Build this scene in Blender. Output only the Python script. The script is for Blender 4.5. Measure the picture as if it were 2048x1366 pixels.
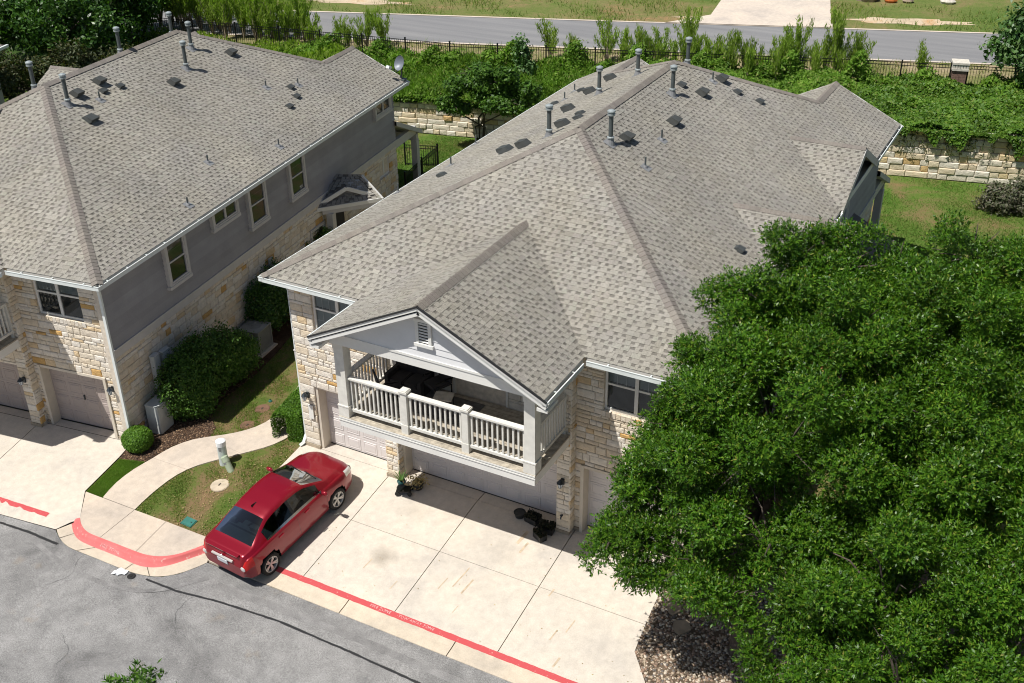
import bpy, math, random
import numpy as np
from mathutils import Vector, Matrix
random.seed(7); rng = np.random.default_rng(7)
SC = bpy.context.scene; COL = SC.collection
for _o in list(bpy.data.objects): bpy.data.objects.remove(_o)

# ------------------------------------------------------------------ camera, sky, sun, exposure
CAM = dict(loc=(17.8528, -20.4605, 18.5551), yaw=-.4959, pitch=.5206, roll=-.012, f=2220.744)
def cam_axes(yaw, pitch, roll):
    cy, sy, cp, sp = math.cos(yaw), math.sin(yaw), math.cos(pitch), math.sin(pitch)
    f = Vector((sy*cp, cy*cp, -sp)); r = Vector((cy, -sy, 0)); u = r.cross(f)
    c, s = math.cos(roll), math.sin(roll)
    return c*r + s*u, -s*r + c*u, f
_r, _u, _f = cam_axes(CAM['yaw'], CAM['pitch'], CAM['roll'])
cd = bpy.data.cameras.new('camera'); co = bpy.data.objects.new('camera', cd); COL.objects.link(co)
_m = Matrix((_r, _u, -_f)).transposed().to_4x4(); _m.translation = Vector(CAM['loc']); co.matrix_world = _m
cd.sensor_width = 36; cd.lens = CAM['f']/2048*36; cd.clip_start = .1; cd.clip_end = 2000
SC.camera = co
SUN_D = Vector((.265, .455, -1)).normalized()
elev = math.asin(-SUN_D.z); azim = math.atan2(-SUN_D.x, -SUN_D.y)
W = bpy.data.worlds.new('World'); SC.world = W; W.use_nodes = True
_nt = W.node_tree; _nt.nodes.clear()
_sky = _nt.nodes.new('ShaderNodeTexSky'); _sky.sky_type = 'NISHITA'; _sky.sun_disc = False
_sky.sun_elevation = elev; _sky.sun_rotation = azim; _sky.altitude = 200; _sky.air_density = 1; _sky.dust_density = 1.2
_bg = _nt.nodes.new('ShaderNodeBackground'); _bg.inputs[1].default_value = .06
_wo = _nt.nodes.new('ShaderNodeOutputWorld'); _nt.links.new(_sky.outputs[0], _bg.inputs[0]); _nt.links.new(_bg.outputs[0], _wo.inputs[0])
sl = bpy.data.lights.new('sun', 'SUN'); so = bpy.data.objects.new('sun', sl); COL.objects.link(so)
sl.energy = 4.9; sl.angle = math.radians(.53); sl.color = (1, .965, .91)
so.rotation_euler = SUN_D.to_track_quat('-Z', 'Y').to_euler(); so.location = (0, -20, 40)
SC.view_settings.view_transform = 'Standard'; SC.view_settings.look = 'None'
SC.view_settings.exposure = .2; SC.view_settings.gamma = 1; SC.view_settings.use_curve_mapping = False
SC.render.engine = 'CYCLES'; SC.cycles.use_denoising = True; SC.cycles.pixel_filter_type = 'BLACKMAN_HARRIS'; SC.cycles.filter_width = 1.05; SC.cycles.max_bounces = 5
SC.cycles.transparent_max_bounces = 8

# ------------------------------------------------------------------ materials
MATS = {}
class N:
    """tiny node-tree helper"""
    def __init__(s, name):
        s.m = bpy.data.materials.new(name); s.m.use_nodes = True; s.t = s.m.node_tree; s.t.nodes.clear()
        s.out = s.t.nodes.new('ShaderNodeOutputMaterial'); s.p = s.t.nodes.new('ShaderNodeBsdfPrincipled')
        s.t.links.new(s.p.outputs[0], s.out.inputs[0]); MATS[name] = s.m
    def n(s, kind, **kw):
        n = s.t.nodes.new('ShaderNode' + kind)
        for k, v in kw.items(): setattr(n, k, v)
        return n
    def l(s, a, b): s.t.links.new(a, b)
    def noise(s, scale, detail=3, rough=.55, coord='Object', vec=None, dist=0):
        n = s.n('TexNoise'); n.inputs['Scale'].default_value = scale; n.inputs['Detail'].default_value = detail
        n.inputs['Roughness'].default_value = rough; n.inputs['Distortion'].default_value = dist
        if vec is None:
            if not hasattr(s, 'tc'): s.tc = s.n('TexCoord')
            vec = s.tc.outputs[coord]
        s.l(vec, n.inputs['Vector']); return n.outputs['Fac']
    def pos(s):
        g = s.n('NewGeometry'); return g.outputs['Position']
    def ramp(s, fac, stops, mode='LINEAR'):
        r = s.n('ValToRGB'); r.color_ramp.interpolation = mode; e = r.color_ramp.elements
        while len(e) < len(stops): e.new(.5)
        for i, (p, c) in enumerate(stops): e[i].position = p; e[i].color = (*c, 1) if len(c) == 3 else c
        s.l(fac, r.inputs[0]); return r.outputs[0]
    def mix(s, a, b, fac, mode='MIX'):
        m = s.n('Mix', data_type='RGBA', blend_type=mode)
        for i, v in ((0, fac), (6, a), (7, b)):
            if hasattr(v, 'is_linked'): s.l(v, m.inputs[i])
            elif i == 0: m.inputs[0].default_value = v
            else: m.inputs[i].default_value = (*v, 1)
        return m.outputs[2]
    def math(s, op, a, b=None, clamp=False):
        m = s.n('Math', operation=op, use_clamp=clamp)
        for i, v in ((0, a), (1, b)):
            if v is None: continue
            if hasattr(v, 'is_linked'): s.l(v, m.inputs[i])
            else: m.inputs[i].default_value = v
        return m.outputs[0]
    def gray(s, fac, lo, hi, p0=0., p1=1.):
        return s.ramp(fac, [(p0, (lo,)*3), (p1, (hi,)*3)])
    def fin(s, col, rough=.7, bump=None, bstr=.3, bdist=.02, metal=0, spec=.5):
        if hasattr(col, 'is_linked'): s.l(col, s.p.inputs['Base Color'])
        else: s.p.inputs['Base Color'].default_value = (*col, 1)
        if hasattr(rough, 'is_linked'): s.l(rough, s.p.inputs['Roughness'])
        else: s.p.inputs['Roughness'].default_value = rough
        s.p.inputs['Metallic'].default_value = metal; s.p.inputs['Specular IOR Level'].default_value = spec
        if bump is not None:
            b = s.n('Bump'); b.inputs['Strength'].default_value = bstr; b.inputs['Distance'].default_value = bdist
            s.l(bump, b.inputs['Height']); s.l(b.outputs[0], s.p.inputs['Normal'])
        return s.m
    def rnd(s):
        """one random number per piece, for joined pieces and for pieces that are objects"""
        g = s.n('NewGeometry'); o = s.n('ObjectInfo')
        return s.math('FRACT', s.math('ADD', g.outputs['Random Per Island'], o.outputs['Random']))

def plain(name, col, rough=.6, metal=0, var=.12, scale=3., spec=.5, bump=0, bscale=60):
    k = N(name); f = k.noise(scale, 4)
    c = k.mix(col, k.gray(f, 1-var*1.6, 1+var, .25, .75), 1., 'MULTIPLY')
    return k.fin(c, rough, k.noise(bscale, 3) if bump else None, bump, .01, metal, spec)

# shingles -----------------------------------------------------------
def shingle_mat(name, stops):
    k = N(name); r = k.rnd()
    c = k.ramp(r, stops, 'LINEAR')
    big = k.noise(.55, 3, coord='Object', vec=k.pos())
    c = k.mix(c, k.ramp(big, [(.3, (.95, .95, .97)), (.7, (1.05, 1.03, .99))]), 1., 'MULTIPLY')
    fine = k.noise(38, 3, .75, vec=k.pos()); st = k.noise(.22, 4, vec=k.pos())
    c = k.mix(c, k.gray(fine, .74, 1.24, .3, .7), 1., 'MULTIPLY'); c = k.mix(c, k.gray(st, .9, 1.08, .35, .65), 1., 'MULTIPLY')
    return k.fin(c, .95, fine, .35, .004, spec=.15)
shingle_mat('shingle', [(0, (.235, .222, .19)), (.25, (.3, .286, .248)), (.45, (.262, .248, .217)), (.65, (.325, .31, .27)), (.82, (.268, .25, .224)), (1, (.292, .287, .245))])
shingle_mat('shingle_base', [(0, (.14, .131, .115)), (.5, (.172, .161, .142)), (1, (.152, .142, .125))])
shingle_mat('ridge', [(0, (.185, .168, .148)), (.4, (.225, .205, .18)), (.7, (.2, .178, .16)), (1, (.245, .225, .195))])
# limestone ----------------------------------------------------------
def stone_mat(name, stops, nscale=9., bstr=.9):
    k = N(name); r = k.rnd(); c = k.ramp(r, stops, 'CONSTANT')
    a = k.noise(nscale, 5, .65, vec=k.pos()); b = k.noise(nscale*4.5, 3, vec=k.pos())
    warm = k.noise(3.2, 3, vec=k.pos())
    c = k.mix(c, (.62, .42, .19), k.gray(warm, 0, .3, .58, .85))
    c = k.mix(c, k.gray(a, .82, 1.08, .3, .7), 1., 'MULTIPLY')
    return k.fin(c, .92, k.math('ADD', a, k.math('MULTIPLY', b, .5)), bstr, .03, spec=.15)
stone_mat('limestone', [(0, (.7, .62, .5)), (.2, (.74, .68, .59)), (.42, (.7, .6, .46)), (.58, (.75, .695, .61)), (.8, (.68, .53, .34)), (.87, (.68, .6, .49)), (.96, (.6, .38, .15))])
stone_mat('wall_block', [(0, (.7, .6, .43)), (.22, (.73, .66, .53)), (.45, (.68, .54, .32)), (.6, (.74, .68, .57)), (.8, (.68, .57, .4)), (.95, (.6, .42, .2))], 5., 1.)
plain('mortar', (.66, .585, .485), .95, var=.15, scale=8)
plain('foundation', (.36, .3, .22), .9, var=.25, scale=5)
# paints, metals, glass ----------------------------------------------
plain('white_paint', (.74, .73, .69), .55, var=.05, scale=2)
plain('rail_paint', (.7, .68, .62), .55, var=.08, scale=6)
plain('gutter_white', (.7, .74, .72), .4, var=.06)
plain('trim_beige', (.6, .54, .45), .6, var=.06)
plain('gable_siding', (.7, .7, .705), .6, var=.04)
k = N('house_siding'); r = k.rnd(); b = k.noise(1.2, 4, vec=k.pos()); f = k.noise(30, 3, vec=k.pos()); k.fin(k.mix(k.mix((.325, .316, .322), k.gray(r, .91, 1.07), 1., 'MULTIPLY'), k.gray(k.math('ADD', k.math('MULTIPLY', b, .7), k.math('MULTIPLY', f, .3)), .86, 1.12, .3, .7), 1., 'MULTIPLY'), .7)
plain('house_trim', (.55, .53, .51), .65, var=.05)
plain('garage_paint', (.62, .58, .565), .5, var=.05, scale=1.2)
plain('garage_taupe', (.38, .32, .295), .5, var=.05, scale=1.2)
plain('soffit', (.6, .57, .52), .7)
plain('vent_grey', (.085, .1, .1), .5, metal=.1, var=.12, scale=9)
plain('vent_cap', (.36, .4, .4), .4, metal=.3)
plain('roof_vent', (.055, .06, .058), .55, var=.2, scale=6)
plain('roof_vent_grey', (.055, .058, .054), .6, var=.15, scale=6)
plain('flashing', (.22, .225, .23), .6, metal=.1, var=.15)
plain('drip_edge', (.02, .02, .02), .6)
plain('gutter_inside', (.035, .033, .03), .9, var=.3, scale=12)
plain('black_metal', (.015, .015, .016), .4, metal=.5)
plain('dark_interior', (.012, .012, .013), .8)
plain('blind_dim', (.045, .052, .052), .7, var=.1)
plain('blind', (.42, .45, .42), .7, var=.1)
plain('screen', (.022, .024, .024), .8)
plain('lamp_metal', (.05, .06, .07), .4, metal=.6)
plain('frost_glass', (.5, .55, .6), .2)
plain('deck_wood', (.43, .38, .3), .85, var=.3, scale=7)
plain('cushion_dark', (.035, .033, .034), .8, var=.2)
plain('rug', (.16, .15, .14), .95, var=.3, scale=8)
plain('utility_box', (.5, .52, .51), .5, var=.08)
plain('utility_post', (.55, .6, .58), .5, var=.1)
plain('utility_green', (.36, .42, .3), .55, var=.1)
plain('valve_green', (.03, .16, .13), .55, var=.15, scale=9)
plain('lid_brown', (.17, .09, .055), .85, var=.25, scale=7)
plain('lid_tan', (.5, .42, .31), .85, var=.15, scale=5, bump=.2)
plain('ac_metal', (.27, .275, .26), .5, var=.08)
plain('dish_grey', (.17, .19, .225), .45, metal=.1, var=.06)
plain('terracotta', (.3, .09, .04), .8, var=.15)
plain('teal_pot', (.03, .1, .1), .35)
plain('black_pot', (.02, .022, .022), .5)
plain('bark', (.09, .07, .055), .95, var=.4, scale=14, bump=.6, bscale=25)
plain('dry_twig', (.3, .25, .18), .95, var=.3, scale=9)
plain('pale_stone', (.6, .56, .48), .9, var=.2, scale=6, bump=.5, bscale=14)
plain('flagstone', (.3, .24, .17), .95, var=.25, scale=3, bump=.5, bscale=9)
plain('brick_brown', (.2, .12, .09), .9, var=.3, scale=14)
plain('plastic_white', (.8, .82, .84), .3, var=.1)
def glass_mat(name, tint, a, fk=.9):
    k = N(name); k.t.nodes.remove(k.p)
    g = k.n('BsdfGlossy'); g.inputs['Roughness'].default_value = .03; g.inputs[0].default_value = (.9, .95, 1, 1)
    tr = k.n('BsdfTransparent'); tr.inputs[0].default_value = (*tint, 1)
    fr = k.n('Fresnel'); fr.inputs[0].default_value = 1.5
    f = k.math('ADD', k.math('MULTIPLY', fr.outputs[0], fk), a, True)
    mx = k.n('MixShader'); k.l(f, mx.inputs[0]); k.l(tr.outputs[0], mx.inputs[1]); k.l(g.outputs[0], mx.inputs[2])
    k.l(mx.outputs[0], k.out.inputs[0])
glass_mat('glass', (.76, .79, .79), .03)
glass_mat('car_glass', (.3, .38, .37), .03, .6)
glass_mat('car_glass_dark', (.2, .26, .28), .02, .5)
# car ----------------------------------------------------------------
k = N('car_red'); fl = k.noise(900, 1); k.fin(k.mix((.2, .001, .009), (.27, .003, .016), fl), .32, metal=.3, spec=.4)
k.p.inputs['Coat Weight'].default_value = .6; k.p.inputs['Coat Roughness'].default_value = .04
plain('tyre', (.012, .012, .012), .8); plain('alloy', (.62, .6, .57), .35, metal=.35, var=.05); plain('chrome', (.7, .7, .7), .12, metal=1)
plain('tail_red', (.55, .012, .012), .12); plain('lamp_clear', (.75, .74, .72), .1, metal=.3); plain('car_black', (.015, .015, .016), .35)
plain('seat_grey', (.11, .11, .115), .8); plain('plate', (.6, .62, .66), .4); plain('car_silver', (.55, .56, .57), .3, metal=.4)
plain('orange_plastic', (.5, .14, .03), .5)
# ground -------------------------------------------------------------
def concrete(name, base, stain=None):
    k = N(name); p = k.pos()
    a = k.noise(.55, 5, .6, vec=p, dist=.6); b = k.noise(5, 4, vec=p); c = k.noise(34, 3, .75, vec=p)
    col = k.mix(base, k.ramp(a, [(.28, (.8, .81, .83)), (.48, (.96, .96, .95)), (.7, (1.07, 1.05, 1.01))]), 1., 'MULTIPLY')
    col = k.mix(col, k.gray(b, .9, 1.06, .3, .7), 1., 'MULTIPLY'); col = k.mix(col, k.gray(c, .9, 1.09, .3, .7), 1., 'MULTIPLY')
    rust = k.noise(1.5, 6, .75, vec=p, dist=2.2)
    col = k.mix(col, (.42, .25, .1), k.gray(rust, 0, .5, .66, .82))
    if stain:
        for (sx, sy, rad, dens) in stain:
            d = k.n('VectorMath', operation='DISTANCE'); k.l(p, d.inputs[0]); d.inputs[1].default_value = (sx, sy, -.4)
            w = k.math('ADD', d.outputs['Value'], k.math('MULTIPLY', k.noise(3.5, 4, vec=p), rad*1.1))
            col = k.mix(col, (.16, .13, .09), k.ramp(w, [(0, (dens,)*3), (min(.98, rad*1.9), (0, 0, 0))]))
    return k.fin(col, .9, c, .12, .004, spec=.2)
concrete('concrete', (.57, .515, .445), [(4.45, -2.78, .34, .75), (7.2, -1.3, .6, .25), (4.3, -1.0, .5, .4), (5.4, -.9, .5, .25)])
concrete('concrete_walk', (.55, .47, .39)); concrete('concrete_gutter', (.55, .475, .38)); concrete('concrete_road', (.6, .52, .44))
plain('joint_dark', (.05, .04, .03), .95)
k = N('asphalt'); p = k.pos()
a = k.noise(.42, 6, .62, vec=p, dist=1.1); b = k.noise(36, 3, .85, vec=p); c2 = k.noise(3, 4, vec=p); w3 = k.noise(1.4, 5, vec=p)
col = k.ramp(a, [(.3, (.13, .128, .125)), (.42, (.2, .196, .191)), (.55, (.248, .243, .236)), (.68, (.272, .266, .258)), (.8, (.215, .21, .204))])
col = k.mix(col, k.gray(c2, .86, 1.1, .3, .7), 1., 'MULTIPLY'); col = k.mix(col, k.gray(b, .55, 1.5, .32, .7), 1., 'MULTIPLY')
col = k.mix(col, (.3, .22, .13), k.gray(w3, 0, .35, .64, .8)); k.fin(col, .93, b, .4, .006, spec=.2)
k = N('asphalt_far'); p = k.pos(); mp = k.n('Mapping'); k.l(p, mp.inputs[0]); mp.inputs['Rotation'].default_value = (0, 0, -.31); mp.inputs['Scale'].default_value = (.06, .9, 1)
st = k.noise(1.6, 4, vec=mp.outputs[0]); b = k.noise(40, 2, .8, vec=p)
k.fin(k.mix(k.ramp(st, [(.3, (.17, .17, .175)), (.7, (.235, .232, .23))]), k.gray(b, .85, 1.15, .3, .7), 1., 'MULTIPLY'), .9)
k = N('asphalt_dark'); p = k.pos(); b = k.noise(36, 3, .85, vec=p); c2 = k.noise(2.5, 4, vec=p); k.fin(k.mix((.2, .195, .19), k.gray(k.math('ADD', k.math('MULTIPLY', b, .6), k.math('MULTIPLY', c2, .4)), .55, 1.5, .35, .65), 1., 'MULTIPLY'), .93)
k = N('tar'); k.fin((.022, .022, .023), .55)
k = N('red_paint'); p = k.pos(); wr = k.noise(16, 5, .75, vec=p); k.fin(k.mix((.47, .06, .065), (.58, .36, .3), k.gray(wr, 0, .9, .6, .7)), .75)
k = N('curb_paint'); p = k.pos(); wr = k.noise(11, 5, .75, vec=p); w2 = k.noise(3, 4, vec=p); k.fin(k.mix(k.mix((.52, .09, .09), (.6, .17, .16), w2), (.62, .45, .38), k.gray(wr, 0, .9, .6, .68)), .75)
k = N('stencil_white'); p = k.pos(); wr = k.noise(22, 5, .75, vec=p); k.fin(k.mix((.72, .55, .52), (.62, .13, .13), k.gray(wr, .1, .95, .44, .6)), .75)
def ground(name, cols, scale=.8, fine=22, bstr=.5):
    k = N(name); p = k.pos(); a = k.noise(scale, 6, .65, vec=p, dist=.5); f = k.noise(fine, 5, .7, vec=p); h = k.noise(fine*7, 2, .7, vec=p)
    w = k.math('ADD', k.math('MULTIPLY', a, .7), k.math('MULTIPLY', f, .3))
    col = k.ramp(w, cols); col = k.mix(col, k.gray(h, .7, 1.3, .3, .7), 1., 'MULTIPLY')
    return k.fin(col, .97, k.math('ADD', f, k.math('MULTIPLY', h, .5)), bstr, .03, spec=.1)
ground('lawn_soil', [(.34, (.055, .1, .016)), (.46, (.1, .13, .03)), (.55, (.17, .12, .06)), (.66, (.24, .15, .085))])
ground('back_lawn', [(.34, (.05, .12, .015)), (.48, (.09, .15, .026)), (.58, (.16, .14, .055)), (.68, (.22, .135, .07))], .5, 9)
ground('mulch', [(.35, (.03, .017, .01)), (.5, (.075, .042, .025)), (.65, (.14, .085, .05))], 3, 30, 1.)
ground('verge', [(.36, (.1, .14, .035)), (.47, (.19, .18, .075)), (.58, (.34, .27, .17)), (.7, (.52, .42, .31))], .35, 6)
ground('far_field', [(.36, (.085, .135, .03)), (.48, (.125, .155, .042)), (.58, (.19, .165, .07)), (.68, (.33, .19, .1))], .16, 3.)
ground('bank_soil', [(.35, (.02, .05, .01)), (.6, (.05, .085, .02))], 1., 12)
ground('bed_soil', [(.35, (.06, .045, .03)), (.6, (.15, .11, .075))], 2., 20)
ground('pale_dirt', [(.35, (.42, .34, .23)), (.5, (.55, .45, .32)), (.65, (.46, .27, .12))], .5, 5)
# foliage ------------------------------------------------------------
def leaf_mat(name, stops, rough=.42, trans=.22, spec=.45):
    k = N(name); r = k.rnd(); c = k.ramp(r, stops); big = k.noise(.9, 3, vec=k.pos())
    c = k.mix(c, k.gray(big, .75, 1.22, .3, .7), 1., 'MULTIPLY')
    k.fin(c, rough, spec=spec)
    t = k.n('BsdfTranslucent'); k.l(k.mix(c, (1.3, 1.5, .5), 1., 'MULTIPLY'), t.inputs[0])
    mx = k.n('MixShader'); mx.inputs[0].default_value = trans
    k.l(k.p.outputs[0], mx.inputs[1]); k.l(t.outputs[0], mx.inputs[2]); k.l(mx.outputs[0], k.out.inputs[0])
leaf_mat('oak_leaf', [(0, (.024, .078, .005)), (.5, (.058, .15, .008)), (.85, (.1, .205, .014)), (.97, (.17, .26, .025)), (1, (.22, .2, .04))], .4, .26, .32)
leaf_mat('dark_leaf', [(0, (.022, .066, .01)), (.6, (.046, .12, .014)), (1, (.09, .18, .025))], .4, .25)
leaf_mat('dull_leaf', [(0, (.03, .05, .014)), (.6, (.055, .075, .02)), (1, (.1, .085, .03))], .6)
leaf_mat('shrub_leaf', [(0, (.034, .09, .01)), (.6, (.065, .15, .015)), (1, (.115, .21, .028))], .5, .22, .35)
leaf_mat('hedge_leaf', [(0, (.05, .13, .008)), (.6, (.09, .2, .014)), (1, (.14, .26, .025))], .55, .28, .3)
leaf_mat('bank_blade', [(0, (.08, .17, .014)), (.6, (.13, .25, .024)), (.92, (.19, .3, .045)), (1, (.3, .28, .1))], .6, .35, .25)
leaf_mat('wispy_leaf', [(0, (.15, .24, .03)), (.6, (.24, .35, .05)), (1, (.34, .43, .1))], .6, .45, .15)
leaf_mat('ivy_leaf', [(0, (.048, .12, .01)), (.5, (.09, .19, .016)), (.9, (.135, .235, .024)), (1, (.18, .21, .05))], .55, .28, .35)
leaf_mat('young_leaf', [(0, (.05, .12, .03)), (.6, (.08, .17, .04)), (1, (.14, .22, .07))], .45)
leaf_mat('grass_blade', [(0, (.07, .15, .012)), (.55, (.12, .2, .022)), (.8, (.18, .22, .04)), (1, (.3, .24, .1))], .65, .25, .2)
leaf_mat('lawn_bright', [(0, (.06, .14, .014)), (.55, (.095, .185, .022)), (.85, (.15, .2, .04)), (1, (.25, .19, .09))], .65, .22, .2)
leaf_mat('purple_leaf', [(0, (.06, .08, .035)), (.5, (.11, .12, .06)), (1, (.2, .165, .14))], .6)
plain('tan_stain', (.5, .4, .285), .9, var=.2, scale=9)
plain('porch_stucco', (.68, .64, .57), .9, var=.08, scale=8)
leaf_mat('orange_leaf', [(0, (.4, .16, .04)), (1, (.6, .32, .1))], .6)
leaf_mat('withered_leaf', [(0, (.012, .016, .008)), (.7, (.03, .035, .015)), (1, (.07, .05, .03))], .7)
leaf_mat('dry_leaf', [(0, (.3, .22, .1)), (1, (.5, .4, .2))], .7)
k = N('pebble'); r = k.rnd(); a = k.noise(30, 2, vec=k.pos())
k.fin(k.mix(k.ramp(r, [(0, (.4, .32, .23)), (.25, (.22, .155, .11)), (.45, (.55, .48, .38)), (.65, (.3, .2, .14)), (.8, (.15, .13, .115)), (1, (.42, .33, .23))], 'CONSTANT'), k.gray(a, .8, 1.15), 1., 'MULTIPLY'), .85)
k = N('chip'); r = k.rnd(); k.fin(k.ramp(r, [(0, (.03, .018, .01)), (.5, (.075, .042, .024)), (.85, (.15, .09, .05)), (1, (.3, .2, .12))]), .95)

# ------------------------------------------------------------------ mesh helpers
class MB:
    def __init__(s): s.v = []; s.f = []; s.mi = []
    def add(s, vs, fs, mi=0):
        b = len(s.v); s.v += [tuple(v) for v in vs]
        for f in fs: s.f.append(tuple(b+i for i in f)); s.mi.append(mi)
        return s
    def box(s, x0, x1, y0, y1, z0, z1, mi=0):
        return s.add([(x0,y0,z0),(x1,y0,z0),(x1,y1,z0),(x0,y1,z0),(x0,y0,z1),(x1,y0,z1),(x1,y1,z1),(x0,y1,z1)],
                     [(0,3,2,1),(4,5,6,7),(0,1,5,4),(1,2,6,5),(2,3,7,6),(3,0,4,7)], mi)
    def obox(s, c, a, b, d, mi=0):
        """box centred at c with half-axis vectors a, b, d"""
        c, a, b, d = map(Vector, (c, a, b, d))
        vs = [c+i*a+j*b+k*d for k in (-1, 1) for j in (-1, 1) for i in (-1, 1)]
        return s.add(vs, [(0,2,3,1),(4,5,7,6),(0,1,5,4),(1,3,7,5),(3,2,6,7),(2,0,4,6)], mi)
    def bar(s, p, q, w, h, up=(0,0,1), mi=0):
        p, q = Vector(p), Vector(q); d = (q-p)/2; n = d.normalized(); u = Vector(up); sd = n.cross(u).normalized(); u = sd.cross(n)
        return s.obox((p+q)/2, d, sd*w/2, u*h/2, mi)
    def tube(s, pts, rad, n=8, mi=0, cap=True):
        pts = [Vector(p) for p in pts]; rr = rad if hasattr(rad, '__len__') else [rad]*len(pts); rings = []
        for i, p in enumerate(pts):
            t = (pts[min(i+1, len(pts)-1)]-pts[max(i-1, 0)]).normalized()
            a = t.orthogonal().normalized() if abs(t.z) > .99 else t.cross(Vector((0,0,1))).normalized(); b = t.cross(a)
            rings.append([p+rr[i]*(math.cos(2*math.pi*j/n)*a+math.sin(2*math.pi*j/n)*b) for j in range(n)])
        vs = [v for r in rings for v in r]; fs = []
        for i in range(len(pts)-1):
            for j in range(n): fs.append((i*n+j, i*n+(j+1) % n, (i+1)*n+(j+1) % n, (i+1)*n+j))
        if cap: fs += [tuple(range(n))[::-1], tuple((len(pts)-1)*n+j for j in range(n))]
        return s.add(vs, fs, mi)
    def lathe(s, prof, c=(0,0,0), n=16, mi=0, cap=True):
        c = Vector(c); vs = []; fs = []
        for r, z in prof:
            for j in range(n): vs.append(c+Vector((r*math.cos(2*math.pi*j/n), r*math.sin(2*math.pi*j/n), z)))
        for i in range(len(prof)-1):
            for j in range(n): fs.append((i*n+j, i*n+(j+1) % n, (i+1)*n+(j+1) % n, (i+1)*n+j))
        if cap and prof[0][0] > 1e-4: fs.append(tuple(range(n))[::-1])
        if cap and prof[-1][0] > 1e-4: fs.append(tuple((len(prof)-1)*n+j for j in range(n)))
        return s.add(vs, fs, mi)
    def slab(s, poly, z, t, mi=0):
        """horizontal or draped polygon with thickness t downwards; z number or function"""
        zf = z if callable(z) else (lambda x, y: z); n = len(poly)
        vs = [(x, y, zf(x, y)) for x, y in poly]+[(x, y, zf(x, y)-t) for x, y in poly]
        a = sum(poly[i][0]*poly[(i+1) % n][1]-poly[(i+1) % n][0]*poly[i][1] for i in range(n))
        if a > 0: fs = [tuple(range(n)), tuple(range(n, 2*n))[::-1]]+[(i, i+n, (i+1) % n+n, (i+1) % n) for i in range(n)]
        else: fs = [tuple(range(n))[::-1], tuple(range(n, 2*n))]+[(i, (i+1) % n, (i+1) % n+n, i+n) for i in range(n)]
        return s.add(vs, fs, mi)
    def mesh(s, name, mats, M=None, smooth=False):
        me = bpy.data.meshes.new(name)
        vs = s.v if M is None else [tuple(M @ Vector(v)) for v in s.v]
        me.from_pydata(vs, [], s.f)
        for m in (mats if isinstance(mats, (list, tuple)) else [mats]): me.materials.append(MATS[m])
        if isinstance(mats, (list, tuple)) and len(mats) > 1: me.polygons.foreach_set('material_index', s.mi)
        if smooth: me.polygons.foreach_set('use_smooth', [True]*len(s.f))
        me.update(); return me
    def build(s, name, mats, parent=None, M=None, smooth=False, **tags):
        return link(name, s.mesh(name, mats, M, smooth), parent, **tags)
def link(name, data, parent=None, M=None, label=None, cat=None, group=None, kind=None):
    o = bpy.data.objects.new(name, data); COL.objects.link(o)
    if parent is not None: o.parent = parent
    if M is not None: o.matrix_local = M
    if label: o['label'] = label
    if cat: o['category'] = cat
    if group: o['group'] = group
    if kind: o['kind'] = kind
    return o
def empty(name, loc=(0,0,0), rz=0, **tags):
    o = link(name, None, **tags); o.location = loc; o.rotation_euler = (0, 0, rz); o.empty_display_size = .2; return o
def np_mesh(name, V, F, mat, smooth=False):
    """V (n,3) float, F (m,k) int, all faces k-gons"""
    me = bpy.data.meshes.new(name); n, m, k = len(V), len(F), F.shape[1]
    me.vertices.add(n); me.vertices.foreach_set('co', np.ascontiguousarray(V, np.float32).ravel())
    me.loops.add(m*k); me.loops.foreach_set('vertex_index', np.ascontiguousarray(F, np.int32).ravel())
    me.polygons.add(m); me.polygons.foreach_set('loop_start', np.arange(0, m*k, k, dtype=np.int32))
    me.polygons.foreach_set('loop_total', np.full(m, k, np.int32))
    if smooth: me.polygons.foreach_set('use_smooth', np.ones(m, bool))
    for mm in (mat if isinstance(mat, (list, tuple)) else [mat]): me.materials.append(MATS[mm])
    me.update(calc_edges=True); return me
def copy_tree(o, parent=None):
    c = o.copy(); COL.objects.link(c); c.parent = parent
    for ch in list(o.children): copy_tree(ch, c)
    return c
def unit(a): return a/np.maximum(np.linalg.norm(a, axis=1, keepdims=True), 1e-9)
def leaves(name, P, Nrm, size, mat, aspect=2.0, jit=.9, parent=None, sizevar=.35, **tags):
    """one small bent leaf face (rhombus of 4 verts) at each point P, roughly facing Nrm"""
    n = len(P); Nn = unit(Nrm + rng.normal(0, jit, (n, 3))); a = unit(np.cross(Nn, rng.normal(0, 1, (n, 3)))); b = np.cross(Nn, a)
    sz = (size*(1+rng.uniform(-sizevar, sizevar, n)))[:, None]; L = a*sz*aspect/2; Wd = b*sz/2
    V = np.empty((n, 4, 3)); V[:, 0] = P-L; V[:, 1] = P+Wd-L*.1; V[:, 2] = P+L-Nn*sz*.25; V[:, 3] = P-Wd-L*.1
    F = np.arange(n*4).reshape(n, 4)
    return link(name, np_mesh(name, V.reshape(-1, 3), F, mat), parent, **tags)
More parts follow.
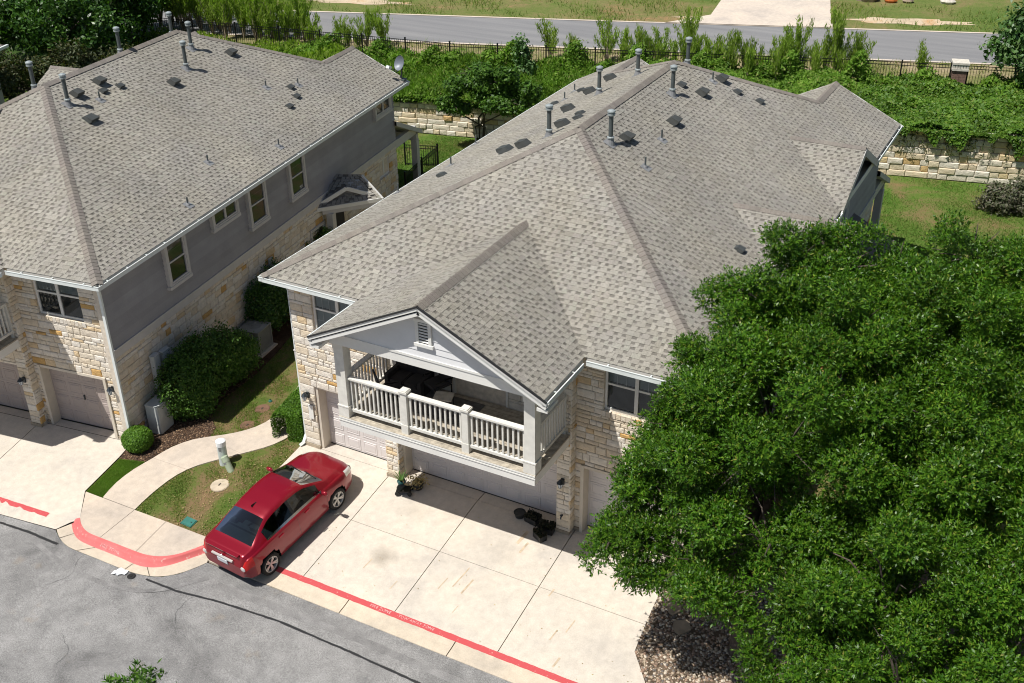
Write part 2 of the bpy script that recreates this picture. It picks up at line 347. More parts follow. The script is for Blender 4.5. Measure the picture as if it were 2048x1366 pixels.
def lobes_points(lobes, n, twig=.16, per=14, inner=.62, flat=.0):
    """leaf positions gathered in twigs near the surface of ellipsoid lobes [(x,y,z,rx,ry,rz)]"""
    L = np.array(lobes, float); area = (L[:, 3]*L[:, 4]+L[:, 4]*L[:, 5]+L[:, 3]*L[:, 5]); m = max(1, n//per)
    idx = rng.choice(len(L), m, p=area/area.sum()); d = unit(rng.normal(0, 1, (m, 3)))
    rr = (inner+(1.03-inner)*rng.random(m)**.6)[:, None]
    bump = 1+.13*np.sin(d[:, :1]*7+L[idx, :1]*3)*np.sin(d[:, 1:2]*6+L[idx, 1:2]*5)+.08*rng.normal(0, 1, (m, 1))
    C = L[idx, :3]+d*L[idx, 3:]*rr*bump
    out = unit(d/np.maximum(L[idx, 3:], .05))
    P = np.repeat(C, per, 0)+rng.normal(0, twig, (m*per, 3)); Nr = np.repeat(out, per, 0)+np.array([0, 0, .55])
    return P, Nr
def shoots(name, lobes, n, size, mat, parent, per=9, inner=.5, slen=.17, aspect=2.6, updir=.45):
    """leafy shoots near the surface of the lobes: each shoot carries a whorl of narrow leaves that fan out from its axis"""
    L = np.array(lobes, float); area = (L[:, 3]*L[:, 4]+L[:, 4]*L[:, 5]+L[:, 3]*L[:, 5]); m = max(1, n//per)
    idx = rng.choice(len(L), m, p=area/area.sum()); d = unit(rng.normal(0, 1, (m, 3))+np.array([0, 0, .25]))
    rr = (inner+(1.02-inner)*rng.random(m)**.7)[:, None]*(1+.1*rng.normal(0, 1, (m, 1)))
    C = L[idx, :3]+d*L[idx, 3:]*rr; A = unit(unit(d/np.maximum(L[idx, 3:], .05))+np.array([0, 0, updir])+rng.normal(0, .35, (m, 3)))
    sl = slen*rng.uniform(.6, 1.5, (m, 1)); C = np.repeat(C, per, 0); A = np.repeat(A, per, 0); k = m*per
    t = rng.random((k, 1)); P = C+A*np.repeat(sl, per, 0)*t; rad = rng.normal(0, 1, (k, 3)); rad = unit(rad-(rad*A).sum(1, keepdims=True)*A)
    D = unit(A*(.35+.5*t)+rad*(1.05-.45*t)); Nn = unit(np.cross(D, np.cross(A, D))+rng.normal(0, .25, (k, 3))); S = unit(np.cross(D, Nn)); sz = size*rng.uniform(.65, 1.3, (k, 1))
    V = np.stack([P, P+D*sz*aspect*.45+S*sz*.5, P+D*sz*aspect-Nn*sz*.2, P+D*sz*aspect*.45-S*sz*.5], 1).reshape(-1, 3)
    return link(name, np_mesh(name, V, np.arange(k*4).reshape(k, 4), mat), parent)
def limbs(mb, base, tops, r0, mid=.45, n=7):
    b = Vector(base)
    for t in tops:
        t = Vector(t); m = b.lerp(t, mid)+Vector((random.uniform(-.25, .25), random.uniform(-.25, .25), random.uniform(.1, .5)))
        mb.tube([b, b.lerp(m, .5)+Vector((random.uniform(-.08, .08), random.uniform(-.08, .08), .05)), m, m.lerp(t, .55)+Vector((random.uniform(-.2, .2), random.uniform(-.2, .2), 0)), t],
                [r0, r0*.75, r0*.55, r0*.32, r0*.1], n)
def offset_poly(pts, d):
    """offset an open polyline sideways (left is positive)"""
    out = []
    for i, p in enumerate(pts):
        a = Vector(pts[max(0, i-1)]); b = Vector(pts[min(len(pts)-1, i+1)]); t = (b-a).normalized(); out.append((p[0]-t.y*d, p[1]+t.x*d))
    return out
def inside(poly, X, Y):
    r = np.zeros(X.shape, bool); n = len(poly)
    for i in range(n):
        x0, y0 = poly[i]; x1, y1 = poly[(i+1) % n]
        c = ((y0 > Y) != (y1 > Y)) & (X < (x1-x0)*(Y-y0)/((y1-y0) if y1 != y0 else 1e-9)+x0); r ^= c
    return r

# ------------------------------------------------------------------ lie of the land
from mathutils.geometry import delaunay_2d_cdt
LD = (-5.1155, -1.9002, -.4144); PHI = .1372; SL = .1346; cP, sP = math.cos(PHI), math.sin(PHI)
def to_left(x, y):
    qx, qy = x-LD[0], y-LD[1]; return cP*qx+sP*qy, -sP*qx+cP*qy
def from_left(x, y): return LD[0]+cP*x-sP*y, LD[1]+sP*x+cP*y
def zs(x, y): return -.62+.03*min(x, 0)+.04*(y+4.75)
def gl(x, y):
    zR = SL*min(0, y+.17); zL = LD[2]+.1*min(0, to_left(x, y)[1]); t = min(1, max(0, -x/5.1))
    z = (1-t)*zR+t*zL
    if y > 8: z += (0-z)*min(1, (y-8)/10)
    return z
def wall_y(x): return 25.08+.209*(x+8.3)
FENCE = [(-60, 22), (-30, 25.7), (-21.9, 26.9), (-11.9, 28.2), (7.2, 34.2), (14.7, 36.1), (30, 40), (60, 48)]
def poly_y(pl, x):
    for (x0, y0), (x1, y1) in zip(pl, pl[1:]):
        if x <= x1: return y0+(y1-y0)*(x-x0)/(x1-x0)
    return pl[-1][1]
def wall_h(x): return 1.5 if x < 1 else 2.2
ZB = 2.4
def hill(x, y):
    yw, yf = wall_y(x), poly_y(FENCE, x)
    if y < yw: return gl(x, y)
    if y > yf: return ZB
    t = (y-yw)/(yf-yw); return wall_h(x)-.1+(ZB-wall_h(x)+.1)*t
def drape(name, poly, zf, step, mat, t=0, parent=None, smooth=True, **tags):
    """a sheet that follows zf inside the polygon"""
    b = []
    for i, p in enumerate(poly):
        q = poly[(i+1) % len(poly)]; n = max(1, int(math.hypot(q[0]-p[0], q[1]-p[1])/step))
        b += [(p[0]+(q[0]-p[0])*j/n, p[1]+(q[1]-p[1])*j/n) for j in range(n)]
    xs = [p[0] for p in b]; ys = [p[1] for p in b]
    gx, gy = np.meshgrid(np.arange(min(xs)+step/2, max(xs), step), np.arange(min(ys)+step/2, max(ys), step)); gx, gy = gx.ravel(), gy.ravel()
    k = inside(poly, gx, gy); pts = [Vector(p) for p in b]+[Vector((x, y)) for x, y in zip(gx[k], gy[k])]
    nb = len(b); V, E_, F, *_ = delaunay_2d_cdt(pts, [(i, (i+1) % nb) for i in range(nb)], [], 1, 1e-5)
    m = MB(); vs = [(v.x, v.y, zf(v.x, v.y)) for v in V]; m.add(vs, F)
    for i, f in enumerate(m.f):
        a, b2, c = (Vector(m.v[j]) for j in f[:3])
        if (b2-a).cross(c-a).z < 0: m.f[i] = tuple(reversed(f))
    return m.build(name, mat, parent, smooth=smooth, **tags)
ST = dict(kind='structure')
def big_z(x, y):
    if y < -3.6: return zs(x, y)-.2 if y < -4.4 else gl(x, y)-.18
    if y > wall_y(x)-.2: return hill(x, y)-.06 if y > wall_y(x)+.8 else gl(x, y)-.1
    return gl(x, y)-.05
# the ground sheet, to the horizon
m = MB(); gx = [-400, -200, -120, -80, -60]+[-50+2*i for i in range(51)]+[60, 80, 120, 200, 400]; gy = [-300, -150, -80, -50, -30]+[-20+1.0*i for i in range(90)]+[80, 100, 140, 200, 300, 500]
nx = len(gx)
m.add([(x, y, big_z(x, y)) for y in gy for x in gx], [(j*nx+i, j*nx+i+1, (j+1)*nx+i+1, (j+1)*nx+i) for j in range(len(gy)-1) for i in range(nx-1)])
m.build('ground', 'back_lawn', smooth=True, label='ground sheet under lawns, houses and roads', **ST)

ASPH_R = [(.32, -4.78), (3.87, -4.72), (7.06, -4.72), (9.3, -4.71), (14, -4.7), (60, -4.5)]
PAN = [(-4.39, -5.51), (-4.08, -5.71), (-3.69, -5.86), (-3.37, -5.9), (-2.37, -5.9), (-1.31, -5.92), (-.73, -5.83), (-.38, -5.69), (-.06, -5.43), (.18, -5.07), (.32, -4.78)]
CURB_O = [(-4.19, -5.16), (-3.85, -5.42), (-3.49, -5.58), (-2.97, -5.61), (-2.08, -5.61), (-1.29, -5.65), (-1.03, -5.61), (-.71, -5.49), (-.41, -5.2), (-.1, -4.75), (.11, -4.45)]
CURB_I = [(-4.01, -4.99), (-3.76, -5.19), (-3.38, -5.35), (-2.89, -5.36), (-2.28, -5.36), (-1.67, -5.37), (-1.24, -5.36), (-.88, -5.27), (-.61, -5.11), (-.38, -4.89), (-.1, -4.44)]
ASPH_L = [(-60, -10.8), (-20, -7), (-6.4, -5.71), (-4.41, -5.52)]
drape('street', ASPH_L[:-1]+[(-4.41, -5.53)]+PAN[1:-1]+ASPH_R+[(60, -70), (-60, -70)], lambda x, y: zs(x, max(y, -14))-.005, 1.5, 'asphalt', label='grey asphalt street in front of the driveways', **ST)
street = bpy.data.objects['street']
def ribbon(name, pts, w, zf, mat, parent=None, dz=.006, wv=0., **tags):
    m = MB(); n = len(pts); A = offset_poly(pts, w/2); B = offset_poly(pts, -w/2)
    if wv: A = [(a[0], a[1]+random.uniform(-wv, wv)) for a in A]; B = [(a[0], a[1]+random.uniform(-wv, wv)) for a in B]
    m.add([(x, y, zf(x, y)+dz) for x, y in A]+[(x, y, zf(x, y)+dz) for x, y in B], [(i, i+n, i+1+n, i+1) for i in range(n-1)])
    return m.build(name, mat, parent, **tags)
def dense(pts, step=.3):
    out = []
    for p, q in zip(pts, pts[1:]):
        k = max(1, int(math.hypot(q[0]-p[0], q[1]-p[1])/step)); out += [(p[0]+(q[0]-p[0])*i/k, p[1]+(q[1]-p[1])*i/k) for i in range(k)]
    return out+[pts[-1]]
zst = lambda x, y: zs(x, max(y, -14))
def smooth_line2(P, it=3):
    for _ in range(it):
        Q = [P[0]]
        for a, b in zip(P, P[1:]): Q += [(a[0]*.75+b[0]*.25, a[1]*.75+b[1]*.25), (a[0]*.25+b[0]*.75, a[1]*.25+b[1]*.75)]
        P = Q+[P[-1]]
    return P
for pl, w in (([(-12, -6.4), (-6.12, -5.96), (-5.03, -5.9), (-3.9, -5.93)], .07), ([(-.7, -5.93), (.26, -5.93), (1.57, -5.73), (3.31, -5.59), (5.39, -5.62), (7.24, -5.68), (9.5, -5.8), (14, -6)], .06)):
    ribbon('tar_line', dense(pl, .12), w, zst, 'tar', street, .004, .008)
ribbon('worn_strip', smooth_line2([(-4.9, -6.0), (-3.46, -6.41), (-2.09, -6.52), (-.91, -6.46), (-.06, -6.11), (.42, -5.54), (.72, -5.2)]), .14, zst, 'asphalt_dark', street, .003, .012)
ribbon('worn_strip', dense([(1.1, -5.3), (3, -5.25), (5.5, -5.2), (8, -5.25), (11, -5.3)], .15), .2, zst, 'asphalt_dark', street, .0025, .02)
# drive of the right house: separate slabs with open joints
drv = MB(); drv.slab([(-.14, .42), (-.2, -4.9), (13, -4.9), (11.96, -3.5), (11.43, -2.83), (11.22, -1.09), (11.3, .42)], lambda x, y: gl(x, y)-.02 if y > -4.4 else zs(x, y)-.06, .15)
drive = drv.build('driveway', 'joint_dark', label='pale concrete driveway before the townhouse with the red car', **ST)
XS = [-.14, 2.95, 5.7, 8.55, 11.3]
def slab_obj(poly, parent, zf, mat='concrete', name='slab', g=.009):
    c = (sum(p[0] for p in poly)/len(poly), sum(p[1] for p in poly)/len(poly))
    q = [(p[0]+(c[0]-p[0])/max(.01, math.hypot(c[0]-p[0], c[1]-p[1]))*g*1.4, p[1]+(c[1]-p[1])/max(.01, math.hypot(c[0]-p[0], c[1]-p[1]))*g*1.4) for p in poly]
    m = MB(); m.slab(q, zf, .1); return m.build(name, mat, parent)
zd = lambda x, y: gl(x, y)+.03
for i in range(4):
    a, b = XS[i], XS[i+1]
    slab_obj([(a, .4), (a, -.02), (b, -.02), (b, .4)], drive, lambda x, y: .035)
    r1 = 11.27 if i == 3 else b; r2 = 11.36 if i == 3 else b
    slab_obj([(a, -.02), (a, -.17), (a, -2.03), (r2, -2.03), (r1, -.17), (b, -.02)], drive, zd)
    slab_obj([(a, -2.03), (a-(.06 if i == 0 else 0), -4.16), (b+(1.05 if i == 3 else 0), -4.16)]+([(11.96, -3.5), (11.43, -2.83)] if i == 3 else [])+[(r2, -2.03)], drive, zd)
zap = lambda x, y: (gl(x, y)+.03)*(1-min(1, max(0, (-4.16-y)/.57)))+(zs(x, y)+.012)*min(1, max(0, (-4.16-y)/.57))
for a, b in ((.32, 1.4), (1.4, 4.45), (4.45, 7.5), (7.5, 10.55), (10.55, 13.6), (13.6, 20)):
    slab_obj([(a, -4.16), (a, -4.45), (a, -4.73), (b, -4.73), (b, -4.45), (b, -4.16)], drive, zap, 'concrete_gutter', 'apron_slab')
slab_obj([(-.18, -4.16), (-.1, -4.44), (.11, -4.46), (.32, -4.76), (.32, -4.16)], drive, zap, 'concrete_gutter', 'apron_slab')
stripe = ribbon('fire_lane_stripe', dense([(.5, -4.22), (14, -4.22)], .1), .15, zap, 'red_paint', drive, .005, .006, label='red painted fire lane stripe lettered FIRE ZONE TOW AWAY ZONE')
def lettering(txt, loc, size, rot, mat, parent, slope=0., sx=1.):
    cu = bpy.data.curves.new('txt', 'FONT'); cu.body = txt; cu.size = size; cu.align_x = 'CENTER'; cu.align_y = 'CENTER'; cu.resolution_u = 3; cu.space_character = 1.1
    ob = bpy.data.objects.new('txt', cu); COL.objects.link(ob); bpy.context.view_layer.update()
    me = bpy.data.meshes.new_from_object(ob.evaluated_get(bpy.context.evaluated_depsgraph_get())); bpy.data.objects.remove(ob)
    me.materials.clear(); me.materials.append(MATS[mat])
    M = Matrix.Translation(Vector(loc)) @ Matrix.Rotation(rot, 4, 'Z') @ Matrix.Rotation(slope, 4, 'X') @ Matrix.Diagonal((sx, 1, 1, 1))
    return link('lettering', me, parent, M)
aslope = math.atan(SL)
lettering('FIRE ZONE', (5.34, -4.22, zap(5.34, -4.22)+.012), .115, .0, 'stencil_white', drive, aslope)
lettering('TOW AWAY ZONE', (6.36, -4.22, zap(6.36, -4.22)+.012), .108, .0, 'stencil_white', drive, aslope)
# drive of the left house
zl = lambda x, y: zs(x, y)+.012+max(0, gl(x, y)+.018-zs(x, y))*min(1, max(0, (y+5.58-.095*(x+5))/.7)); _L = from_left
LE = [_L(-11.6, .35), _L(.0, .35), (-5.05, -1.95), (-4.93, -2.56), (-4.77, -4.06), (-4.03, -4.98), (-4.2, -5.14), (-4.41, -5.5), (-6.4, -5.69), (-14, -6.4)]
drape('driveway', LE, lambda x, y: zl(x, y)-.05, .8, 'joint_dark', label='pale concrete driveway before the townhouse at the street corner', **ST)
ldrive = bpy.data.objects['driveway.001']
def lp(*pts): return [_L(*p) for p in pts]
g_ = _L(-3.35, -.02); h_ = _L(-3.35, -3.0)
def lslab(poly, mat='concrete'): 
    o = drape('slab', poly, zl, .5, mat, parent=ldrive); return o
jy = lambda t: (g_[0]+(h_[0]-g_[0])*t, g_[1]+(h_[1]-g_[1])*t)
lslab([_L(-3.34, .33), _L(.03, .33), _L(.03, .02), _L(-3.34, .02)]); lslab([_L(-8, .33), _L(-3.36, .33), _L(-3.36, .02), _L(-8, .02)])
lslab([_L(-3.34, 0), _L(.02, 0), (-4.97, -2.56), (-4.8, -4.06), (-4.06, -4.98), (-4.22, -5.13), (-4.42, -5.52), (-6.4, -5.71), (-6.62, -5.73), (jy(1.2)[0]+.01, jy(1.2)[1])])
lslab([_L(-8.4, 0), _L(-3.36, 0), (jy(1.2)[0]-.01, jy(1.2)[1]), (-6.64, -5.73), (-12.5, -6.29)])
ribbon('fire_lane_stripe', dense([(-9, -5.44), (-6.83, -5.33), (-5.05, -5.2)], .1), .15, zl, 'red_paint', ldrive, .006, .005)
# corner island: curb, gutter pan, landing slabs, walk
def strip(name, A, B, za, zb, mat, nprof=1, prof=None, **tags):
    """surface between two matched polylines; prof = list of (t, z fraction)"""
    prof = prof or [(0, 0), (1, 1)]; m = MB(); n = len(A); vs = []
    for t, f in prof:
        for a, b in zip(A, B):
            x, y = a[0]+(b[0]-a[0])*t, a[1]+(b[1]-a[1])*t; vs.append((x, y, za(x, y)*(1-f)+zb(x, y)*f))
    m.add(vs, [(k*n+i, k*n+i+1, (k+1)*n+i+1, (k+1)*n+i) for k in range(len(prof)-1) for i in range(n-1)])
    return m.build(name, mat, smooth=True, **tags)
def smooth_line(P, it=2):
    for _ in range(it):
        Q = [P[0]]
        for a, b in zip(P, P[1:]): Q += [(a[0]*.75+b[0]*.25, a[1]*.75+b[1]*.25), (a[0]*.25+b[0]*.75, a[1]*.25+b[1]*.75)]
        P = Q+[P[-1]]
    return P
cO, cI, pn = smooth_line(CURB_O), smooth_line(CURB_I), smooth_line(PAN)
curb = strip('curb', cO, cI, lambda x, y: zs(x, y)+.008, lambda x, y: zs(x, y)+.15, 'curb_paint', prof=[(0, 0), (.22, .12), (.42, .78), (.55, .97), (.62, 1), (1, 1)], label='red painted concrete curb with faded white letters round the corner island', **ST)
strip('gutter_pan', pn, cO, lambda x, y: zs(x, y)+.004, lambda x, y: zs(x, y)+.012, 'concrete_gutter', label='pale concrete gutter pan along the red curb', **ST)
gp = bpy.data.objects['gutter_pan']
for i in (6, 14, 21, 26): ribbon('joint', [pn[i], cO[i]], .014, lambda x, y: zs(x, y)+.012, 'joint_dark', gp, .004)
lettering('FIRE ZONE', (-2.35, -5.535, zs(-2.35, -5.535)+.09), .13, .0, 'stencil_white', curb, math.radians(50), 1.)
def zland(x, y):
    t = min(1, max(0, (-4.07-y)/1.29)); return (gl(x, -4.07)+.03)*(1-t)+(zs(x, -5.36)+.15)*t
land = drape('sidewalk', [(-4.77, -4.06), (-.21, -4.09), (-.1, -4.42)]+cI[::-1], lambda x, y: zland(x, y)-.07, .5, 'joint_dark', label='concrete landing and curving walk between the driveways', **ST)
def lslab2(poly): return drape('slab', poly, zland, .4, 'concrete_walk', parent=land, smooth=False)
def curb_between(a, b):
    q = [p for p in cI if a < p[0] < b]; f = lambda x: float(np.interp(x, [p[0] for p in cI], [p[1] for p in cI]))
    return ([(a, f(a))] if a > cI[0][0] else [])+q+([(b, f(b))] if b < cI[-1][0] else [])
g = .007
lslab2([(-4.76, -4.07), (-2.9-g, -4.07)]+curb_between(-9, -2.87-g)[::-1]); lslab2([(-2.9+g, -4.07), (-1.74-g, -4.07)]+curb_between(-2.87+g, -1.56-g)[::-1]); lslab2([(-1.74+g, -4.07), (-.22, -4.1), (-.12, -4.42)]+curb_between(-1.56+g, 9)[::-1])
WL = smooth_line([(-4.12, -4.05), (-4.24, -3.44), (-4.17, -2.75), (-4.02, -2.32), (-3.93, -1.96), (-3.8, -1.49), (-3.51, -1.02), (-3.1, -.72), (-2.57, -.38), (-2.2, -.02), (-2.0, .39), (-1.92, .8), (-2.05, 1.6), (-2.47, 2.75), (-3.1, 6), (-3.3, 11), (-3.5, 14)])
WR = smooth_line([(-2.9, -4.06), (-2.93, -3.58), (-2.89, -2.93), (-2.78, -2.41), (-2.53, -1.95), (-2.15, -1.56), (-1.64, -1.06), (-1.03, -.48), (-.78, -.05), (-.72, .6), (-.9, 1.7), (-1.35, 2.95), (-2, 6), (-2.2, 11), (-2.4, 14)])
def resample(P, n):
    d = [0]
    for a, b in zip(P, P[1:]): d.append(d[-1]+math.hypot(b[0]-a[0], b[1]-a[1]))
    return [(float(np.interp(t, d, [p[0] for p in P])), float(np.interp(t, d, [p[1] for p in P]))) for t in np.linspace(0, d[-1], n)]
# matched by the same share of y so that the walk's joints run straight across
WLr, WRr = resample(WL, 61), resample(WR, 61)
for a, b in ((0, 6), (6, 11), (11, 17), (17, 22), (22, 28), (28, 38), (38, 49), (49, 60)):
    A, B = WLr[a:b+1], WRr[a:b+1]; n = b-a+1
    A = [(x+.0, y) for x, y in A]; mm = MB(); g2 = .008
    dx, dy = WLr[min(a+1, 60)][0]-WLr[a][0], WLr[min(a+1, 60)][1]-WLr[a][1]; ln = math.hypot(dx, dy)
    A[0] = (A[0][0]+dx/ln*g2, A[0][1]+dy/ln*g2); B[0] = (B[0][0]+dx/ln*g2, B[0][1]+dy/ln*g2)
    vs = [(x, y, gl(x, y)+.03) for x, y in A]+[(x, y, gl(x, y)+.03) for x, y in B]+[(x, y, gl(x, y)-.06) for x, y in A]+[(x, y, gl(x, y)-.06) for x, y in B]
    mm.add(vs, [(i, i+n, i+n+1, i+1) for i in range(n-1)]+[(i, i+1, i+1+2*n, i+2*n) for i in range(n-1)]+[(i+n, i+3*n, i+1+3*n, i+1+n) for i in range(n-1)]+[(0, 2*n, 3*n, n), (n-1, 2*n-1, 4*n-1, 3*n-1)])
    mm.build('slab', 'concrete_walk', land)
# lawns and beds between the houses
LAWN = [(-.16, -4.1), (-.13, .4), (-.1, 20), (-6.6, 20), (-5.0, -1.9), (-4.95, -2.6), (-4.79, -4.06)]
drape('lawn', LAWN, lambda x, y: gl(x, y)-.004, .45, 'lawn_soil', label='patchy grass strip between the two townhouses', **ST)
MULCH = [(-4.94, -2.56), (-4.5, -2.47), (-4.08, -2.36), (-3.85, -1.49), (-3.45, -.95), (-3.1, -.71), (-3.27, -.25), (-3.85, .14), (-4.21, 1.12), (-4.25, 2.8), (-4.6, 4.48), (-5.2, 6.48), (-6.3, 12), (-6.5, 12), (-5.12, -1.9)]
drape('mulch_bed', MULCH, lambda x, y: gl(x, y)+.012, .3, 'mulch', label='dark bark mulch bed along the house side', **ST)
BED = [(11.28, .3), (11.22, -1.09), (11.43, -2.83), (11.96, -3.5), (12.6, -4.16), (26, -4.16), (26, 3), (11.7, 3)]
drape('gravel_bed', BED, lambda x, y: gl(x, y)+.005, .5, 'bed_soil', label='bed of river pebbles under the oaks', **ST)
def chips(name, poly, n, size, mat, zf, parent=None, octa=True, flat=.6, **tags):
    xs = [p[0] for p in poly]; ys = [p[1] for p in poly]; X = rng.uniform(min(xs), max(xs), n*2); Y = rng.uniform(min(ys), max(ys), n*2)
    k = inside(poly, X, Y); X, Y = X[k][:n], Y[k][:n]; n = len(X); Z = np.array([zf(x, y) for x, y in zip(X, Y)])
    base = np.array([(1,0,0),(0,1,0),(-1,0,0),(0,-1,0),(.6,.6,.75),(-.6,.6,.75),(-.6,-.6,.75),(.6,-.6,.75),(0,0,1.0)]); 
    F0 = np.array([(0,4,7),(0,1,4),(1,5,4),(1,2,5),(2,6,5),(2,3,6),(3,7,6),(3,0,7),(4,5,8),(5,6,8),(6,7,8),(7,4,8)])
    a = rng.uniform(0, 6.28, n); s = size*(1+rng.uniform(-.5, .6, n)); e = rng.uniform(.55, 1, n)
    ca, sa = np.cos(a), np.sin(a); B = base[None]*np.stack([s, s*e, s*flat*rng.uniform(.6, 1.3, n)], 1)[:, None]*(1+rng.uniform(-.18, .18, (n, 9, 1)))
    V = np.stack([B[..., 0]*ca[:, None]-B[..., 1]*sa[:, None]+X[:, None], B[..., 0]*sa[:, None]+B[..., 1]*ca[:, None]+Y[:, None], B[..., 2]+Z[:, None]-size*.1+rng.uniform(-.3, .3, (n, 1))*size], -1)
    return link(name, np_mesh(name, V.reshape(-1, 3), (F0[None]+np.arange(n)[:, None, None]*9).reshape(-1, 3), mat), parent, **tags)
chips('river_pebbles', [(11.28, .1), (11.22, -1.09), (11.43, -2.83), (11.96, -3.5), (12.4, -4.1), (17, -4.1), (17, 1.5), (11.7, .2)], 15000, .032, 'pebble', gl, label='tan and grey river pebbles covering the bed under the oaks', cat='pebbles', kind='stuff')
chips('bark_chips', [p for p in MULCH if p[1] < 3]+[(-5.9, 3)], 9000, .026, 'chip', lambda x, y: gl(x, y)+.015, flat=.35, label='brown bark chips in the bed by the round shrub', cat='bark chips', kind='stuff')
def blades(name, poly, n, h, mat, zf, dens=None, w=.012, holes=(), **tags):
    xs = [p[0] for p in poly]; ys = [p[1] for p in poly]; X = rng.uniform(min(xs), max(xs), n); Y = rng.uniform(min(ys), max(ys), n); k = inside(poly, X, Y)
    for q in holes: k &= ~inside(q, X, Y)
    if dens is not None: k &= rng.random(n) < dens(X, Y)
    X, Y = X[k], Y[k]; n = len(X); Z = np.array([zf(x, y) for x, y in zip(X, Y)]); a = rng.uniform(0, 6.28, n); hh = h*rng.uniform(.5, 1.3, n); ln = rng.normal(0, .55, (n, 2))*hh[:, None]
    P = np.stack([X, Y, Z-.005], 1); D_ = np.stack([np.cos(a)*w/2, np.sin(a)*w/2, np.zeros(n)], 1); T = P+np.stack([ln[:, 0], ln[:, 1], hh], 1)
    V = np.stack([P-D_, P+D_, T], 1).reshape(-1, 3)
    return link(name, np_mesh(name, V, np.arange(n*3).reshape(n, 3), mat), None, **tags)
walk_poly = WLr+WRr[::-1]
def patch(X, Y): return np.clip(.55+.9*np.sin(X*2.1+1.3*np.sin(Y*1.7))*np.sin(Y*1.9+.8)+.5*np.sin(X*5+Y*4.2)-.35*np.exp(-((X+1.2)**2+(Y+3)**2)/1.6), .1, 1)
blades('lawn_grass', [(-.2, -4.05), (-.18, .4), (-.3, 9), (-5.2, 9), (-4.4, 1.2), (-3.9, .2), (-3.2, -.3), (-3.0, -4.04)], 120000, .055, 'grass_blade', gl, patch, .016, [walk_poly, MULCH], label='short patchy green grass beside the walk and the red car', cat='grass', kind='stuff')
blades('corner_grass', [(-4.77, -4.05), (-4.14, -4.06), (-4.22, -3.4), (-4.2, -2.75), (-4.1, -2.4), (-4.92, -2.6)], 34000, .035, 'bank_blade', gl, None, .012, [walk_poly], label='lush green grass wedge between driveway and walk', cat='grass', kind='stuff')
# back yard, bank, verge, the road behind and the field beyond it
def yard(x, y): return gl(x, y)
drape('back_yard', [(-16, 19), (22, 14), (30, 14), (30, wall_y(30)), (-16, wall_y(-16))], lambda x, y: yard(x, y)-.01, 1.2, 'back_lawn', label='green and brown lawn behind the houses', **ST)
blades('yard_grass', [(11.9, 12), (18, 9), (20, 30.9), (10, 28.8), (11.9, 20)], 130000, .07, 'lawn_bright', yard, lambda X, Y: np.clip(.95-.05*(Y-17)+.35*np.sin(X*1.3+Y)+.25*np.sin(Y*2.2), .12, 1), .02, label='bright mown grass below the retaining wall', cat='grass', kind='stuff')
blades('yard_grass', [(-12.5, 17.5), (-5.5, 17.5), (-5.5, 25.4), (-12.5, 24.1)], 60000, .07, 'lawn_bright', yard, lambda X, Y: np.clip(.8+.5*np.sin(X*1.7+Y)-.5*(Y > 23.6), .1, 1), .02, label='yellow green grass inside the small fenced yard', cat='grass', kind='stuff')
bx = np.linspace(-60, 60, 61)
drape('bank', [(x, wall_y(x)+.3) for x in bx]+[(x, poly_y(FENCE, x)) for x in bx[::-1]], hill, 1.2, 'bank_soil', label='overgrown slope between retaining wall and fence', **ST)
def road_n(x): return 31.6+.316*(x+15.6)
def road_f(x): return 33.8+.328*(x+27.4)
drape('verge', [(x, poly_y(FENCE, x)) for x in bx]+[(60, road_n(60)+.5), (-60, road_n(-60)+.5)], lambda x, y: ZB-.003, 2.5, 'verge', label='dry grass verge between fence and far road', **ST)
drape('far_road', [(-150, road_n(-150)), (150, road_n(150)), (150, road_f(150)), (-150, road_f(-150))], lambda x, y: ZB+.012, 8, 'asphalt_far', label='two lane asphalt road behind the fence', **ST)
fr = bpy.data.objects['far_road']
for f, dz in ((road_n, -.12), (road_f, .12)): ribbon('edge_kerb', [(x, f(x)+dz) for x in range(-60, 61, 4)], .22, lambda x, y: ZB, 'concrete_road', fr, .03)
drape('far_field', [(-200, road_f(-200)), (200, road_f(200)), (200, 330), (-200, 330)], lambda x, y: ZB+.002+max(0, y-70)*.01, 12, 'far_field', label='scrubby field with bare earth beyond the far road', **ST)
dm = MB(); dm.slab([(-5.2, road_f(-5.2)+.1), (4.1, road_f(4.1)+.1), (3.5, 45.2), (2.0, 51), (-1, 64), (-7, 62), (-4.1, 48.2), (-3.4, 44.2)], ZB+.03, .05)
dm.build('far_driveway', 'concrete_road', label='broad pale concrete drive meeting the far road', **ST)
def earth(poly, mat, name, label): drape(name, poly, lambda x, y: ZB+.012, 1.5, mat, label=label, **ST)
def blob(cx, cy, rx, ry, rot, n=18): return [(cx+math.cos(a)*rx*k*math.cos(rot)-math.sin(a)*ry*k*math.sin(rot), cy+math.cos(a)*rx*k*math.sin(rot)+math.sin(a)*ry*k*math.cos(rot)) for a, k in ((2*math.pi*i/n, 1+.25*math.sin(i*2.3)) for i in range(n))]
earth(blob(7.3, 47.6, 3.3, .75, .3), 'pale_dirt', 'dirt_patch', 'pale bare gravel patch beyond the far road')
earth(blob(-4.2, 43.1, 1.0, .35, .3), 'pale_dirt', 'dirt_patch', 'rusty wet dirt at the mouth of the far drive')
earth(blob(-24.5, 37.9, 3.2, .6, .3), 'pale_dirt', 'dirt_patch', 'pale dirt strip beside the far road near the wispy shrubs')
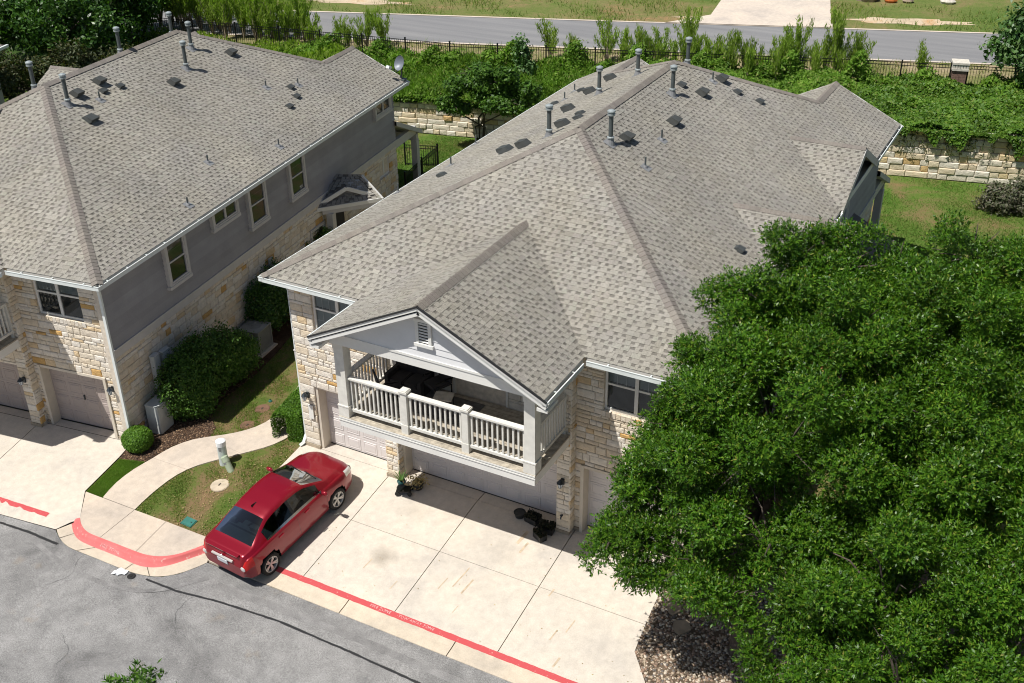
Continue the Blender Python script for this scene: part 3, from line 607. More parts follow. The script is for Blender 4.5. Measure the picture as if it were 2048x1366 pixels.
blades('verge_grass', [(-30, 27), (-30, 40), (14, 54), (16, 37)], 60000, .3, 'grass_blade', lambda x, y: ZB, lambda X, Y: np.where((Y > road_n(X)-.3) & (Y < road_f(X)+.3), 0, np.clip(.3+.5*np.sin(X*.7+Y*.5)*np.sin(Y*.8), .02, .8)), .04, [[(-5.2, 40), (4.1, 43), (3.5, 45.2), (2, 51), (-1, 64), (-7, 62), (-4.1, 48.2)]], label='tufts of grass along both sides of the far road', cat='grass', kind='stuff')

chips('leaf_litter', [(-.2, -4.05), (-.18, .3), (-2.9, -4.04)], 420, .015, 'dry_leaf', lambda x, y: gl(x, y)+.03, flat=.25, label='scattered tan fallen leaves on the patchy grass', cat='leaves', kind='stuff')
chips('drive_litter', [(.5, -.3), (11.2, -.3), (11.9, -4.1), (.5, -4.1)], 110, .013, 'dry_leaf', lambda x, y: gl(x, y)+.036, flat=.2, label='few brown fallen leaves strewn over the concrete drive', cat='leaves', kind='stuff')

for i, (x, y, L, w) in enumerate(((9.75, -3.0, .4, .03), (9.5, -3.35, .34, .035), (6.6, -2.9, .7, .035), (6.9, -3.0, .5, .05), (6.3, -3.1, .4, .03), (4.2, -3.3, .35, .03), (9.9, -4.0, .3, .05), (7.4, -1.0, .5, .09), (7.6, -1.25, .4, .06), (10.2, -1.3, .4, .06), (5.2, -3.6, .3, .025), (8.9, -2.2, .25, .04), (.9, -1.0, .3, .03), (7.0, -3.6, .25, .02))):
    ribbon('rust_streak', dense([(x, y), (x+L*.12, y+L)], .08), w, lambda u, v: gl(u, v)+.03, 'tan_stain', drive, .003, .01)
_r = random.Random(5)
def crack(p, a, n, w):
    P = [p]
    for _ in range(n): a += _r.uniform(-.5, .5); P.append((P[-1][0]+.13*math.cos(a), P[-1][1]+.13*math.sin(a)))
    ribbon('crack', P, w, zst, 'tar', street, .003, .003); return P, a
for p, a, n in (((-.6, -9.0), 1.2, 9), ((6.0, -6.9), .9, 12), ((1.2, -6.9), 2.6, 10), ((-3.2, -7.4), .3, 14), ((8.2, -6.4), .4, 8), ((3.4, -7.7), -.9, 9)):
    P, b = crack(p, a, n, .006)

drape('planting_strip', [(2, -12.2), (30, -11.6), (30, -17), (2, -17)], lambda x, y: zst(x, y)+.1, 1., 'mulch', label='mulched planting strip across the street', **ST)

# ------------------------------------------------------------------ townhouses
zE, OV, XL, XR, YG, PT, HH = 5.5385, .5268, 2.584, 8.984, -2.4965, .49, 6.3256
WX = 2*HH-2*OV; X0, X1, Y0 = -OV, WX+OV, -OV; RX = HH-OV; RY0 = HH-OV; RY1 = 12.93; Y1 = RY1+HH; GM = (XL+XR)/2; GH = (XR-XL)/2; GY = Y0+GH
CS = 1/math.sqrt(1+PT*PT); SN = PT*CS; EXPO = .143
def unit_stone(seed, ring=.62, jt=.18):
    r = random.Random(seed); m = MB(); j = lambda a: a+r.uniform(-.03, .03)
    vs = [(0,0,0),(1,0,0),(1,0,1),(0,0,1),(0,-ring,0),(1,-ring,0),(1,-ring,1),(0,-ring,1)]+[(j(.05),-1+r.uniform(0,jt),j(.09)),(j(.95),-1+r.uniform(0,jt),j(.09)),(j(.95),-1+r.uniform(0,jt),j(.91)),(j(.05),-1+r.uniform(0,jt),j(.91)),(j(.5),-1-.25*jt,j(.5))]
    m.add(vs, [(0,1,5,4),(1,2,6,5),(2,3,7,6),(3,0,4,7),(4,5,9,8),(5,6,10,9),(6,7,11,10),(7,4,8,11),(8,9,12),(9,10,12),(10,11,12),(11,8,12)])
    return m
STONES = [unit_stone(i) for i in range(6)]; STONE_ME = [s.mesh('stone', 'limestone') for s in STONES]
BLOCKS = [unit_stone(40+i, .88, .05) for i in range(6)]; BLOCK_ME = [s.mesh('block', 'wall_block') for s in BLOCKS]
def free(u0, u1, z0, z1, openings):
    iv = [(u0, u1)]
    for a, b, c, d in openings:
        if c < z1-.01 and d > z0+.01:
            nv = []
            for p, q in iv:
                if b <= p or a >= q: nv.append((p, q)); continue
                if a-p > .03: nv.append((p, a))
                if q-b > .03: nv.append((b, q))
            iv = nv
    return iv
def stone_rows(u0, u1, z0, z1, openings, r, hs=(.09, .12, .15, .19, .23), lens=(.18, .58)):
    cuts = sorted({z0, z1} | {c for o in openings for c in o[2:4] if z0 < c < z1}); rows = []
    for a, b in zip(cuts, cuts[1:]):
        z = a
        while b-z > .001:
            h = r.choice(hs)
            if b-z < h*1.6: h = b-z
            rows.append((z, z+h)); z += h
    out = []
    for a, b in rows:
        for p, q in free(u0, u1, a, b, openings):
            u = p
            while q-u > .001:
                w = r.uniform(*lens)*(.75+(b-a)*1.3)
                if q-u < w*1.45: w = q-u
                out.append((u, u+w, a, b)); u += w
    return out
def stone_field(parent, M, u0, u1, z0, z1, openings=(), lim=300, seed=1, depth=.034, obj=True, meshes=None, name='stone', mat='limestone', gap=.009, want=None, **kw):
    r = random.Random(seed); st = stone_rows(u0, u1, z0, z1, openings, r, **kw); n = 0; rest = MB()
    meshes = meshes or STONE_ME
    for a, b, c, d in st:
        i = r.randrange(6); g = gap/2; dp = depth*r.uniform(.72, 1.2)
        S = Matrix.Translation((a+g, .02, c+g)) @ Matrix.Diagonal((b-a-gap, dp+.02, d-c-gap, 1))
        if obj and n < lim and (want is None or want(a, b, c, d)): link(name, meshes[i], parent, M @ S); n += 1
        else: rest.add([S @ Vector(v) for v in STONES[i].v], STONES[i].f)
    if rest.f: rest.build('rubble_'+name, mat, parent, M, kind='stuff')
    return n
def panel(m, u0, u1, z0, z1, y0, y1, openings):
    cuts = sorted({u0, u1} | {c for o in openings for c in o[:2] if u0 < c < u1})
    for a, b in zip(cuts, cuts[1:]):
        z = z0
        for o in sorted(openings, key=lambda o: o[2]):
            if o[0] <= a+1e-6 and o[1] >= b-1e-6:
                if o[2] > z: m.box(a, b, y0, y1, z, o[2])
                z = max(z, o[3])
        if z < z1: m.box(a, b, y0, y1, z, z1)
# ---- roof planes -------------------------------------------------------------
class Face:
    """one roof plane: plan polygon, eave point A, eave direction U, uphill direction G"""
    def __init__(s, poly, A, U, G, z0=zE): s.poly, s.A, s.U, s.G, s.z0 = poly, Vector(A), Vector(U), Vector(G), z0
    def z(s, x, y): return s.z0+PT*((x-s.A.x)*s.G.x+(y-s.A.y)*s.G.y)
    def uv(s, x, y): d = Vector((x, y))-s.A; return d.dot(s.U), d.dot(s.G)/CS
    def pt(s, u, v, h=0):
        q = s.A+s.U*u+s.G*(v*CS); return Vector((q.x-s.G.x*SN*h, q.y-s.G.y*SN*h, s.z0+v*SN+CS*h))
    def spans(s, v):
        P = [s.uv(*p) for p in s.poly]; xs = []
        for (a, b), (c, d) in zip(P, P[1:]+P[:1]):
            if (b > v) != (d > v): xs.append(a+(c-a)*(v-b)/(d-b))
        xs.sort(); return list(zip(xs[::2], xs[1::2]))
def shingle(faces, roof, nobj, v_start=.095, seed=3):
    r = random.Random(seed); base, tabs, singles = MB(), MB(), []
    for fi, (F, pri) in enumerate(faces):
        vmax = max(F.uv(*p)[1] for p in F.poly); k = 0
        while True:
            v0 = v_start+k*EXPO; v1 = min(v0+EXPO, vmax-.004); k += 1
            if v1-v0 < .02: break
            s0, s1 = F.spans(v0+.002), F.spans(v1-.002)
            if len(s0) != len(s1):
                sm = F.spans((v0+v1)/2); s0 = s1 = sm
            for (a0, b0), (a1, b1) in zip(s0, s1):
                tm = .5; am, bm_, vm = a0+(a1-a0)*tm, b0+(b1-b0)*tm, v0+(v1-v0)*tm
                q = [F.pt(a0, v0, .009), F.pt(b0, v0, .009), F.pt(bm_, vm, .007), F.pt(am, vm, .007), F.pt(a0, v0, -.01), F.pt(b0, v0, -.01)]
                base.add(q, [(0,1,2,3), (4,5,1,0)], 1)     # laminate edge strip, light
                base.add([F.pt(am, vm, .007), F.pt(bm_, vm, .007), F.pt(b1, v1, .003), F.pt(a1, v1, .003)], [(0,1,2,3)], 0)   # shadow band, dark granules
                u = min(a0, a1)+r.uniform(-.25, .05); end = max(b0, b1)
                while u < end:
                    w = r.choice((.09, .11, .13, .16, .2))*r.uniform(.85, 1.15); ua, ub = u, u+w; u = ub+(r.choice((.06, .08, .1, .13)) if r.random() < .88 else .004)
                    c = [(max(ua, a0), v0), (min(ub, b0), v0), (min(ub, b1), v1+.01), (max(ua, a1), v1+.01)]
                    if c[1][0]-c[0][0] < .015 or c[2][0]-c[3][0] < .015: continue
                    full = c[0][0] == ua == c[3][0] and c[1][0] == ub == c[2][0] and v1-v0 > EXPO*.99
                    if full and pri: singles.append((pri(F.pt((ua+ub)/2, v0)), F, ua, ub, v0)); continue
                    T = [F.pt(*c[0], .019), F.pt(*c[1], .019), F.pt(*c[2], .0085), F.pt(*c[3], .0085), F.pt(*c[0], .004), F.pt(*c[1], .004), F.pt(*c[2], 0), F.pt(*c[3], 0)]
                    tabs.add(T, [(0,1,2,3), (4,5,1,0), (5,6,2,1), (7,4,0,3)])
    singles.sort(key=lambda t: t[0])
    for i, (_, F, ua, ub, v0) in enumerate(singles):
        o = F.pt(ua, v0); ux = Vector((F.U.x, F.U.y, 0)); vy = F.pt(0, 1)-F.pt(0, 0); nz = ux.cross(vy)
        if i < nobj:
            M = Matrix(((ux.x*(ub-ua), vy.x, nz.x, o.x), (ux.y*(ub-ua), vy.y, nz.y, o.y), (ux.z*(ub-ua), vy.z, nz.z, o.z), (0, 0, 0, 1)))
            link('shingle', SHINGLE_ME, roof, M)
        else:
            T = [F.pt(ua, v0, .019), F.pt(ub, v0, .019), F.pt(ub, v0+EXPO+.01, .0085), F.pt(ua, v0+EXPO+.01, .0085), F.pt(ua, v0, .004), F.pt(ub, v0, .004), F.pt(ub, v0+EXPO, 0), F.pt(ua, v0+EXPO, 0)]
            tabs.add(T, [(0,1,2,3), (4,5,1,0), (5,6,2,1), (7,4,0,3)])
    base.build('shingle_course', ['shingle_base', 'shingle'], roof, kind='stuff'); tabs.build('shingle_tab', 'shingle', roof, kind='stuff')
_s = MB(); _E = EXPO
_s.add([(0,0,.019),(1,0,.019),(1,_E+.01,.0085),(0,_E+.01,.0085),(0,0,.004),(1,0,.004),(1,_E,0),(0,_E,0)], [(0,1,2,3),(4,5,1,0),(5,6,2,1),(7,4,0,3)])
SHINGLE_ME = _s.mesh('shingle', 'shingle')
def ridge_caps(roof, p, q, n1, n2, obj=True, w=.16, expo=.143):
    """overlapping bent caps from p (low end) to q; n1, n2 = plane normals on both sides"""
    p, q = Vector(p), Vector(q); L = (q-p).length; t = (q-p)/L; n1, n2 = Vector(n1).normalized(), Vector(n2).normalized()
    a = n1.cross(t).normalized(); b = t.cross(n2).normalized(); up = (n1+n2).normalized()
    if a.dot(n2) > 0: a = -a
    if b.dot(n1) > 0: b = -b
    m = MB(); ln = expo*1.35; vs = []
    for s_, h in ((0, .034), (ln, .02)):
        c = t*s_+up*h; vs += [c+a*w, c+a*w*.5+up*.012, c+up*.022, c+b*w*.5+up*.012, c+b*w]
    vs += [vs[0]-n1*.03, vs[2]-up*.02, vs[4]-n2*.03]
    m.add(vs, [(0,1,6,5),(1,2,7,6),(2,3,8,7),(3,4,9,8),(10,11,2,1,0),(11,12,4,3,2)])
    me = m.mesh('ridge_cap', 'ridge'); k = int(L/expo)
    if obj:
        for i in range(k): link('ridge_cap', me, roof, Matrix.Translation(p+t*(i*expo)))
    else:
        J = MB()
        for i in range(k): J.add([Vector(v)+p+t*(i*expo) for v in m.v], m.f)
        J.build('ridge_cap_row', 'ridge', roof, kind='stuff')
NF, NL, NR, NB = (0, -PT, 1), (-PT, 0, 1), (PT, 0, 1), (0, PT, 1)
def gutter(house, p, q, out, hang=True):
    p, q, o = Vector(p), Vector(q), Vector(out); d = (q-p).normalized(); m = MB(); up = Vector((0,0,1)); c = (p+q)/2; hl = (q-p)/2
    m.obox(c-o*.008-up*.06, hl, o*.008, up*.06); m.obox(c-o*.066-up*.112, hl, o*.05, up*.008); m.obox(c-o*.118-up*.05, hl, o*.006, up*.07)
    m.obox(c-o*.066-up*.075, hl*.998, o*.049, up*.004, 1); m.obox(c-o*.004+up*.002, hl, o*.014, up*.008)
    g = m.build('gutter', ['gutter_white', 'gutter_inside'], house)
    if hang:
        L = (q-p).length; n = max(1, int(L/.85))
        for i in range(n): hm = MB(); hm.obox(p+d*(L*(i+.5)/n)-o*.055+up*.012, d*.016, o*.06, up*.005); hm.build('hanger', 'gutter_white', g)
    return g
def win(parent, M, w, h, lights=1, sash=True, trim=0., upper='blind', lower='screen', frame='white_paint', sill=False, muntins=False, tmat='house_trim', bmat='blind'):
    """window unit in a local frame: X along the wall, Z up, -Y outwards"""
    m = MB(); f = .055
    m.box(0, w, -.012, .07, 0, f); m.box(0, w, -.012, .07, h-f, h); m.box(0, f, -.012, .07, f, h-f); m.box(w-f, w, -.012, .07, f, h-f)
    lw = (w-2*f-(lights-1)*.09)/lights; xs = [f+i*(lw+.09) for i in range(lights)]
    for x in xs[1:]: m.box(x-.09, x, -.008, .07, f, h-f)
    if sash:
        for x in xs: m.box(x, x+lw, .002, .06, h*.5-.025, h*.5+.025)
    fr = m.build('window', frame, parent, M)
    if trim:
        t = MB(); t.box(-trim, 0, -.03, .11, -trim*.6, h+trim); t.box(w, w+trim, -.03, .11, -trim*.6, h+trim); t.box(-trim*1.25, w+trim*1.25, -.045, .11, -trim*1.6, -trim*.6-.0); t.box(0, w, -.03, .11, -trim*.6, 0); t.box(0, w, -.03, .11, h, h+trim)
        t.build('window_trim', tmat, fr, M)
    halves = [(f, h*.5-.025, lower), (h*.5+.025, h-f, upper)] if sash else [(f, h-f, upper)]
    for x in xs:
        for a, b, bk in halves:
            p = MB(); p.add([(x, .025, a), (x+lw, .025, a), (x+lw, .025, b), (x, .025, b)], [(0,1,2,3)]); p.build('pane', 'glass', fr, M)
            q = MB()
            if bk == 'blind':
                z = a+.02
                while z < b: q.add([(x, .06, z), (x+lw, .06, z), (x+lw, .085, z+.035), (x, .085, z+.035)], [(0,1,2,3)]); z += .045
                q.build('blind', bmat, fr, M)
            else:
                q.add([(x, .045, a), (x+lw, .045, a), (x+lw, .045, b), (x, .045, b)], [(0,1,2,3)]); q.build('screen', 'screen', fr, M)
            if muntins and bk == 'blind':
                g = MB(); [g.box(x+lw*k/3-.006, x+lw*k/3+.006, .028, .036, a, b) for k in (1, 2)]; g.box(x, x+lw, .028, .036, (a+b)/2-.006, (a+b)/2+.006); g.build('muntin', 'white_paint', fr, M)
    d = MB(); d.box(0, w, .11, .2, 0, h); d.build('dark_backing', 'dark_interior', fr, M)
    if sill:
        n = int(w/.115); bw = (w+.12)/n
        for i in range(n):
            s = MB(); s.box(-.06+i*bw+.006, -.06+(i+1)*bw-.006, -.115, .0, -.15, -.012); s.build('sill_stone', 'limestone', fr, M)
    return fr
def garage_door(parent, x0, x1, z1, y, cols, mat, rows=4):
    m = MB(); m.box(x0, x1, y, y+.05, .04, z1); d = m.build('garage_door', mat, parent); rh = (z1-.04)/rows; cw = (x1-x0)/cols
    pm = MB(); W_, H_ = cw-.1, rh-.13
    o = [(0,0,0),(W_,0,0),(W_,0,H_),(0,0,H_)]; b = .03
    ins = lambda k, yy: [(k,yy,k),(W_-k,yy,k),(W_-k,yy,H_-k),(k,yy,H_-k)]
    vs = o+ins(.012, -.012)+ins(.03, -.012)+ins(.05, -.004)+ins(.075, -.016); fs = []
    for r in range(4): fs += [(r*4+i, r*4+(i+1) % 4, r*4+4+(i+1) % 4, r*4+4+i) for i in range(4)]
    pm.add(vs, fs+[(16,17,18,19)]); me = pm.mesh('door_panel', mat)
    for i in range(cols):
        for j in range(rows): link('door_panel', me, d, Matrix.Translation((x0+i*cw+.05, y-.001, .04+j*rh+.065)))
    g = MB()
    for j in range(1, rows): g.box(x0, x1, y-.004, y+.002, .04+j*rh-.006, .04+j*rh+.006)
    g.build('section_seam', 'drip_edge' if False else mat, d)
    hd = MB(); hd.box((x0+x1)/2-.02, (x0+x1)/2+.02, y-.035, y, .98, 1.14); hd.build('handle', 'lamp_metal', d)
    sw = MB(); sw.box(x0, x1, y-.01, y+.04, .03, .06); sw.build('bottom_seal', 'drip_edge', d)
    return d
def wall_lamp(house, x, y, z):
    m = MB(); m.box(x-.045, x+.045, y-.02, y+.02, z-.12, z+.06); m.tube([(x, y-.01, z+.02), (x, y-.1, z+.1), (x, y-.14, z+.06)], .012, 6)
    L = m.build('wall_lamp', 'lamp_metal', house)
    g = MB(); g.lathe([(.045, -.12), (.075, .02)], (x, y-.14, z), 6); g.build('lantern_glass', 'frost_glass', L)
    c = MB(); c.lathe([(.1, .02), (.085, .035), (.03, .1), (.012, .13), (0, .14)], (x, y-.14, z), 6)
    for k in range(6): a = k*math.pi/3; c.tube([(x+.045*math.cos(a), y-.14+.045*math.sin(a), z-.12), (x+.075*math.cos(a), y-.14+.075*math.sin(a), z+.02)], .006, 4)
    c.lathe([(0, -.16), (.03, -.135), (.05, -.12)], (x, y-.14, z), 6); c.build('lantern_cap', 'lamp_metal', L)
def roof_z(x, y): return zE+PT*min(x-X0, X1-x, y-Y0, Y1-y)
def flue(house, x, y, h=.88):
    z = roof_z(x, y); m = MB(); m.tube([(x, y, z-.05), (x, y, z+h)], .062, 12); f = m.build('flue_pipe', 'vent_grey', house, smooth=False)
    c = MB(); c.lathe([(.062, h-.1), (.105, h-.1), (.105, h-.05), (.07, h-.045), (.07, h-.01), (.115, h-.005), (.11, h+.03), (.05, h+.06), (0, h+.065)], (x, y, z), 14); c.build('flue_cap', 'vent_cap', f)
    k = MB(); k.lathe([(.075, .17), (.1, .165), (.1, .2), (.066, .215)], (x, y, z), 12); k.build('storm_collar', 'vent_cap', f)
    s = MB(); s.lathe([(.14, -.06), (.105, .06), (.072, .18)], (x, y, z), 12); sx = 1 if x > RX else -1
    s.obox((x, y, z+.02), (.17*CS, 0, -sx*.17*SN), (0, .17, 0), (sx*.006*SN, 0, .006*CS)); s.build('flashing', 'flashing', f)
def thin_pipe(house, x, y, h=.3):
    z = roof_z(x, y); m = MB(); m.tube([(x, y, z-.03), (x, y, z+h)], .026, 8); f = m.build('vent_pipe', 'vent_grey', house); sx = 1 if x > RX else -1
    s = MB(); s.lathe([(.085, -.04), (.06, .03), (.03, .07)], (x, y, z), 10); s.obox((x+sx*.03*CS, y, z+.018-sx*sx*.03*SN), (.14*CS, 0, -sx*.14*SN), (0, .13, 0), (sx*.005*SN, 0, .005*CS)); s.build('flashing', 'flashing', f)
def box_vent(house, x, y, size=.18, mat='roof_vent_grey', hgt=.2):
    """low hood whose open end looks down the slope"""
    z = roof_z(x, y); sx = 1 if x > RX else -1; m = MB(); a = size; 
    dn = Vector((sx*CS, 0, -SN)); sd = Vector((0, 1, 0)); n = Vector((sx*SN, 0, CS)); o = Vector((x, y, z))+n*.015
    P = lambda u, v, w: o+dn*u+sd*v+n*w
    vs = [P(-a,-a*.8,0), P(-a,a*.8,0), P(a*.6,a,0), P(a*.6,-a,0), P(-a*.45,-a*.75,hgt*.85), P(-a*.45,a*.75,hgt*.85), P(a,a*.95,hgt), P(a,-a*.95,hgt), P(a*.97,a*.95,hgt*.45), P(a*.97,-a*.95,hgt*.45)]
    m.add(vs, [(0,1,5,4),(4,5,6,7),(7,6,8,9),(1,2,8,6,5),(0,4,7,9,3),(9,8,2,3)]); m.build('roof_vent', mat, house)

def townhouse(loc, rz, cross, label, near, door_mat, seed, vents):
    H = empty('townhouse', loc, rz, label=label, cat='house', group='matching two storey townhouses')
    rng_ = random.Random(seed)
    # ---------- roof
    cg = []   # cross gables on one side: (ridge y, half width, overhang past the eave)
    cg = [(13.0, 2.43, -.03), (7.16, 2.31, 1.05)]
    front = Face([(X0, Y0), (XL, Y0), (GM, GY), (XR, Y0), (X1, Y0), (RX, RY0)], (X0, Y0), (1, 0), (0, 1))
    gL = Face([(XL, YG), (GM, YG), (GM, GY), (XL, Y0)], (XL, Y0), (0, -1), (1, 0)); gR = Face([(XR, YG), (XR, Y0), (GM, GY), (GM, YG)], (XR, YG), (0, 1), (-1, 0))
    W2 = 2.5; yb = RY1+(HH-W2)
    lp_ = [(X0, Y0), (RX, RY0), (RX, RY1), (X0+W2, yb), (X0+W2, Y1), (X0, Y1)]; rp_ = [(X1, Y0), (X1, Y1), (X1-W2, Y1), (X1-W2, yb), (RX, RY1), (RX, RY0)]
    if cross == 'right': rp_ = [(X1, Y0)]+[p for y, w, e in sorted(cg) for p in ((X1, y-w), (X1-w, y), (X1, y+w))]+rp_[1:]
    else: lp_ = lp_+[p for y, w, e in sorted(cg, reverse=True) for p in ((X0, y+w), (X0+w, y), (X0, y-w))]
    left = Face(lp_, (X0, Y1), (0, -1), (1, 0)); right = Face(rp_, (X1, Y0), (0, 1), (-1, 0))
    back = Face([(RX, RY1), (X0+W2, yb), (X0+2*W2, Y1), (X1-2*W2, Y1), (X1-W2, yb)], (X1, Y1), (-1, 0), (0, -1))
    rl = Face([(X0+W2, yb), (X0+W2, Y1), (X0+2*W2, Y1)], (X0+2*W2, Y0), (0, 1), (-1, 0)); rr = Face([(X1-W2, yb), (X1-2*W2, Y1), (X1-W2, Y1)], (X1-2*W2, Y1), (0, -1), (1, 0))
    faces = [front, gL, gR, left, right, back, rl, rr]; cgf = []
    for y, w, e in cg:
        if cross == 'right':
            xe = X1+e; A = Face([(X1-w, y), (X1, y-w)]+([(xe, y-w)] if e > 0 else [])+[(xe, y)], (X1-w, y-w), (1, 0), (0, 1)); B = Face([(X1-w, y), (xe, y)]+([(xe, y+w)] if e > 0 else [])+[(X1, y+w)], (xe, y+w), (-1, 0), (0, -1))
        else:
            xe = X0-e; A = Face([(X0+w, y), (xe, y)]+([(xe, y-w)] if e > 0 else [])+[(X0, y-w)], (xe, y-w), (1, 0), (0, 1)); B = Face([(X0+w, y), (X0, y+w)]+([(xe, y+w)] if e > 0 else [])+[(xe, y)], (X0+w, y+w), (-1, 0), (0, -1))
        cgf += [A, B]
    faces += cgf
    rm = MB()
    for F in faces:
        n = len(F.poly); vs = [(x, y, F.z(x, y)-.004) for x, y in F.poly]
        # keep the deck's eave edge behind the gutter
        vs = [tuple(Vector(v)) for v in vs]; bot = [(v[0], v[1], v[2]-.13) for v in vs]
        a = sum(F.poly[i][0]*F.poly[(i+1) % n][1]-F.poly[(i+1) % n][0]*F.poly[i][1] for i in range(n)); sg = 1 if a > 0 else -1
        cx = sum(v[0] for v in vs)/n; cy = sum(v[1] for v in vs)/n
        def pull(v, dz):
            x, y, z = v; k = .1; u_, w_ = F.uv(x, y)
            if w_ < k: x += F.G.x*(k-w_)*CS; y += F.G.y*(k-w_)*CS; z = F.z(x, y)-.004+dz
            return (x, y, z)
        vs = [pull(v, 0) for v in vs]; bot = [pull(v, -.13) for v in bot]
        top = tuple(range(n)); bt = tuple(range(n, 2*n))
        rm.add(vs+bot, [top if sg > 0 else top[::-1]], 0); b0 = len(rm.v)-2*n
        rm.f.append(tuple(b0+i for i in (bt[::-1] if sg > 0 else bt))); rm.mi.append(1)
        for i in range(n):
            q = (i, i+n, (i+1) % n+n, (i+1) % n); rm.f.append(tuple(b0+j for j in (q if sg > 0 else q[::-1]))); rm.mi.append(1)
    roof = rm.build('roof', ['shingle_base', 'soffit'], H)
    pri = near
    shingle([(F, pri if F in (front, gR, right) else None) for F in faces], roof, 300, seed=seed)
    zr = zE+PT*HH; zg = zE+PT*GH; zw = zE+PT*W2
    ridge_caps(roof, (X0+.08, Y0+.08, zE+PT*.08), (RX, RY0, zr), NF, NL); ridge_caps(roof, (X1-.08, Y0+.08, zE+PT*.08), (RX, RY0, zr), NR, NF)
    ridge_caps(roof, (RX, RY1, zr+.01), (RX, RY0-.1, zr+.01), NL, NR); ridge_caps(roof, (GM, YG, zg), (GM, GY+.05, zg), NL, NR)
    ridge_caps(roof, (X0+W2, yb, zw), (RX, RY1, zr), NB, NL, False); ridge_caps(roof, (X1-W2, yb, zw), (RX, RY1, zr), NR, NB, False)
    ridge_caps(roof, (X0+W2, Y1, zw), (X0+W2, yb, zw), NL, NR, False); ridge_caps(roof, (X1-W2, Y1, zw), (X1-W2, yb, zw), NL, NR, False)
    for y, w, e in cg:
        if cross == 'right': ridge_caps(roof, (X1+e, y, zE+PT*w), (X1-w, y, zE+PT*w), NF, NB, False, .13)
        else: ridge_caps(roof, (X0-e, y, zE+PT*w), (X0+w, y, zE+PT*w), NF, NB, False, .13)
    # ---------- gutters
    g = gutter
    g(H, (X0, Y0, zE), (XL, Y0, zE), (0, -1, 0)); g(H, (XR, Y0, zE), (X1, Y0, zE), (0, -1, 0)); g(H, (XL, YG, zE), (XL, Y0-.12, zE), (-1, 0, 0)); g(H, (XR, YG, zE), (XR, Y0-.12, zE), (1, 0, 0))
    if cross == 'right':
        g(H, (X0, Y0+.0, zE), (X0, Y1, zE), (-1, 0, 0)); cuts = [Y0]+[c for y, w, e in sorted(cg) for c in (y-w, y+w)]+[Y1]
        for a, b in zip(cuts[::2], cuts[1::2]): g(H, (X1, a, zE), (X1, b, zE), (1, 0, 0))
    else:
        g(H, (X1, Y0, zE), (X1, Y1, zE), (1, 0, 0)); cuts = [Y0]+[c for y, w, e in sorted(cg) for c in (y-w, y+w)]+[Y1]
        for a, b in zip(cuts[::2], cuts[1::2]): g(H, (X0, a, zE), (X0, b, zE), (-1, 0, 0))
    # ---------- eaves: soffit and fascia
    m = MB(); zq = zE-.135
    m.box(X0+.13, XL, Y0+.13, .05, zq-.02, zq); m.box(XR, X1-.13, Y0+.13, .05, zq-.02, zq); m.box(X0+.13, .05, .05, Y1-.2, zq-.021, zq-.001); m.box(WX-.05, X1-.13, .05, Y1-.2, zq-.021, zq-.001)
    m.box(X0+.1, XL, Y0+.12, Y0+.145, zq-.03, zE+.03); m.box(XR, X1-.1, Y0+.12, Y0+.145, zq-.03, zE+.03); m.box(X0+.12, X0+.145, Y0+.15, Y1-.1, zq-.03, zE+.03); m.box(X1-.145, X1-.12, Y0+.15, Y1-.1, zq-.03, zE+.03)
    m.box(XL+.12, XL+.145, YG+.06, Y0+.1, zq-.03, zE+.03); m.box(XR-.145, XR-.12, YG+.06, Y0+.1, zq-.03, zE+.03)
    m.build('eave_board', 'white_paint', H)
    # ---------- front walls
    yR = .1
    G1, W1 = (.5, 2.914, -1, 2.13), (.73, 2.3, 3.92, 5.35); G3, W3 = (8.66, 11.1, -1, 2.15), (9.2, 10.78, 3.92, 5.35)
    fm = MB(); panel(fm, 0, 2.914, -.3, zq-.02, .03, .2, [G1, W1]); panel(fm, 8.48, WX, -.3, zq-.02, yR+.03, yR+.2, [G3, W3])
    fm.box(2.914, 3.308, -.14, .2, -.3, 2.66); fm.box(8.108, 8.48, -.14, .2, -.3, 2.66); fm.box(3.308, 8.108, -.14, .2, 2.13, 2.66); fm.box(8.28, 8.48, -.14, .2, 2.66, zq-.02)
    fm.box(2.8, 8.28, .22, .35, 2.66, zq-.02)
    fw = fm.build('front_wall', 'mortar', H); T = Matrix.Translation
    k = 300; vis = near
    wantA = (lambda a, b, c, d: True)
    n = stone_field(fw, T((0, 0, 0)), 0, 2.914, .12, zq-.03, [G1, W1], k, seed, want=wantA if cross == 'right' else (lambda *a: False)); k -= n
    n = stone_field(fw, T((0, yR, 0)), 8.48, WX, .12, zq-.03, [G3, W3], k, seed+1, want=(lambda a, b, c, d: a < 10.3) if cross == 'right' else wantA); k -= n
    n = stone_field(fw, T((0, -.17, 0)), 2.914, 3.308, .12, 2.66, [], k, seed+2, want=wantA if cross == 'right' else (lambda *a: False), lens=(.18, .4)); k -= n
    n = stone_field(fw, T((0, -.17, 0)), 8.108, 8.48, .12, 2.66, [], k, seed+3, lens=(.18, .4)); k -= n
    n = stone_field(fw, T((0, -.17, 0)), 8.28, 8.48, 2.66, zq-.03, [], k, seed+4, lens=(.1, .2)); k -= n
    stone_field(fw, T((0, -.17, 0)), 3.308, 8.108, 2.13, 2.66, [], 0, seed+5)
    R90 = Matrix.Rotation(math.pi/2, 4, 'Z')
    stone_field(fw, T((8.48, 0, 0)) @ R90, -.2, .1, .12, zq-.03, [], k, seed+6, lens=(.15, .3)); 
    stone_field(fw, T((3.308, 0, 0)) @ R90, -.2, .3, .12, 2.13, [], 0, seed+7)
    D1 = (5.02, 6.5, 2.9, 5.2); WB = (3.55, 4.45, 3.99, 5.04); WC = (7.25, 7.8, 4.64, 5.04)
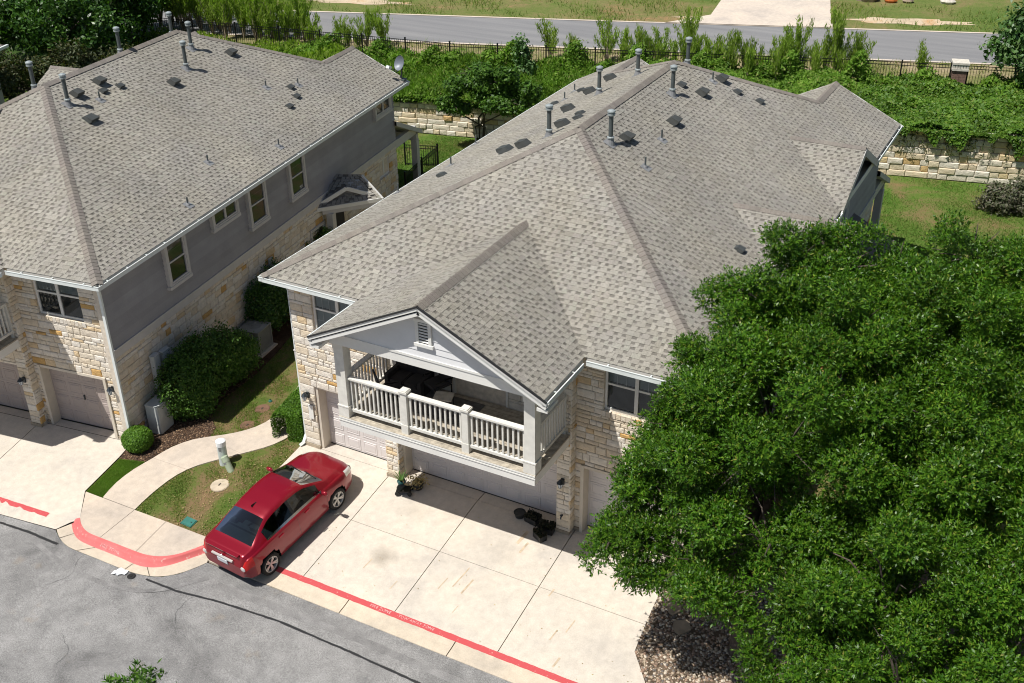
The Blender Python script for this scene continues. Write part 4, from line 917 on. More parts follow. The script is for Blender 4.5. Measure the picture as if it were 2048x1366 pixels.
    stone_field(fw, T((0, .2, 0)), 2.9, 8.28, 3.0, zq-.03, [D1, WB, WC], 0, seed+8, mat='porch_stucco', depth=.02)
    for q in ((-.015, .5, -.05, .04), (2.9, 3.32, -.22, -.1), (8.095, 8.49, -.22, -.1), (8.49, 8.66, yR-.05, yR+.1), (11.1, WX+.01, yR-.05, yR+.1)):
        fo = MB(); fo.box(*q, -.3, .122); fo.build('footing', 'foundation', H)
    # garages
    jm = MB()
    for a, b, zt in ((.5, 2.914, 2.13), (3.308, 8.108, 2.13), (8.66, 11.1, 2.15)):
        jm.box(a, a+.09, .03, .36, -.2, zt); jm.box(b-.09, b, .03, .36, -.2, zt); jm.box(a+.09, b-.09, .05, .36, zt-.08, zt)
    jm.build('door_jamb', 'trim_beige', H)
    garage_door(H, .59, 2.824, 2.05, .36, 4, door_mat); garage_door(H, 3.398, 8.018, 2.05, .36, 8, door_mat); garage_door(H, 8.75, 11.01, 2.07, .36, 4, door_mat)
    ib = MB(); ib.box(.3, 11.3, .5, .55, -.2, 2.4); ib.build('inner_wall', 'dark_interior', H)
    # windows
    win(H, T((W1[0], .07, W1[2])), W1[1]-W1[0], W1[3]-W1[2], 2, True, sill=True, muntins=cross == 'right', lower='blind' if cross == 'right' else 'screen'); win(H, T((W3[0], yR+.07, W3[2])), W3[1]-W3[0], W3[3]-W3[2], 2, True, sill=True, muntins=cross == 'right')
    win(H, T((WB[0], .24, WB[2])), WB[1]-WB[0], WB[3]-WB[2], 1, True, upper='screen'); win(H, T((WC[0], .24, WC[2])), WC[1]-WC[0], WC[3]-WC[2], 1, False, upper='screen')
    dw = (D1[1]-D1[0])/2
    for i in range(2):
        x = D1[0]+i*dw; dm_ = MB(); dm_.box(x+.02, x+dw-.02, .24, .29, 3.16, 3.75); dm_.box(x+.02, x+.14, .24, .29, 3.75, 5.14); dm_.box(x+dw-.14, x+dw-.02, .24, .29, 3.75, 5.14); dm_.box(x+.14, x+dw-.14, .24, .29, 5.04, 5.14)
        pd = dm_.build('patio_door', 'white_paint', H); p = MB(); p.add([(x+.14, .262, 3.75), (x+dw-.14, .262, 3.75), (x+dw-.14, .262, 5.04), (x+.14, .262, 5.04)], [(0,1,2,3)]); p.build('pane', 'glass', pd)
        b = MB(); z = 3.77
        while z < 5.0: b.box(x+.14, x+dw-.14, .275, .285, z, z+.045); z += .075
        b.build('shutter', 'white_paint', pd)
        kb = MB(); kb.lathe([(0, 0), (.025, .01), (.025, .04), (0, .05)], (x+(dw-.09 if i == 0 else .09), .22, 4.12), 8); kb.build('handle', 'lamp_metal', pd)
    df = MB(); df.box(D1[0]-.06, D1[0], .16, .24, 3.14, 5.2); df.box(D1[1], D1[1]+.06, .16, .24, 3.14, 5.2); df.box(D1[0]-.06, D1[1]+.06, .16, .24, 5.2, 5.28); df.build('door_frame', 'white_paint', H)
    for x, y, z in ((.28, -.06, 1.86), (8.3, -.23, 1.72), (11.32, .04, 1.86)): wall_lamp(H, x, y, z)
    nb = MB(); nb.box(.26, .42, -.075, -.05, 1.05, 1.5); nb.build('number_plaque', 'white_paint', H)
    # ---------- balcony
    bx0, bx1, by0 = 2.96, 8.45, -2.05; DZ = .135
    m = MB(); m.box(bx0+.02, bx1-.02, by0+.03, .2, 2.855, 3.095); bal = m.build('balcony', 'soffit', H)
    r_ = MB(); r_.box(bx0, bx1, by0-.012, by0+.03, 2.835, 3.12); r_.box(bx0, bx0+.03, by0+.03, .0, 2.835, 3.12); r_.box(bx1-.03, bx1, by0+.03, -.14, 2.835, 3.12); r_.build('rim_board', 'white_paint', bal)
    r_ = MB(); r_.box(bx0-.02, bx1+.02, by0-.034, by0-.012, 3.09, 3.127); r_.box(bx0-.02, bx1+.02, by0-.03, by0-.012, 3.02, 3.05); r_.build('rim_moulding', 'white_paint', bal)
    y = by0-.03
    while y < .16:
        b = MB(); b.box(bx0-.02, bx1+.02, y+.004, y+.136, 3.1, 3.14); b.build('deck_board', 'deck_wood', bal); y += .14
    def column(x0):
        c = MB(); w = .28; y0 = by0+.005; c.box(x0, x0+w, y0, y0+w, 3.135, 5.29); c.box(x0-.016, x0+w+.016, y0-.016, y0+w+.016, 3.135, 3.435); c.box(x0-.026, x0+w+.026, y0-.026, y0+w+.026, 3.435, 3.47); c.box(x0-.016, x0+w+.016, y0-.016, y0+w+.016, 5.085, 5.29); c.build('column', 'rail_paint', bal)
    column(bx0); column(bx1-.28)
    posts = [4.79, 6.49]
    for x in posts:
        c = MB(); y0 = by0+.05; c.box(x, x+.17, y0, y0+.17, 3.135, 4.305); c.box(x-.012, x+.182, y0-.012, y0+.182, 3.135, 3.395); c.box(x-.03, x+.2, y0-.03, y0+.2, 4.305, 4.355); c.box(x-.01, x+.18, y0-.01, y0+.18, 4.355, 4.38); c.build('newel_post', 'rail_paint', bal)
    yr = by0+.135; segs = [(bx0+.28, posts[0]), (posts[0]+.17, posts[1]), (posts[1]+.17, bx1-.28)]
    bm = MB(); bm.box(-.021, .021, -.021, .021, 3.355, 4.215); bme = bm.mesh('baluster', 'rail_paint')
    for a, b in segs:
        r_ = MB(); r_.box(a, b, yr-.075, yr+.075, 4.235, 4.28); r_.box(a, b, yr-.035, yr+.035, 4.185, 4.235); r_.build('top_rail', 'rail_paint', bal)
        r_ = MB(); r_.box(a, b, yr-.045, yr+.045, 3.295, 3.37); r_.build('bottom_rail', 'rail_paint', bal)
        n = int((b-a)/.128)
        for i in range(n): link('baluster', bme, bal, T((a+(b-a)*(i+.5)/n, yr, 0)))
    for xs_, ye in ((bx0+.14, -.06), (bx1-.14, -.24)):
        a, b = by0+.285, ye
        r_ = MB(); r_.box(xs_-.075, xs_+.075, a, b, 4.235, 4.28); r_.box(xs_-.035, xs_+.035, a, b, 4.185, 4.235); r_.build('top_rail', 'rail_paint', bal)
        r_ = MB(); r_.box(xs_-.045, xs_+.045, a, b, 3.295, 3.37); r_.build('bottom_rail', 'rail_paint', bal)
        n = int((b-a)/.128)
        for i in range(n): link('baluster', bme, bal, T((xs_, a+(b-a)*(i+.5)/n, 0)))
        if xs_ > 5: r_ = MB(); r_.box(xs_-.05, xs_+.05, b, b+.1, 3.135, 4.285); r_.build('half_post', 'rail_paint', bal)
    # ---------- front gable
    by0 -= .1; gm = MB(); gm.box(bx0-.02, bx1+.02, by0, by0+.3, 5.29, 5.57); gm.box(bx0-.04, bx1+.04, by0-.02, by0, 5.53, 5.59); gm.box(bx0, bx0+.2, by0+.2, .0, 5.29, 5.57); gm.box(bx1-.2, bx1, by0+.2, -.1, 5.29, 5.57)
    gab = gm.build('gable', 'white_paint', H)
    cm = MB(); cm.box(bx0+.2, bx1-.2, by0+.2, .2, 5.54, 5.56); cm.build('porch_ceiling', 'soffit', gab)
    under = lambda x: zE+PT*(GH-abs(x-GM))-.15
    z = 5.59
    while z < under(GM)-.02:
        zt = min(z+.17, under(GM)-.01); hw0 = GH-(z+.15-zE)/PT; hw1 = max(.01, GH-(zt+.15-zE)/PT); hw0 = min(hw0, 2.9); hw1 = min(hw1, 2.9)
        b = MB(); b.add([(GM-hw0, by0-.002, z), (GM+hw0, by0-.002, z), (GM+hw1, by0+.016, zt), (GM-hw1, by0+.016, zt), (GM-hw0, by0+.06, z), (GM+hw0, by0+.06, z), (GM+hw1, by0+.06, zt), (GM-hw1, by0+.06, zt)], [(0,1,2,3),(5,4,7,6),(4,5,1,0),(3,2,6,7),(1,5,6,2),(4,0,3,7)])
        b.build('siding_plank', 'gable_siding', gab); z += .165
    v = MB(); vx, vz, vw, vh = 5.5, 5.98, .38, .56
    v.box(vx-.02, vx+.06, by0-.05, by0, vz, vz+vh); v.box(vx+vw-.06, vx+vw+.02, by0-.05, by0, vz, vz+vh); v.box(vx-.05, vx+vw+.05, by0-.06, by0, vz+vh, vz+vh+.07); v.box(vx-.06, vx+vw+.06, by0-.07, by0, vz-.08, vz); lv = v.build('louver_vent', 'white_paint', gab)
    d = MB(); d.box(vx+.06, vx+vw-.06, by0-.012, by0-.004, vz, vz+vh); d.build('dark_backing', 'dark_interior', lv)
    for i in range(7): s = MB(); zz = vz+.04+i*.076; s.add([(vx+.06, by0-.04, zz), (vx+vw-.06, by0-.04, zz), (vx+vw-.06, by0-.018, zz+.026), (vx+.06, by0-.018, zz+.026), (vx+.06, by0-.036, zz-.008), (vx+vw-.06, by0-.036, zz-.008)], [(0,1,2,3),(4,5,1,0),(5,4,3,2)]); s.build('slat', 'white_paint', lv)
    for sg in (-1, 1):
        e = (GM+sg*GH*.995, zE+.0); a = (GM, zE+PT*GH)
        b = MB(); b.bar((e[0], YG+.02, e[1]-.115), (a[0], YG+.02, a[1]-.115), .04, .2, (0, 0, 1)); b.build('rake_board', 'white_paint', gab)
        b = MB(); b.bar((e[0], YG-.008, e[1]-.055), (a[0], YG-.008, a[1]-.055), .03, .07, (0, 0, 1)); b.build('rake_moulding', 'white_paint', gab)
        b = MB(); b.bar((e[0], YG-.016, e[1]+.004), (a[0], YG-.016, a[1]+.004), .05, .035, (0, 0, 1)); b.build('drip_edge', 'drip_edge', gab)
        b = MB(); x = GM+sg*(GH-.28); b.box(x-.3, x+.3, YG+.045, YG+.07, zE-.36, zE-.02) if False else b.box(min(x, e[0]), max(x, e[0]), YG+.03, by0+.2, zE-.3, zE-.22); b.build('eave_return', 'white_paint', gab)
    # ---------- long side walls
    for side in ('left', 'right'):
        vis_ = (side == 'right') != (cross == 'right'); vis_ = vis_ and side == 'right'
        M = (T((WX, 0, 0)) @ R90) if side == 'right' else (T((0, 18.7, 0)) @ Matrix.Rotation(-math.pi/2, 4, 'Z'))
        m = MB(); m.box(.0, 18.7, .05, .2, -.4, zq-.02); wl = m.build('side_wall', 'mortar', H, M)
        ops = [(17.02, 17.98, 2.0, 2.75)] if vis_ else []
        if vis_: stone_field(wl, M, 0, 18.7, -.3, 2.9, ops, 300-150, seed+20, want=lambda a, b, c, d: a < 8 and c > .2, depth=.04)
        else: stone_field(wl, M, 0, 18.7, -.3, 2.9, ops, 0, seed+21, depth=.04)
        bd = MB(); bd.box(-.01, 18.71, -.055, .05, 2.9, 3.16); bd.box(-.02, 18.72, -.075, .05, 3.145, 3.18); bd.build('band_board', 'house_trim', wl, M)
        z = 3.18; i = 0
        while z < zq-.03:
            zt = min(z+.178, zq-.02); b = MB(); b.add([(0, -.042, z), (18.7, -.042, z), (18.7, -.002, zt), (0, -.002, zt), (0, .05, z), (18.7, .05, z), (18.7, .05, zt), (0, .05, zt)], [(0,1,2,3),(4,5,1,0),(3,2,6,7),(1,5,6,2),(4,0,3,7)])
            b.build('siding_plank', 'house_siding', wl, M); z += .17
        if vis_ or side == 'right' and cross == 'left':
            for a, b, c, d, l, sh in ((2.93, 3.8, 3.92, 5.25, 1, 1), (5.44, 6.74, 4.74, 5.25, 2, 0), (7.5, 8.42, 3.92, 5.25, 1, 1), (10.14, 11.06, 3.92, 5.25, 1, 1), (16.92, 18.18, 4.72, 5.25, 2, 0)):
                win(H, M @ T((a, -.12, c)), b-a, d-c, l, bool(sh), .1, 'blind', 'screen', 'house_trim', bmat='blind_dim')
            win(H, M @ T((17.02, .03, 2.0)), .96, .75, 2, False, 0, 'screen', frame='white_paint', sill=True)
    bk = MB(); bk.box(0, WX, 18.5, 18.7, -.4, zq); bk.build('rear_wall', 'house_siding', H)
    # rear gable end boards
    for c in (X0+W2, X1-W2):
        gw = MB(); gw.add([(c-W2+.3, Y1-.35, zq), (c+W2-.3, Y1-.35, zq), (c, Y1-.35, zE+PT*W2-.2)], [(0,1,2),(2,1,0)]); gw.build('rear_gable', 'house_siding', H)
        for sg in (-1, 1): b = MB(); b.bar((c+sg*W2, Y1-.02, zE-.1), (c, Y1-.02, zE+PT*W2-.1), .04, .2); b.build('rake_board', 'white_paint', H)
    # rear porch: lean-to roof, beam, column
    m = MB(); zf = lambda y: 4.0-(y-18.6)*.46
    for k_, mt in ((0, 0),):
        m.add([(7.6, 18.6, zf(18.6)), (11.75, 18.6, zf(18.6)), (11.75, 21.1, zf(21.1)), (7.6, 21.1, zf(21.1)), (7.6, 18.6, zf(18.6)-.2), (11.75, 18.6, zf(18.6)-.2), (11.75, 21.1, zf(21.1)-.2), (7.6, 21.1, zf(21.1)-.2)], [(0,1,2,3)], 0)
        m.f += [(7,6,5,4), (1,5,6,2), (3,2,6,7), (0,3,7,4)]; m.mi += [1]*4
    rp = m.build('porch_roof', ['shingle_base', 'house_trim'], H)
    m = MB(); m.box(7.7, 11.6, 20.75, 20.95, 2.42, 2.72); m.box(11.4, 11.6, 18.7, 20.75, 2.75, 3.1); m.build('porch_beam', 'house_trim', H)
    m = MB(); m.box(11.35, 11.62, 20.7, 20.97, -.4, 2.45); m.build('porch_column', 'house_trim', H)
    m = MB(); m.slab([(7.2, 18.7), (11.9, 18.7), (11.9, 21.2), (7.2, 21.2)], .1, .5); m.build('patio_slab', 'concrete_walk', H)
    # downspouts
    def spout(pts): s = MB(); [s.bar(a, b, .085, .065, (0, 1, .01)) for a, b in zip(pts, pts[1:])]; s.build('downspout', 'gutter_white', H)
    spout([(WX+.35, -.38, zE-.1), (WX+.1, -.1, zE-.36), (WX+.08, -.06, zE-.55), (WX+.08, -.06, .25), (WX+.16, -.2, .06)])
    spout([(-.35, -.3, zE-.1), (-.09, .06, zE-.36), (-.07, .1, zE-.55), (-.07, .1, .3), (-.06, -.06, .12), (-.12, -.2, .06)])
    if cross == 'right':
        # wing under the projecting gable and the gable ends
        m = MB(); m.box(WX-.05, X1+.5, 5.4, 8.92, -.3, zq-.02); m.build('side_wing', 'house_siding', H)
        for y, w, e in cg:
            xw = X1+e-.32 if e > 0 else WX+.1
            gw = MB(); gw.add([(xw, y-w+.25, zq-.03), (xw, y+w-.25, zq-.03), (xw, y, zE+PT*w-.2)], [(0,1,2),(2,1,0)]); gw.build('side_gable', 'house_siding', H)
            for sg in (-1, 1):
                b = MB(); b.bar((X1+e-.0, y+sg*w, zE-.12), (X1+e-.0, y, zE+PT*w-.12), .04, .22); b.build('rake_board', 'house_trim', H)
        win(H, T((X1+.52, 6.2, 3.9)) @ R90, 1.6, 1.3, 2, True, .1, 'screen')
        win(H, T((WX+.06, 12.2, 3.9)) @ R90, 1.6, 1.2, 2, True, .1, 'screen')
        m = MB(); m.add([(WX, 10.4, 3.7), (WX, 15.2, 3.7), (13.1, 15.2, 2.95), (13.1, 10.4, 2.95), (WX, 10.4, 3.5), (WX, 15.2, 3.5), (13.1, 15.2, 2.75), (13.1, 10.4, 2.75)], [(0,3,2,1)], 0); m.f += [(4,5,6,7), (3,7,6,2), (0,4,7,3), (1,2,6,5)]; m.mi += [1]*4
        m.build('entry_roof', ['shingle_base', 'house_trim'], H)
        [MB().box(12.75, 12.95, y_, y_+.2, -.2, 2.85).build('entry_post', 'house_trim', H) for y_ in (10.6, 14.8)]
    for a in vents['flue']: flue(H, *a)
    for a in vents['pipe']: thin_pipe(H, *a)
    for a in vents['box']: box_vent(H, *a)
    for a in vents['dark']: box_vent(H, *a, .2, 'roof_vent', .17)
    for a in vents['small']: box_vent(H, *a, .13, 'roof_vent', .1)
    return H
VR = dict(flue=[(6.57, 10.77, .86), (6.61, 6.04, .9), (6.09, 13.34, .86), (4.62, 6.33, .86), (3.71, 11.79, .86), (4.51, 13.06, .8)],
          pipe=[(7.64, 6.05, .3), (7.37, 7.92, .3), (6.99, 13.29, .3), (1.54, 13.77, .28), (1.22, 15.27, .28), (-.2, 10.51, .3), (.63, 7.51, .28), (-.2, 5.74, .28)],
          box=[(7.19, 9.23), (7.06, 11.98), (7.1, 13.72), (6.74, 6.75), (4.05, 5.95), (4.63, 7.27), (3.35, 10.34), (2.93, 12.89), (2.92, 14.63)],
          dark=[(3.29, 6.26)], small=[(7.71, 13.61), (8.37, 13.98), (10.64, 5.25), (6.5, 11.7), (4.9, 7.7), (4.64, 8.41), (1.34, 13.45), (1.87, 14.5), (1.31, 5.91)])
VL = dict(flue=[(6.78, 5.62, .95), (7.37, 11.07, .95), (6.73, 12.4, .95), (5.3, 5.9, .9), (5.6, 9.9, .9), (4.6, 14.2, .9)],
          pipe=[(7.08, 6.73, .28), (10.71, 6.96, .26), (11.51, 9.96, .26), (11.53, 4.54, .26), (9.4, 12.85, .26), (9.92, 14.23, .26), (4.6, 4.2, .3), (4.9, 4.6, .3)],
          box=[(6.56, 6.27), (6.47, 7.52), (7.65, 9.8), (7.55, 13.57)], dark=[(7.56, 5.54)], small=[(6.83, 7.21), (6.92, 7.96), (9.85, 13.76), (10.27, 13.43), (10.46, 12.56)])
house_r = townhouse((0, 0, 0), 0, 'right', 'shingle roofed stone townhouse whose white balcony faces the red car', lambda p: (p.x-6.6)**2*.5+(p.y+.8)**2, 'garage_paint', 11, VR)
_lo = from_left(-WX, 0)
house_l = townhouse((_lo[0], _lo[1], LD[2]), PHI, 'left', 'shingle roofed townhouse with grey siding and a satellite dish', lambda p: (p.x-10.5)**2+(p.y-.3)**2*.5, 'garage_taupe', 23, VL)

# ------------------------------------------------------------------ trees and shrubs
def clumps(L, k):
    """break each lobe into smaller flattened clumps on its surface, with gaps between them"""
    out = []
    for x, y, z, a, b, c in L:
        m = max(3, int(k*(a*b+b*c+a*c)/9)); e = .38 if a > 1.25 else .6; out.append((x, y, z-c*.2*(a > 1.25), a*e, b*e, c*e*.85))
        for i in range(m):
            if random.random() < .12 and a > 1.25: continue
            t = (i+.5)/m; zz = 1-1.6*t; ph = i*2.39996+x*5; r = math.sqrt(max(0, 1-zz*zz)); s = random.uniform(.2, .36)*(1 if a > 1.25 else 1.25); q = random.uniform(.66, 1.1)
            out.append((x+a*r*math.cos(ph)*q, y+b*r*math.sin(ph)*q, z+c*zz*q, max(.26, a*s), max(.26, b*s), max(.2, c*s*.85)))
    return out
def tree(name, label, base, lobes, n, size, mat, r0=.2, aspect=1.9, cat='tree', twig=.14, per=14, inner=.6, group=None, stems=1, bark='bark', extra=None, sub=0, fan=False):
    T_ = empty(name, base, label=label, cat=cat, group=group); b = Vector(base); m = MB()
    L = [(x-b.x, y-b.y, z-b.z, rx, ry, rz) for x, y, z, rx, ry, rz in lobes]
    hz = min(l[2] for l in L)
    if stems == 1:
        fork = Vector((random.uniform(-.1, .1), random.uniform(-.1, .1), hz*.55)); m.tube([(0, 0, -.15), (0, 0, .15), fork*.5, fork+Vector((0, 0, .1))], [r0*1.5, r0*1.15, r0, r0*.8], 9); limbs(m, fork, [l[:3] for l in L], r0*.7)
    else:
        for i in range(stems):
            a = 6.28*i/stems; l = L[i % len(L)]; m.tube([(math.cos(a)*.12, math.sin(a)*.12, -.1), (math.cos(a)*.25, math.sin(a)*.25, l[2]*.4), (l[0]*.7, l[1]*.7, l[2]*.75), l[:3]], [r0, r0*.8, r0*.6, r0*.25], 7)
    m.build('trunk', bark, T_, smooth=True)
    # twigs through the crown
    if n > 20000:
        tw = MB()
        for l in L:
            for _ in range(14):
                d = Vector(unit(rng.normal(0, 1, (1, 3)))[0]); e = Vector(l[:3])+Vector((d.x*l[3], d.y*l[4], d.z*l[5]))*.95; tw.tube([Vector(l[:3])-Vector((0, 0, l[5]*.3)), Vector(l[:3]).lerp(e, .5)+Vector((0, 0, .1)), e], [.035, .02, .006], 4, cap=False)
        tw.build('branches', bark, T_)
    if sub: L = clumps(L, sub)
    if fan: shoots('crown', L, n, size, mat, T_, inner=inner)
    else:
      P, Nr = lobes_points(L, n, twig, per, inner); leaves('crown', P, Nr, size, mat, aspect, .75, T_)
    if extra: extra(T_, L)
    return T_
OA = [(13.7, -1.6, 5.5, 2.4, 2.3, 2.1), (12.2, -2.2, 4.7, 1.45, 1.5, 1.4), (11.6, -3.0, 3.5, 1.0, 1.05, .85), (12.45, -.2, 7.2, .95, 1.0, 1.05), (13.1, 1.3, 8.05, .75, .85, .9), (13.3, .5, 7.0, 1.2, 1.2, 1.2), (14.5, .4, 7.0, 1.5, 1.6, 1.4), (12.9, -3.5, 3.3, 1.05, 1.05, .8), (14.3, -3.2, 4.3, 1.5, 1.3, 1.2),
      (12.05, -1.5, 6.0, .85, .9, .9), (11.0, -3.5, 3.25, .6, .6, .5), (11.5, -2.7, 4.4, .7, .7, .65), (11.9, -3.9, 3.0, .6, .6, .45), (13.8, -4.2, 3.3, .8, .7, .6), (12.0, -1.2, 5.0, .9, .9, .9), (13.3, 1.9, 8.35, .45, .45, .5), (13.9, 1.5, 7.9, .9, .9, .8), (12.35, -.3, 7.9, .5, .5, .6), (14.3, 2.0, 7.7, .8, .8, .8), (11.9, -.9, 6.5, .75, .75, .75), (11.7, -2.0, 5.3, .7, .7, .7)]
def sere(T_, L):
    P = np.array([(14.35-13.6, -.85+1.8, 7.25)]*60)+rng.normal(0, .13, (60, 3)); leaves('dead_sprig', P, np.tile([0, -.5, 1], (60, 1)), .06, 'orange_leaf', 1.9, .7, T_)
tree('oak_tree', 'glossy dark green oak leaning over the garage and roof corner of the balcony house', (13.6, -1.8, gl(13.6, -1.8)), OA, 420000, .03, 'oak_leaf', .24, group='oaks in the pebble bed', extra=sere, sub=15, inner=.5, fan=True)
OB = [(16.2, 1.2, 6.6, 2.1, 2.2, 1.9), (14.9, 2.6, 7.7, .85, 1.0, .9), (16.3, 3.4, 7.9, .95, 1.0, .95), (18.0, 2.2, 7.0, 1.9, 1.9, 1.6), (17.2, -.8, 6.0, 1.9, 1.9, 1.7), (15.4, 2.2, 7.0, 1.2, 1.2, 1.1), (17.1, 3.3, 7.4, 1.1, 1.1, 1.0), (19.2, .2, 6.2, 1.6, 1.6, 1.5), (15.4, -.6, 5.6, 1.5, 1.5, 1.4)]
tree('oak_tree', 'broad dark green oak whose top stands before the back lawn', (16.8, .8, gl(16.8, .8)), OB, 300000, .03, 'oak_leaf', .22, group='oaks in the pebble bed', sub=15, inner=.5, fan=True)
OC = [(16.6, -3.5, 4.3, 1.8, 1.7, 1.6), (18.3, -2.6, 5, 1.9, 1.9, 1.6), (15.75, -4.6, 3.2, .95, 1.0, .85), (17.2, -5, 3.6, 1.4, 1.3, 1.1), (15.6, -2.5, 3.7, 1.25, 1.3, 1.15), (18.6, -4.5, 4.0, 1.4, 1.4, 1.2), (14.9, -5.2, 2.6, .6, .6, .5), (16.2, -5.9, 3.0, .9, .8, .8)]
tree('oak_tree', 'low oak with dense dark foliage overhanging the pebble bed by the street', (16.9, -3.9, gl(16.9, -3.9)), OC, 250000, .03, 'oak_leaf', .2, group='oaks in the pebble bed', sub=15, inner=.5, fan=True)
# dark trees behind the left house
tree('tall_tree', 'large glossy dark tree behind the roof with the tall flue pipes', (-30.5, 19.5, 0), [(-32.6, 18.3, 4.6, 2.6, 2.6, 2.3), (-29.6, 19.4, 4.6, 2.3, 2.2, 2.0), (-29.8, 22, 4.4, 2.2, 2.2, 2.0), (-34, 22, 5, 3, 3, 2.6), (-31, 24, 5, 2.6, 2.6, 2.4)], 70000, .11, 'dark_leaf', .25, twig=.2, per=12, sub=16)
tree('broad_tree', 'dull olive green tree crowding the hip end of the dish house roof', (-28, 17.4, 0), [(-29.8, 15.6, 2.6, 1.9, 1.8, 1.5), (-28, 17.6, 2.5, 1.8, 1.8, 1.4), (-26.6, 19.4, 2.4, 1.5, 1.6, 1.3), (-31.5, 13.5, 2.6, 2.2, 2, 1.6)], 40000, .09, 'dull_leaf', .16, twig=.2, per=12, sub=16)
# multi-stemmed tree in front of the retaining wall
tree('multi_stem_tree', 'small multi stemmed evergreen tree before the left retaining wall', (-8.0, 24.4, gl(-8, 24.4)), [(-8.9, 23.4, 2.15, .75, .7, .6), (-8.1, 24.3, 3.2, 1.25, 1.2, .85), (-6.9, 24.7, 3.1, 1.2, 1.1, .8), (-6.4, 24.2, 2.2, .85, .8, .6), (-7.3, 24.0, 2.3, .6, .6, .5), (-5.7, 24.9, 2.6, .8, .8, .7)], 26000, .085, 'shrub_leaf', .055, stems=5, twig=.1, per=12, inner=.5, sub=12)
tree('young_tree', 'slender young tree with pale leaves by the stone fence pillar', (14.3, 35.9, 2.4), [(14.0, 36.2, 5.2, .9, .9, .9), (14.9, 36.2, 4.8, .9, .9, .8), (13.6, 36, 4.3, .8, .8, .6), (14.9, 35.7, 4.0, .8, .8, .7), (14.2, 36.0, 6.0, .6, .6, .6)], 3600, .13, 'young_leaf', .05, twig=.16, per=8, inner=.2)
tree('young_tree', 'thin leafy sapling growing through the fence near the multi stemmed tree', (-7.9, 28.6, 2.1), [(-7.9, 28.6, 3.3, .45, .45, .6), (-7.6, 28.5, 2.7, .5, .5, .4), (-8.0, 28.6, 3.9, .3, .3, .4)], 1300, .1, 'young_leaf', .03, twig=.12, per=8, inner=.2)
# shrubs against the left house
def shrub(label, base, lobes, n, size, mat='shrub_leaf', name='shrub', group=None, aspect=1.7, twig=.07, inner=.6):
    return tree(name, label, base, lobes, n, size, mat, .03, aspect, 'shrub', twig, 12, inner, group, stems=4)
shrub('big loose evergreen shrub hiding meters on the grey sided wall', (-4.6, .9, gl(-4.6, .9)), [(-4.55, -.1, .75, .62, .75, .95), (-4.55, .9, .95, .7, .85, 1.05), (-4.5, 1.8, .85, .65, .8, .95), (-4.45, 2.5, .6, .5, .5, .7), (-4.3, .2, .35, .6, .6, .7), (-4.6, .4, 1.5, .45, .6, .4)], 42000, .045, 'shrub_leaf', inner=.7)
shrub('dark shrub in shade behind the air conditioner', (-5.7, 5.6, gl(-5.7, 5.6)), [(-5.6, 5.1, .8, .6, .7, .95), (-5.8, 6.2, .9, .7, .8, 1.0)], 16000, .05, 'dark_leaf')
shrub('low shrub beside the small entry porch', (-6.3, 9.3, gl(-6.3, 9.3)), [(-6.3, 8.8, .6, .5, .6, .7), (-6.5, 9.8, .8, .5, .6, .8)], 9000, .05, 'shrub_leaf')
shrub('purple leaved rounded shrub on the back lawn', (15.9, 27.0, 0), [(15.3, 26.9, .55, .8, .7, .6), (16.3, 27.2, .7, .9, .8, .75)], 7000, .07, 'purple_leaf', inner=.5)
def clipped(label, base, prof, n, name='clipped_shrub'):
    """tightly clipped shrub: prof(u in 0..1, angle) gives points on its outline"""
    T_ = empty(name, base, label=label, cat='shrub'); P, Nr = prof(n); leaves('foliage', P, Nr, .03, 'hedge_leaf', 1.7, .45, T_)
    m = MB(); [m.tube([(0, 0, -.05), (math.cos(a)*.1, math.sin(a)*.1, .25)], [.03, .015], 5) for a in (0, 2, 4)]; m.build('stem', 'bark', T_)
def ball(rx, ry, rz, zc):
    def f(n):
        d = unit(rng.normal(0, 1, (n, 3))); d[:, 2] = np.where(d[:, 2] < -.75, -d[:, 2], d[:, 2]); r = 1-.28*rng.random(n)**1.5+rng.normal(0, .02, n); e = np.sign(d)*np.abs(d)**.85; return e*np.array([rx, ry, rz])*r[:, None]+np.array([0, 0, zc]), d+np.array([0, 0, .3])
    return f
clipped('round clipped shrub at the driveway edge below the downspout', (-4.72, -1.98, gl(-4.72, -1.98)), ball(.43, .43, .36, .33), 13000)
def boxy(a, b, w, h):
    a, b = np.array(a), np.array(b); t = (b-a)/np.linalg.norm(b-a); s = np.array([-t[1], t[0]])
    def f(n):
        u = rng.random(n); k = rng.integers(0, 5, n); v = rng.uniform(-1, 1, n); z = rng.random(n); nr = np.zeros((n, 3)); dep = rng.random(n)**2*.16
        x = np.where(k < 2, v*w, np.where(k == 2, w-dep, np.where(k == 3, -w+dep, v*w))); zz = np.where(k < 2, h-dep, z*h); u = np.where(k == 4, np.where(v > 0, 1-dep*.3, dep*.3), u)
        rnd_ = 1-.25*np.clip((zz/h-.75)/.25, 0, 1)**2; x = x*rnd_; zz = zz*(1-.12*np.abs(x/w)**3)+rng.normal(0, .02, n)
        nr[:, 2] = np.where(k < 2, 1, .25); sg = np.where(k == 2, 1, np.where(k == 3, -1, 0)); nr[:, 0] = s[0]*sg; nr[:, 1] = s[1]*sg
        p = a[None]*(1-u[:, None])+b[None]*u[:, None]+s[None]*x[:, None]; return np.c_[p, zz], nr
    return f
clipped('boxy clipped hedge at the corner beside the curving walk', (-.55, .25, gl(-.55, .25)), boxy((-.12, -.3), (-.35, 1.2), .52, .92), 30000, 'hedge')
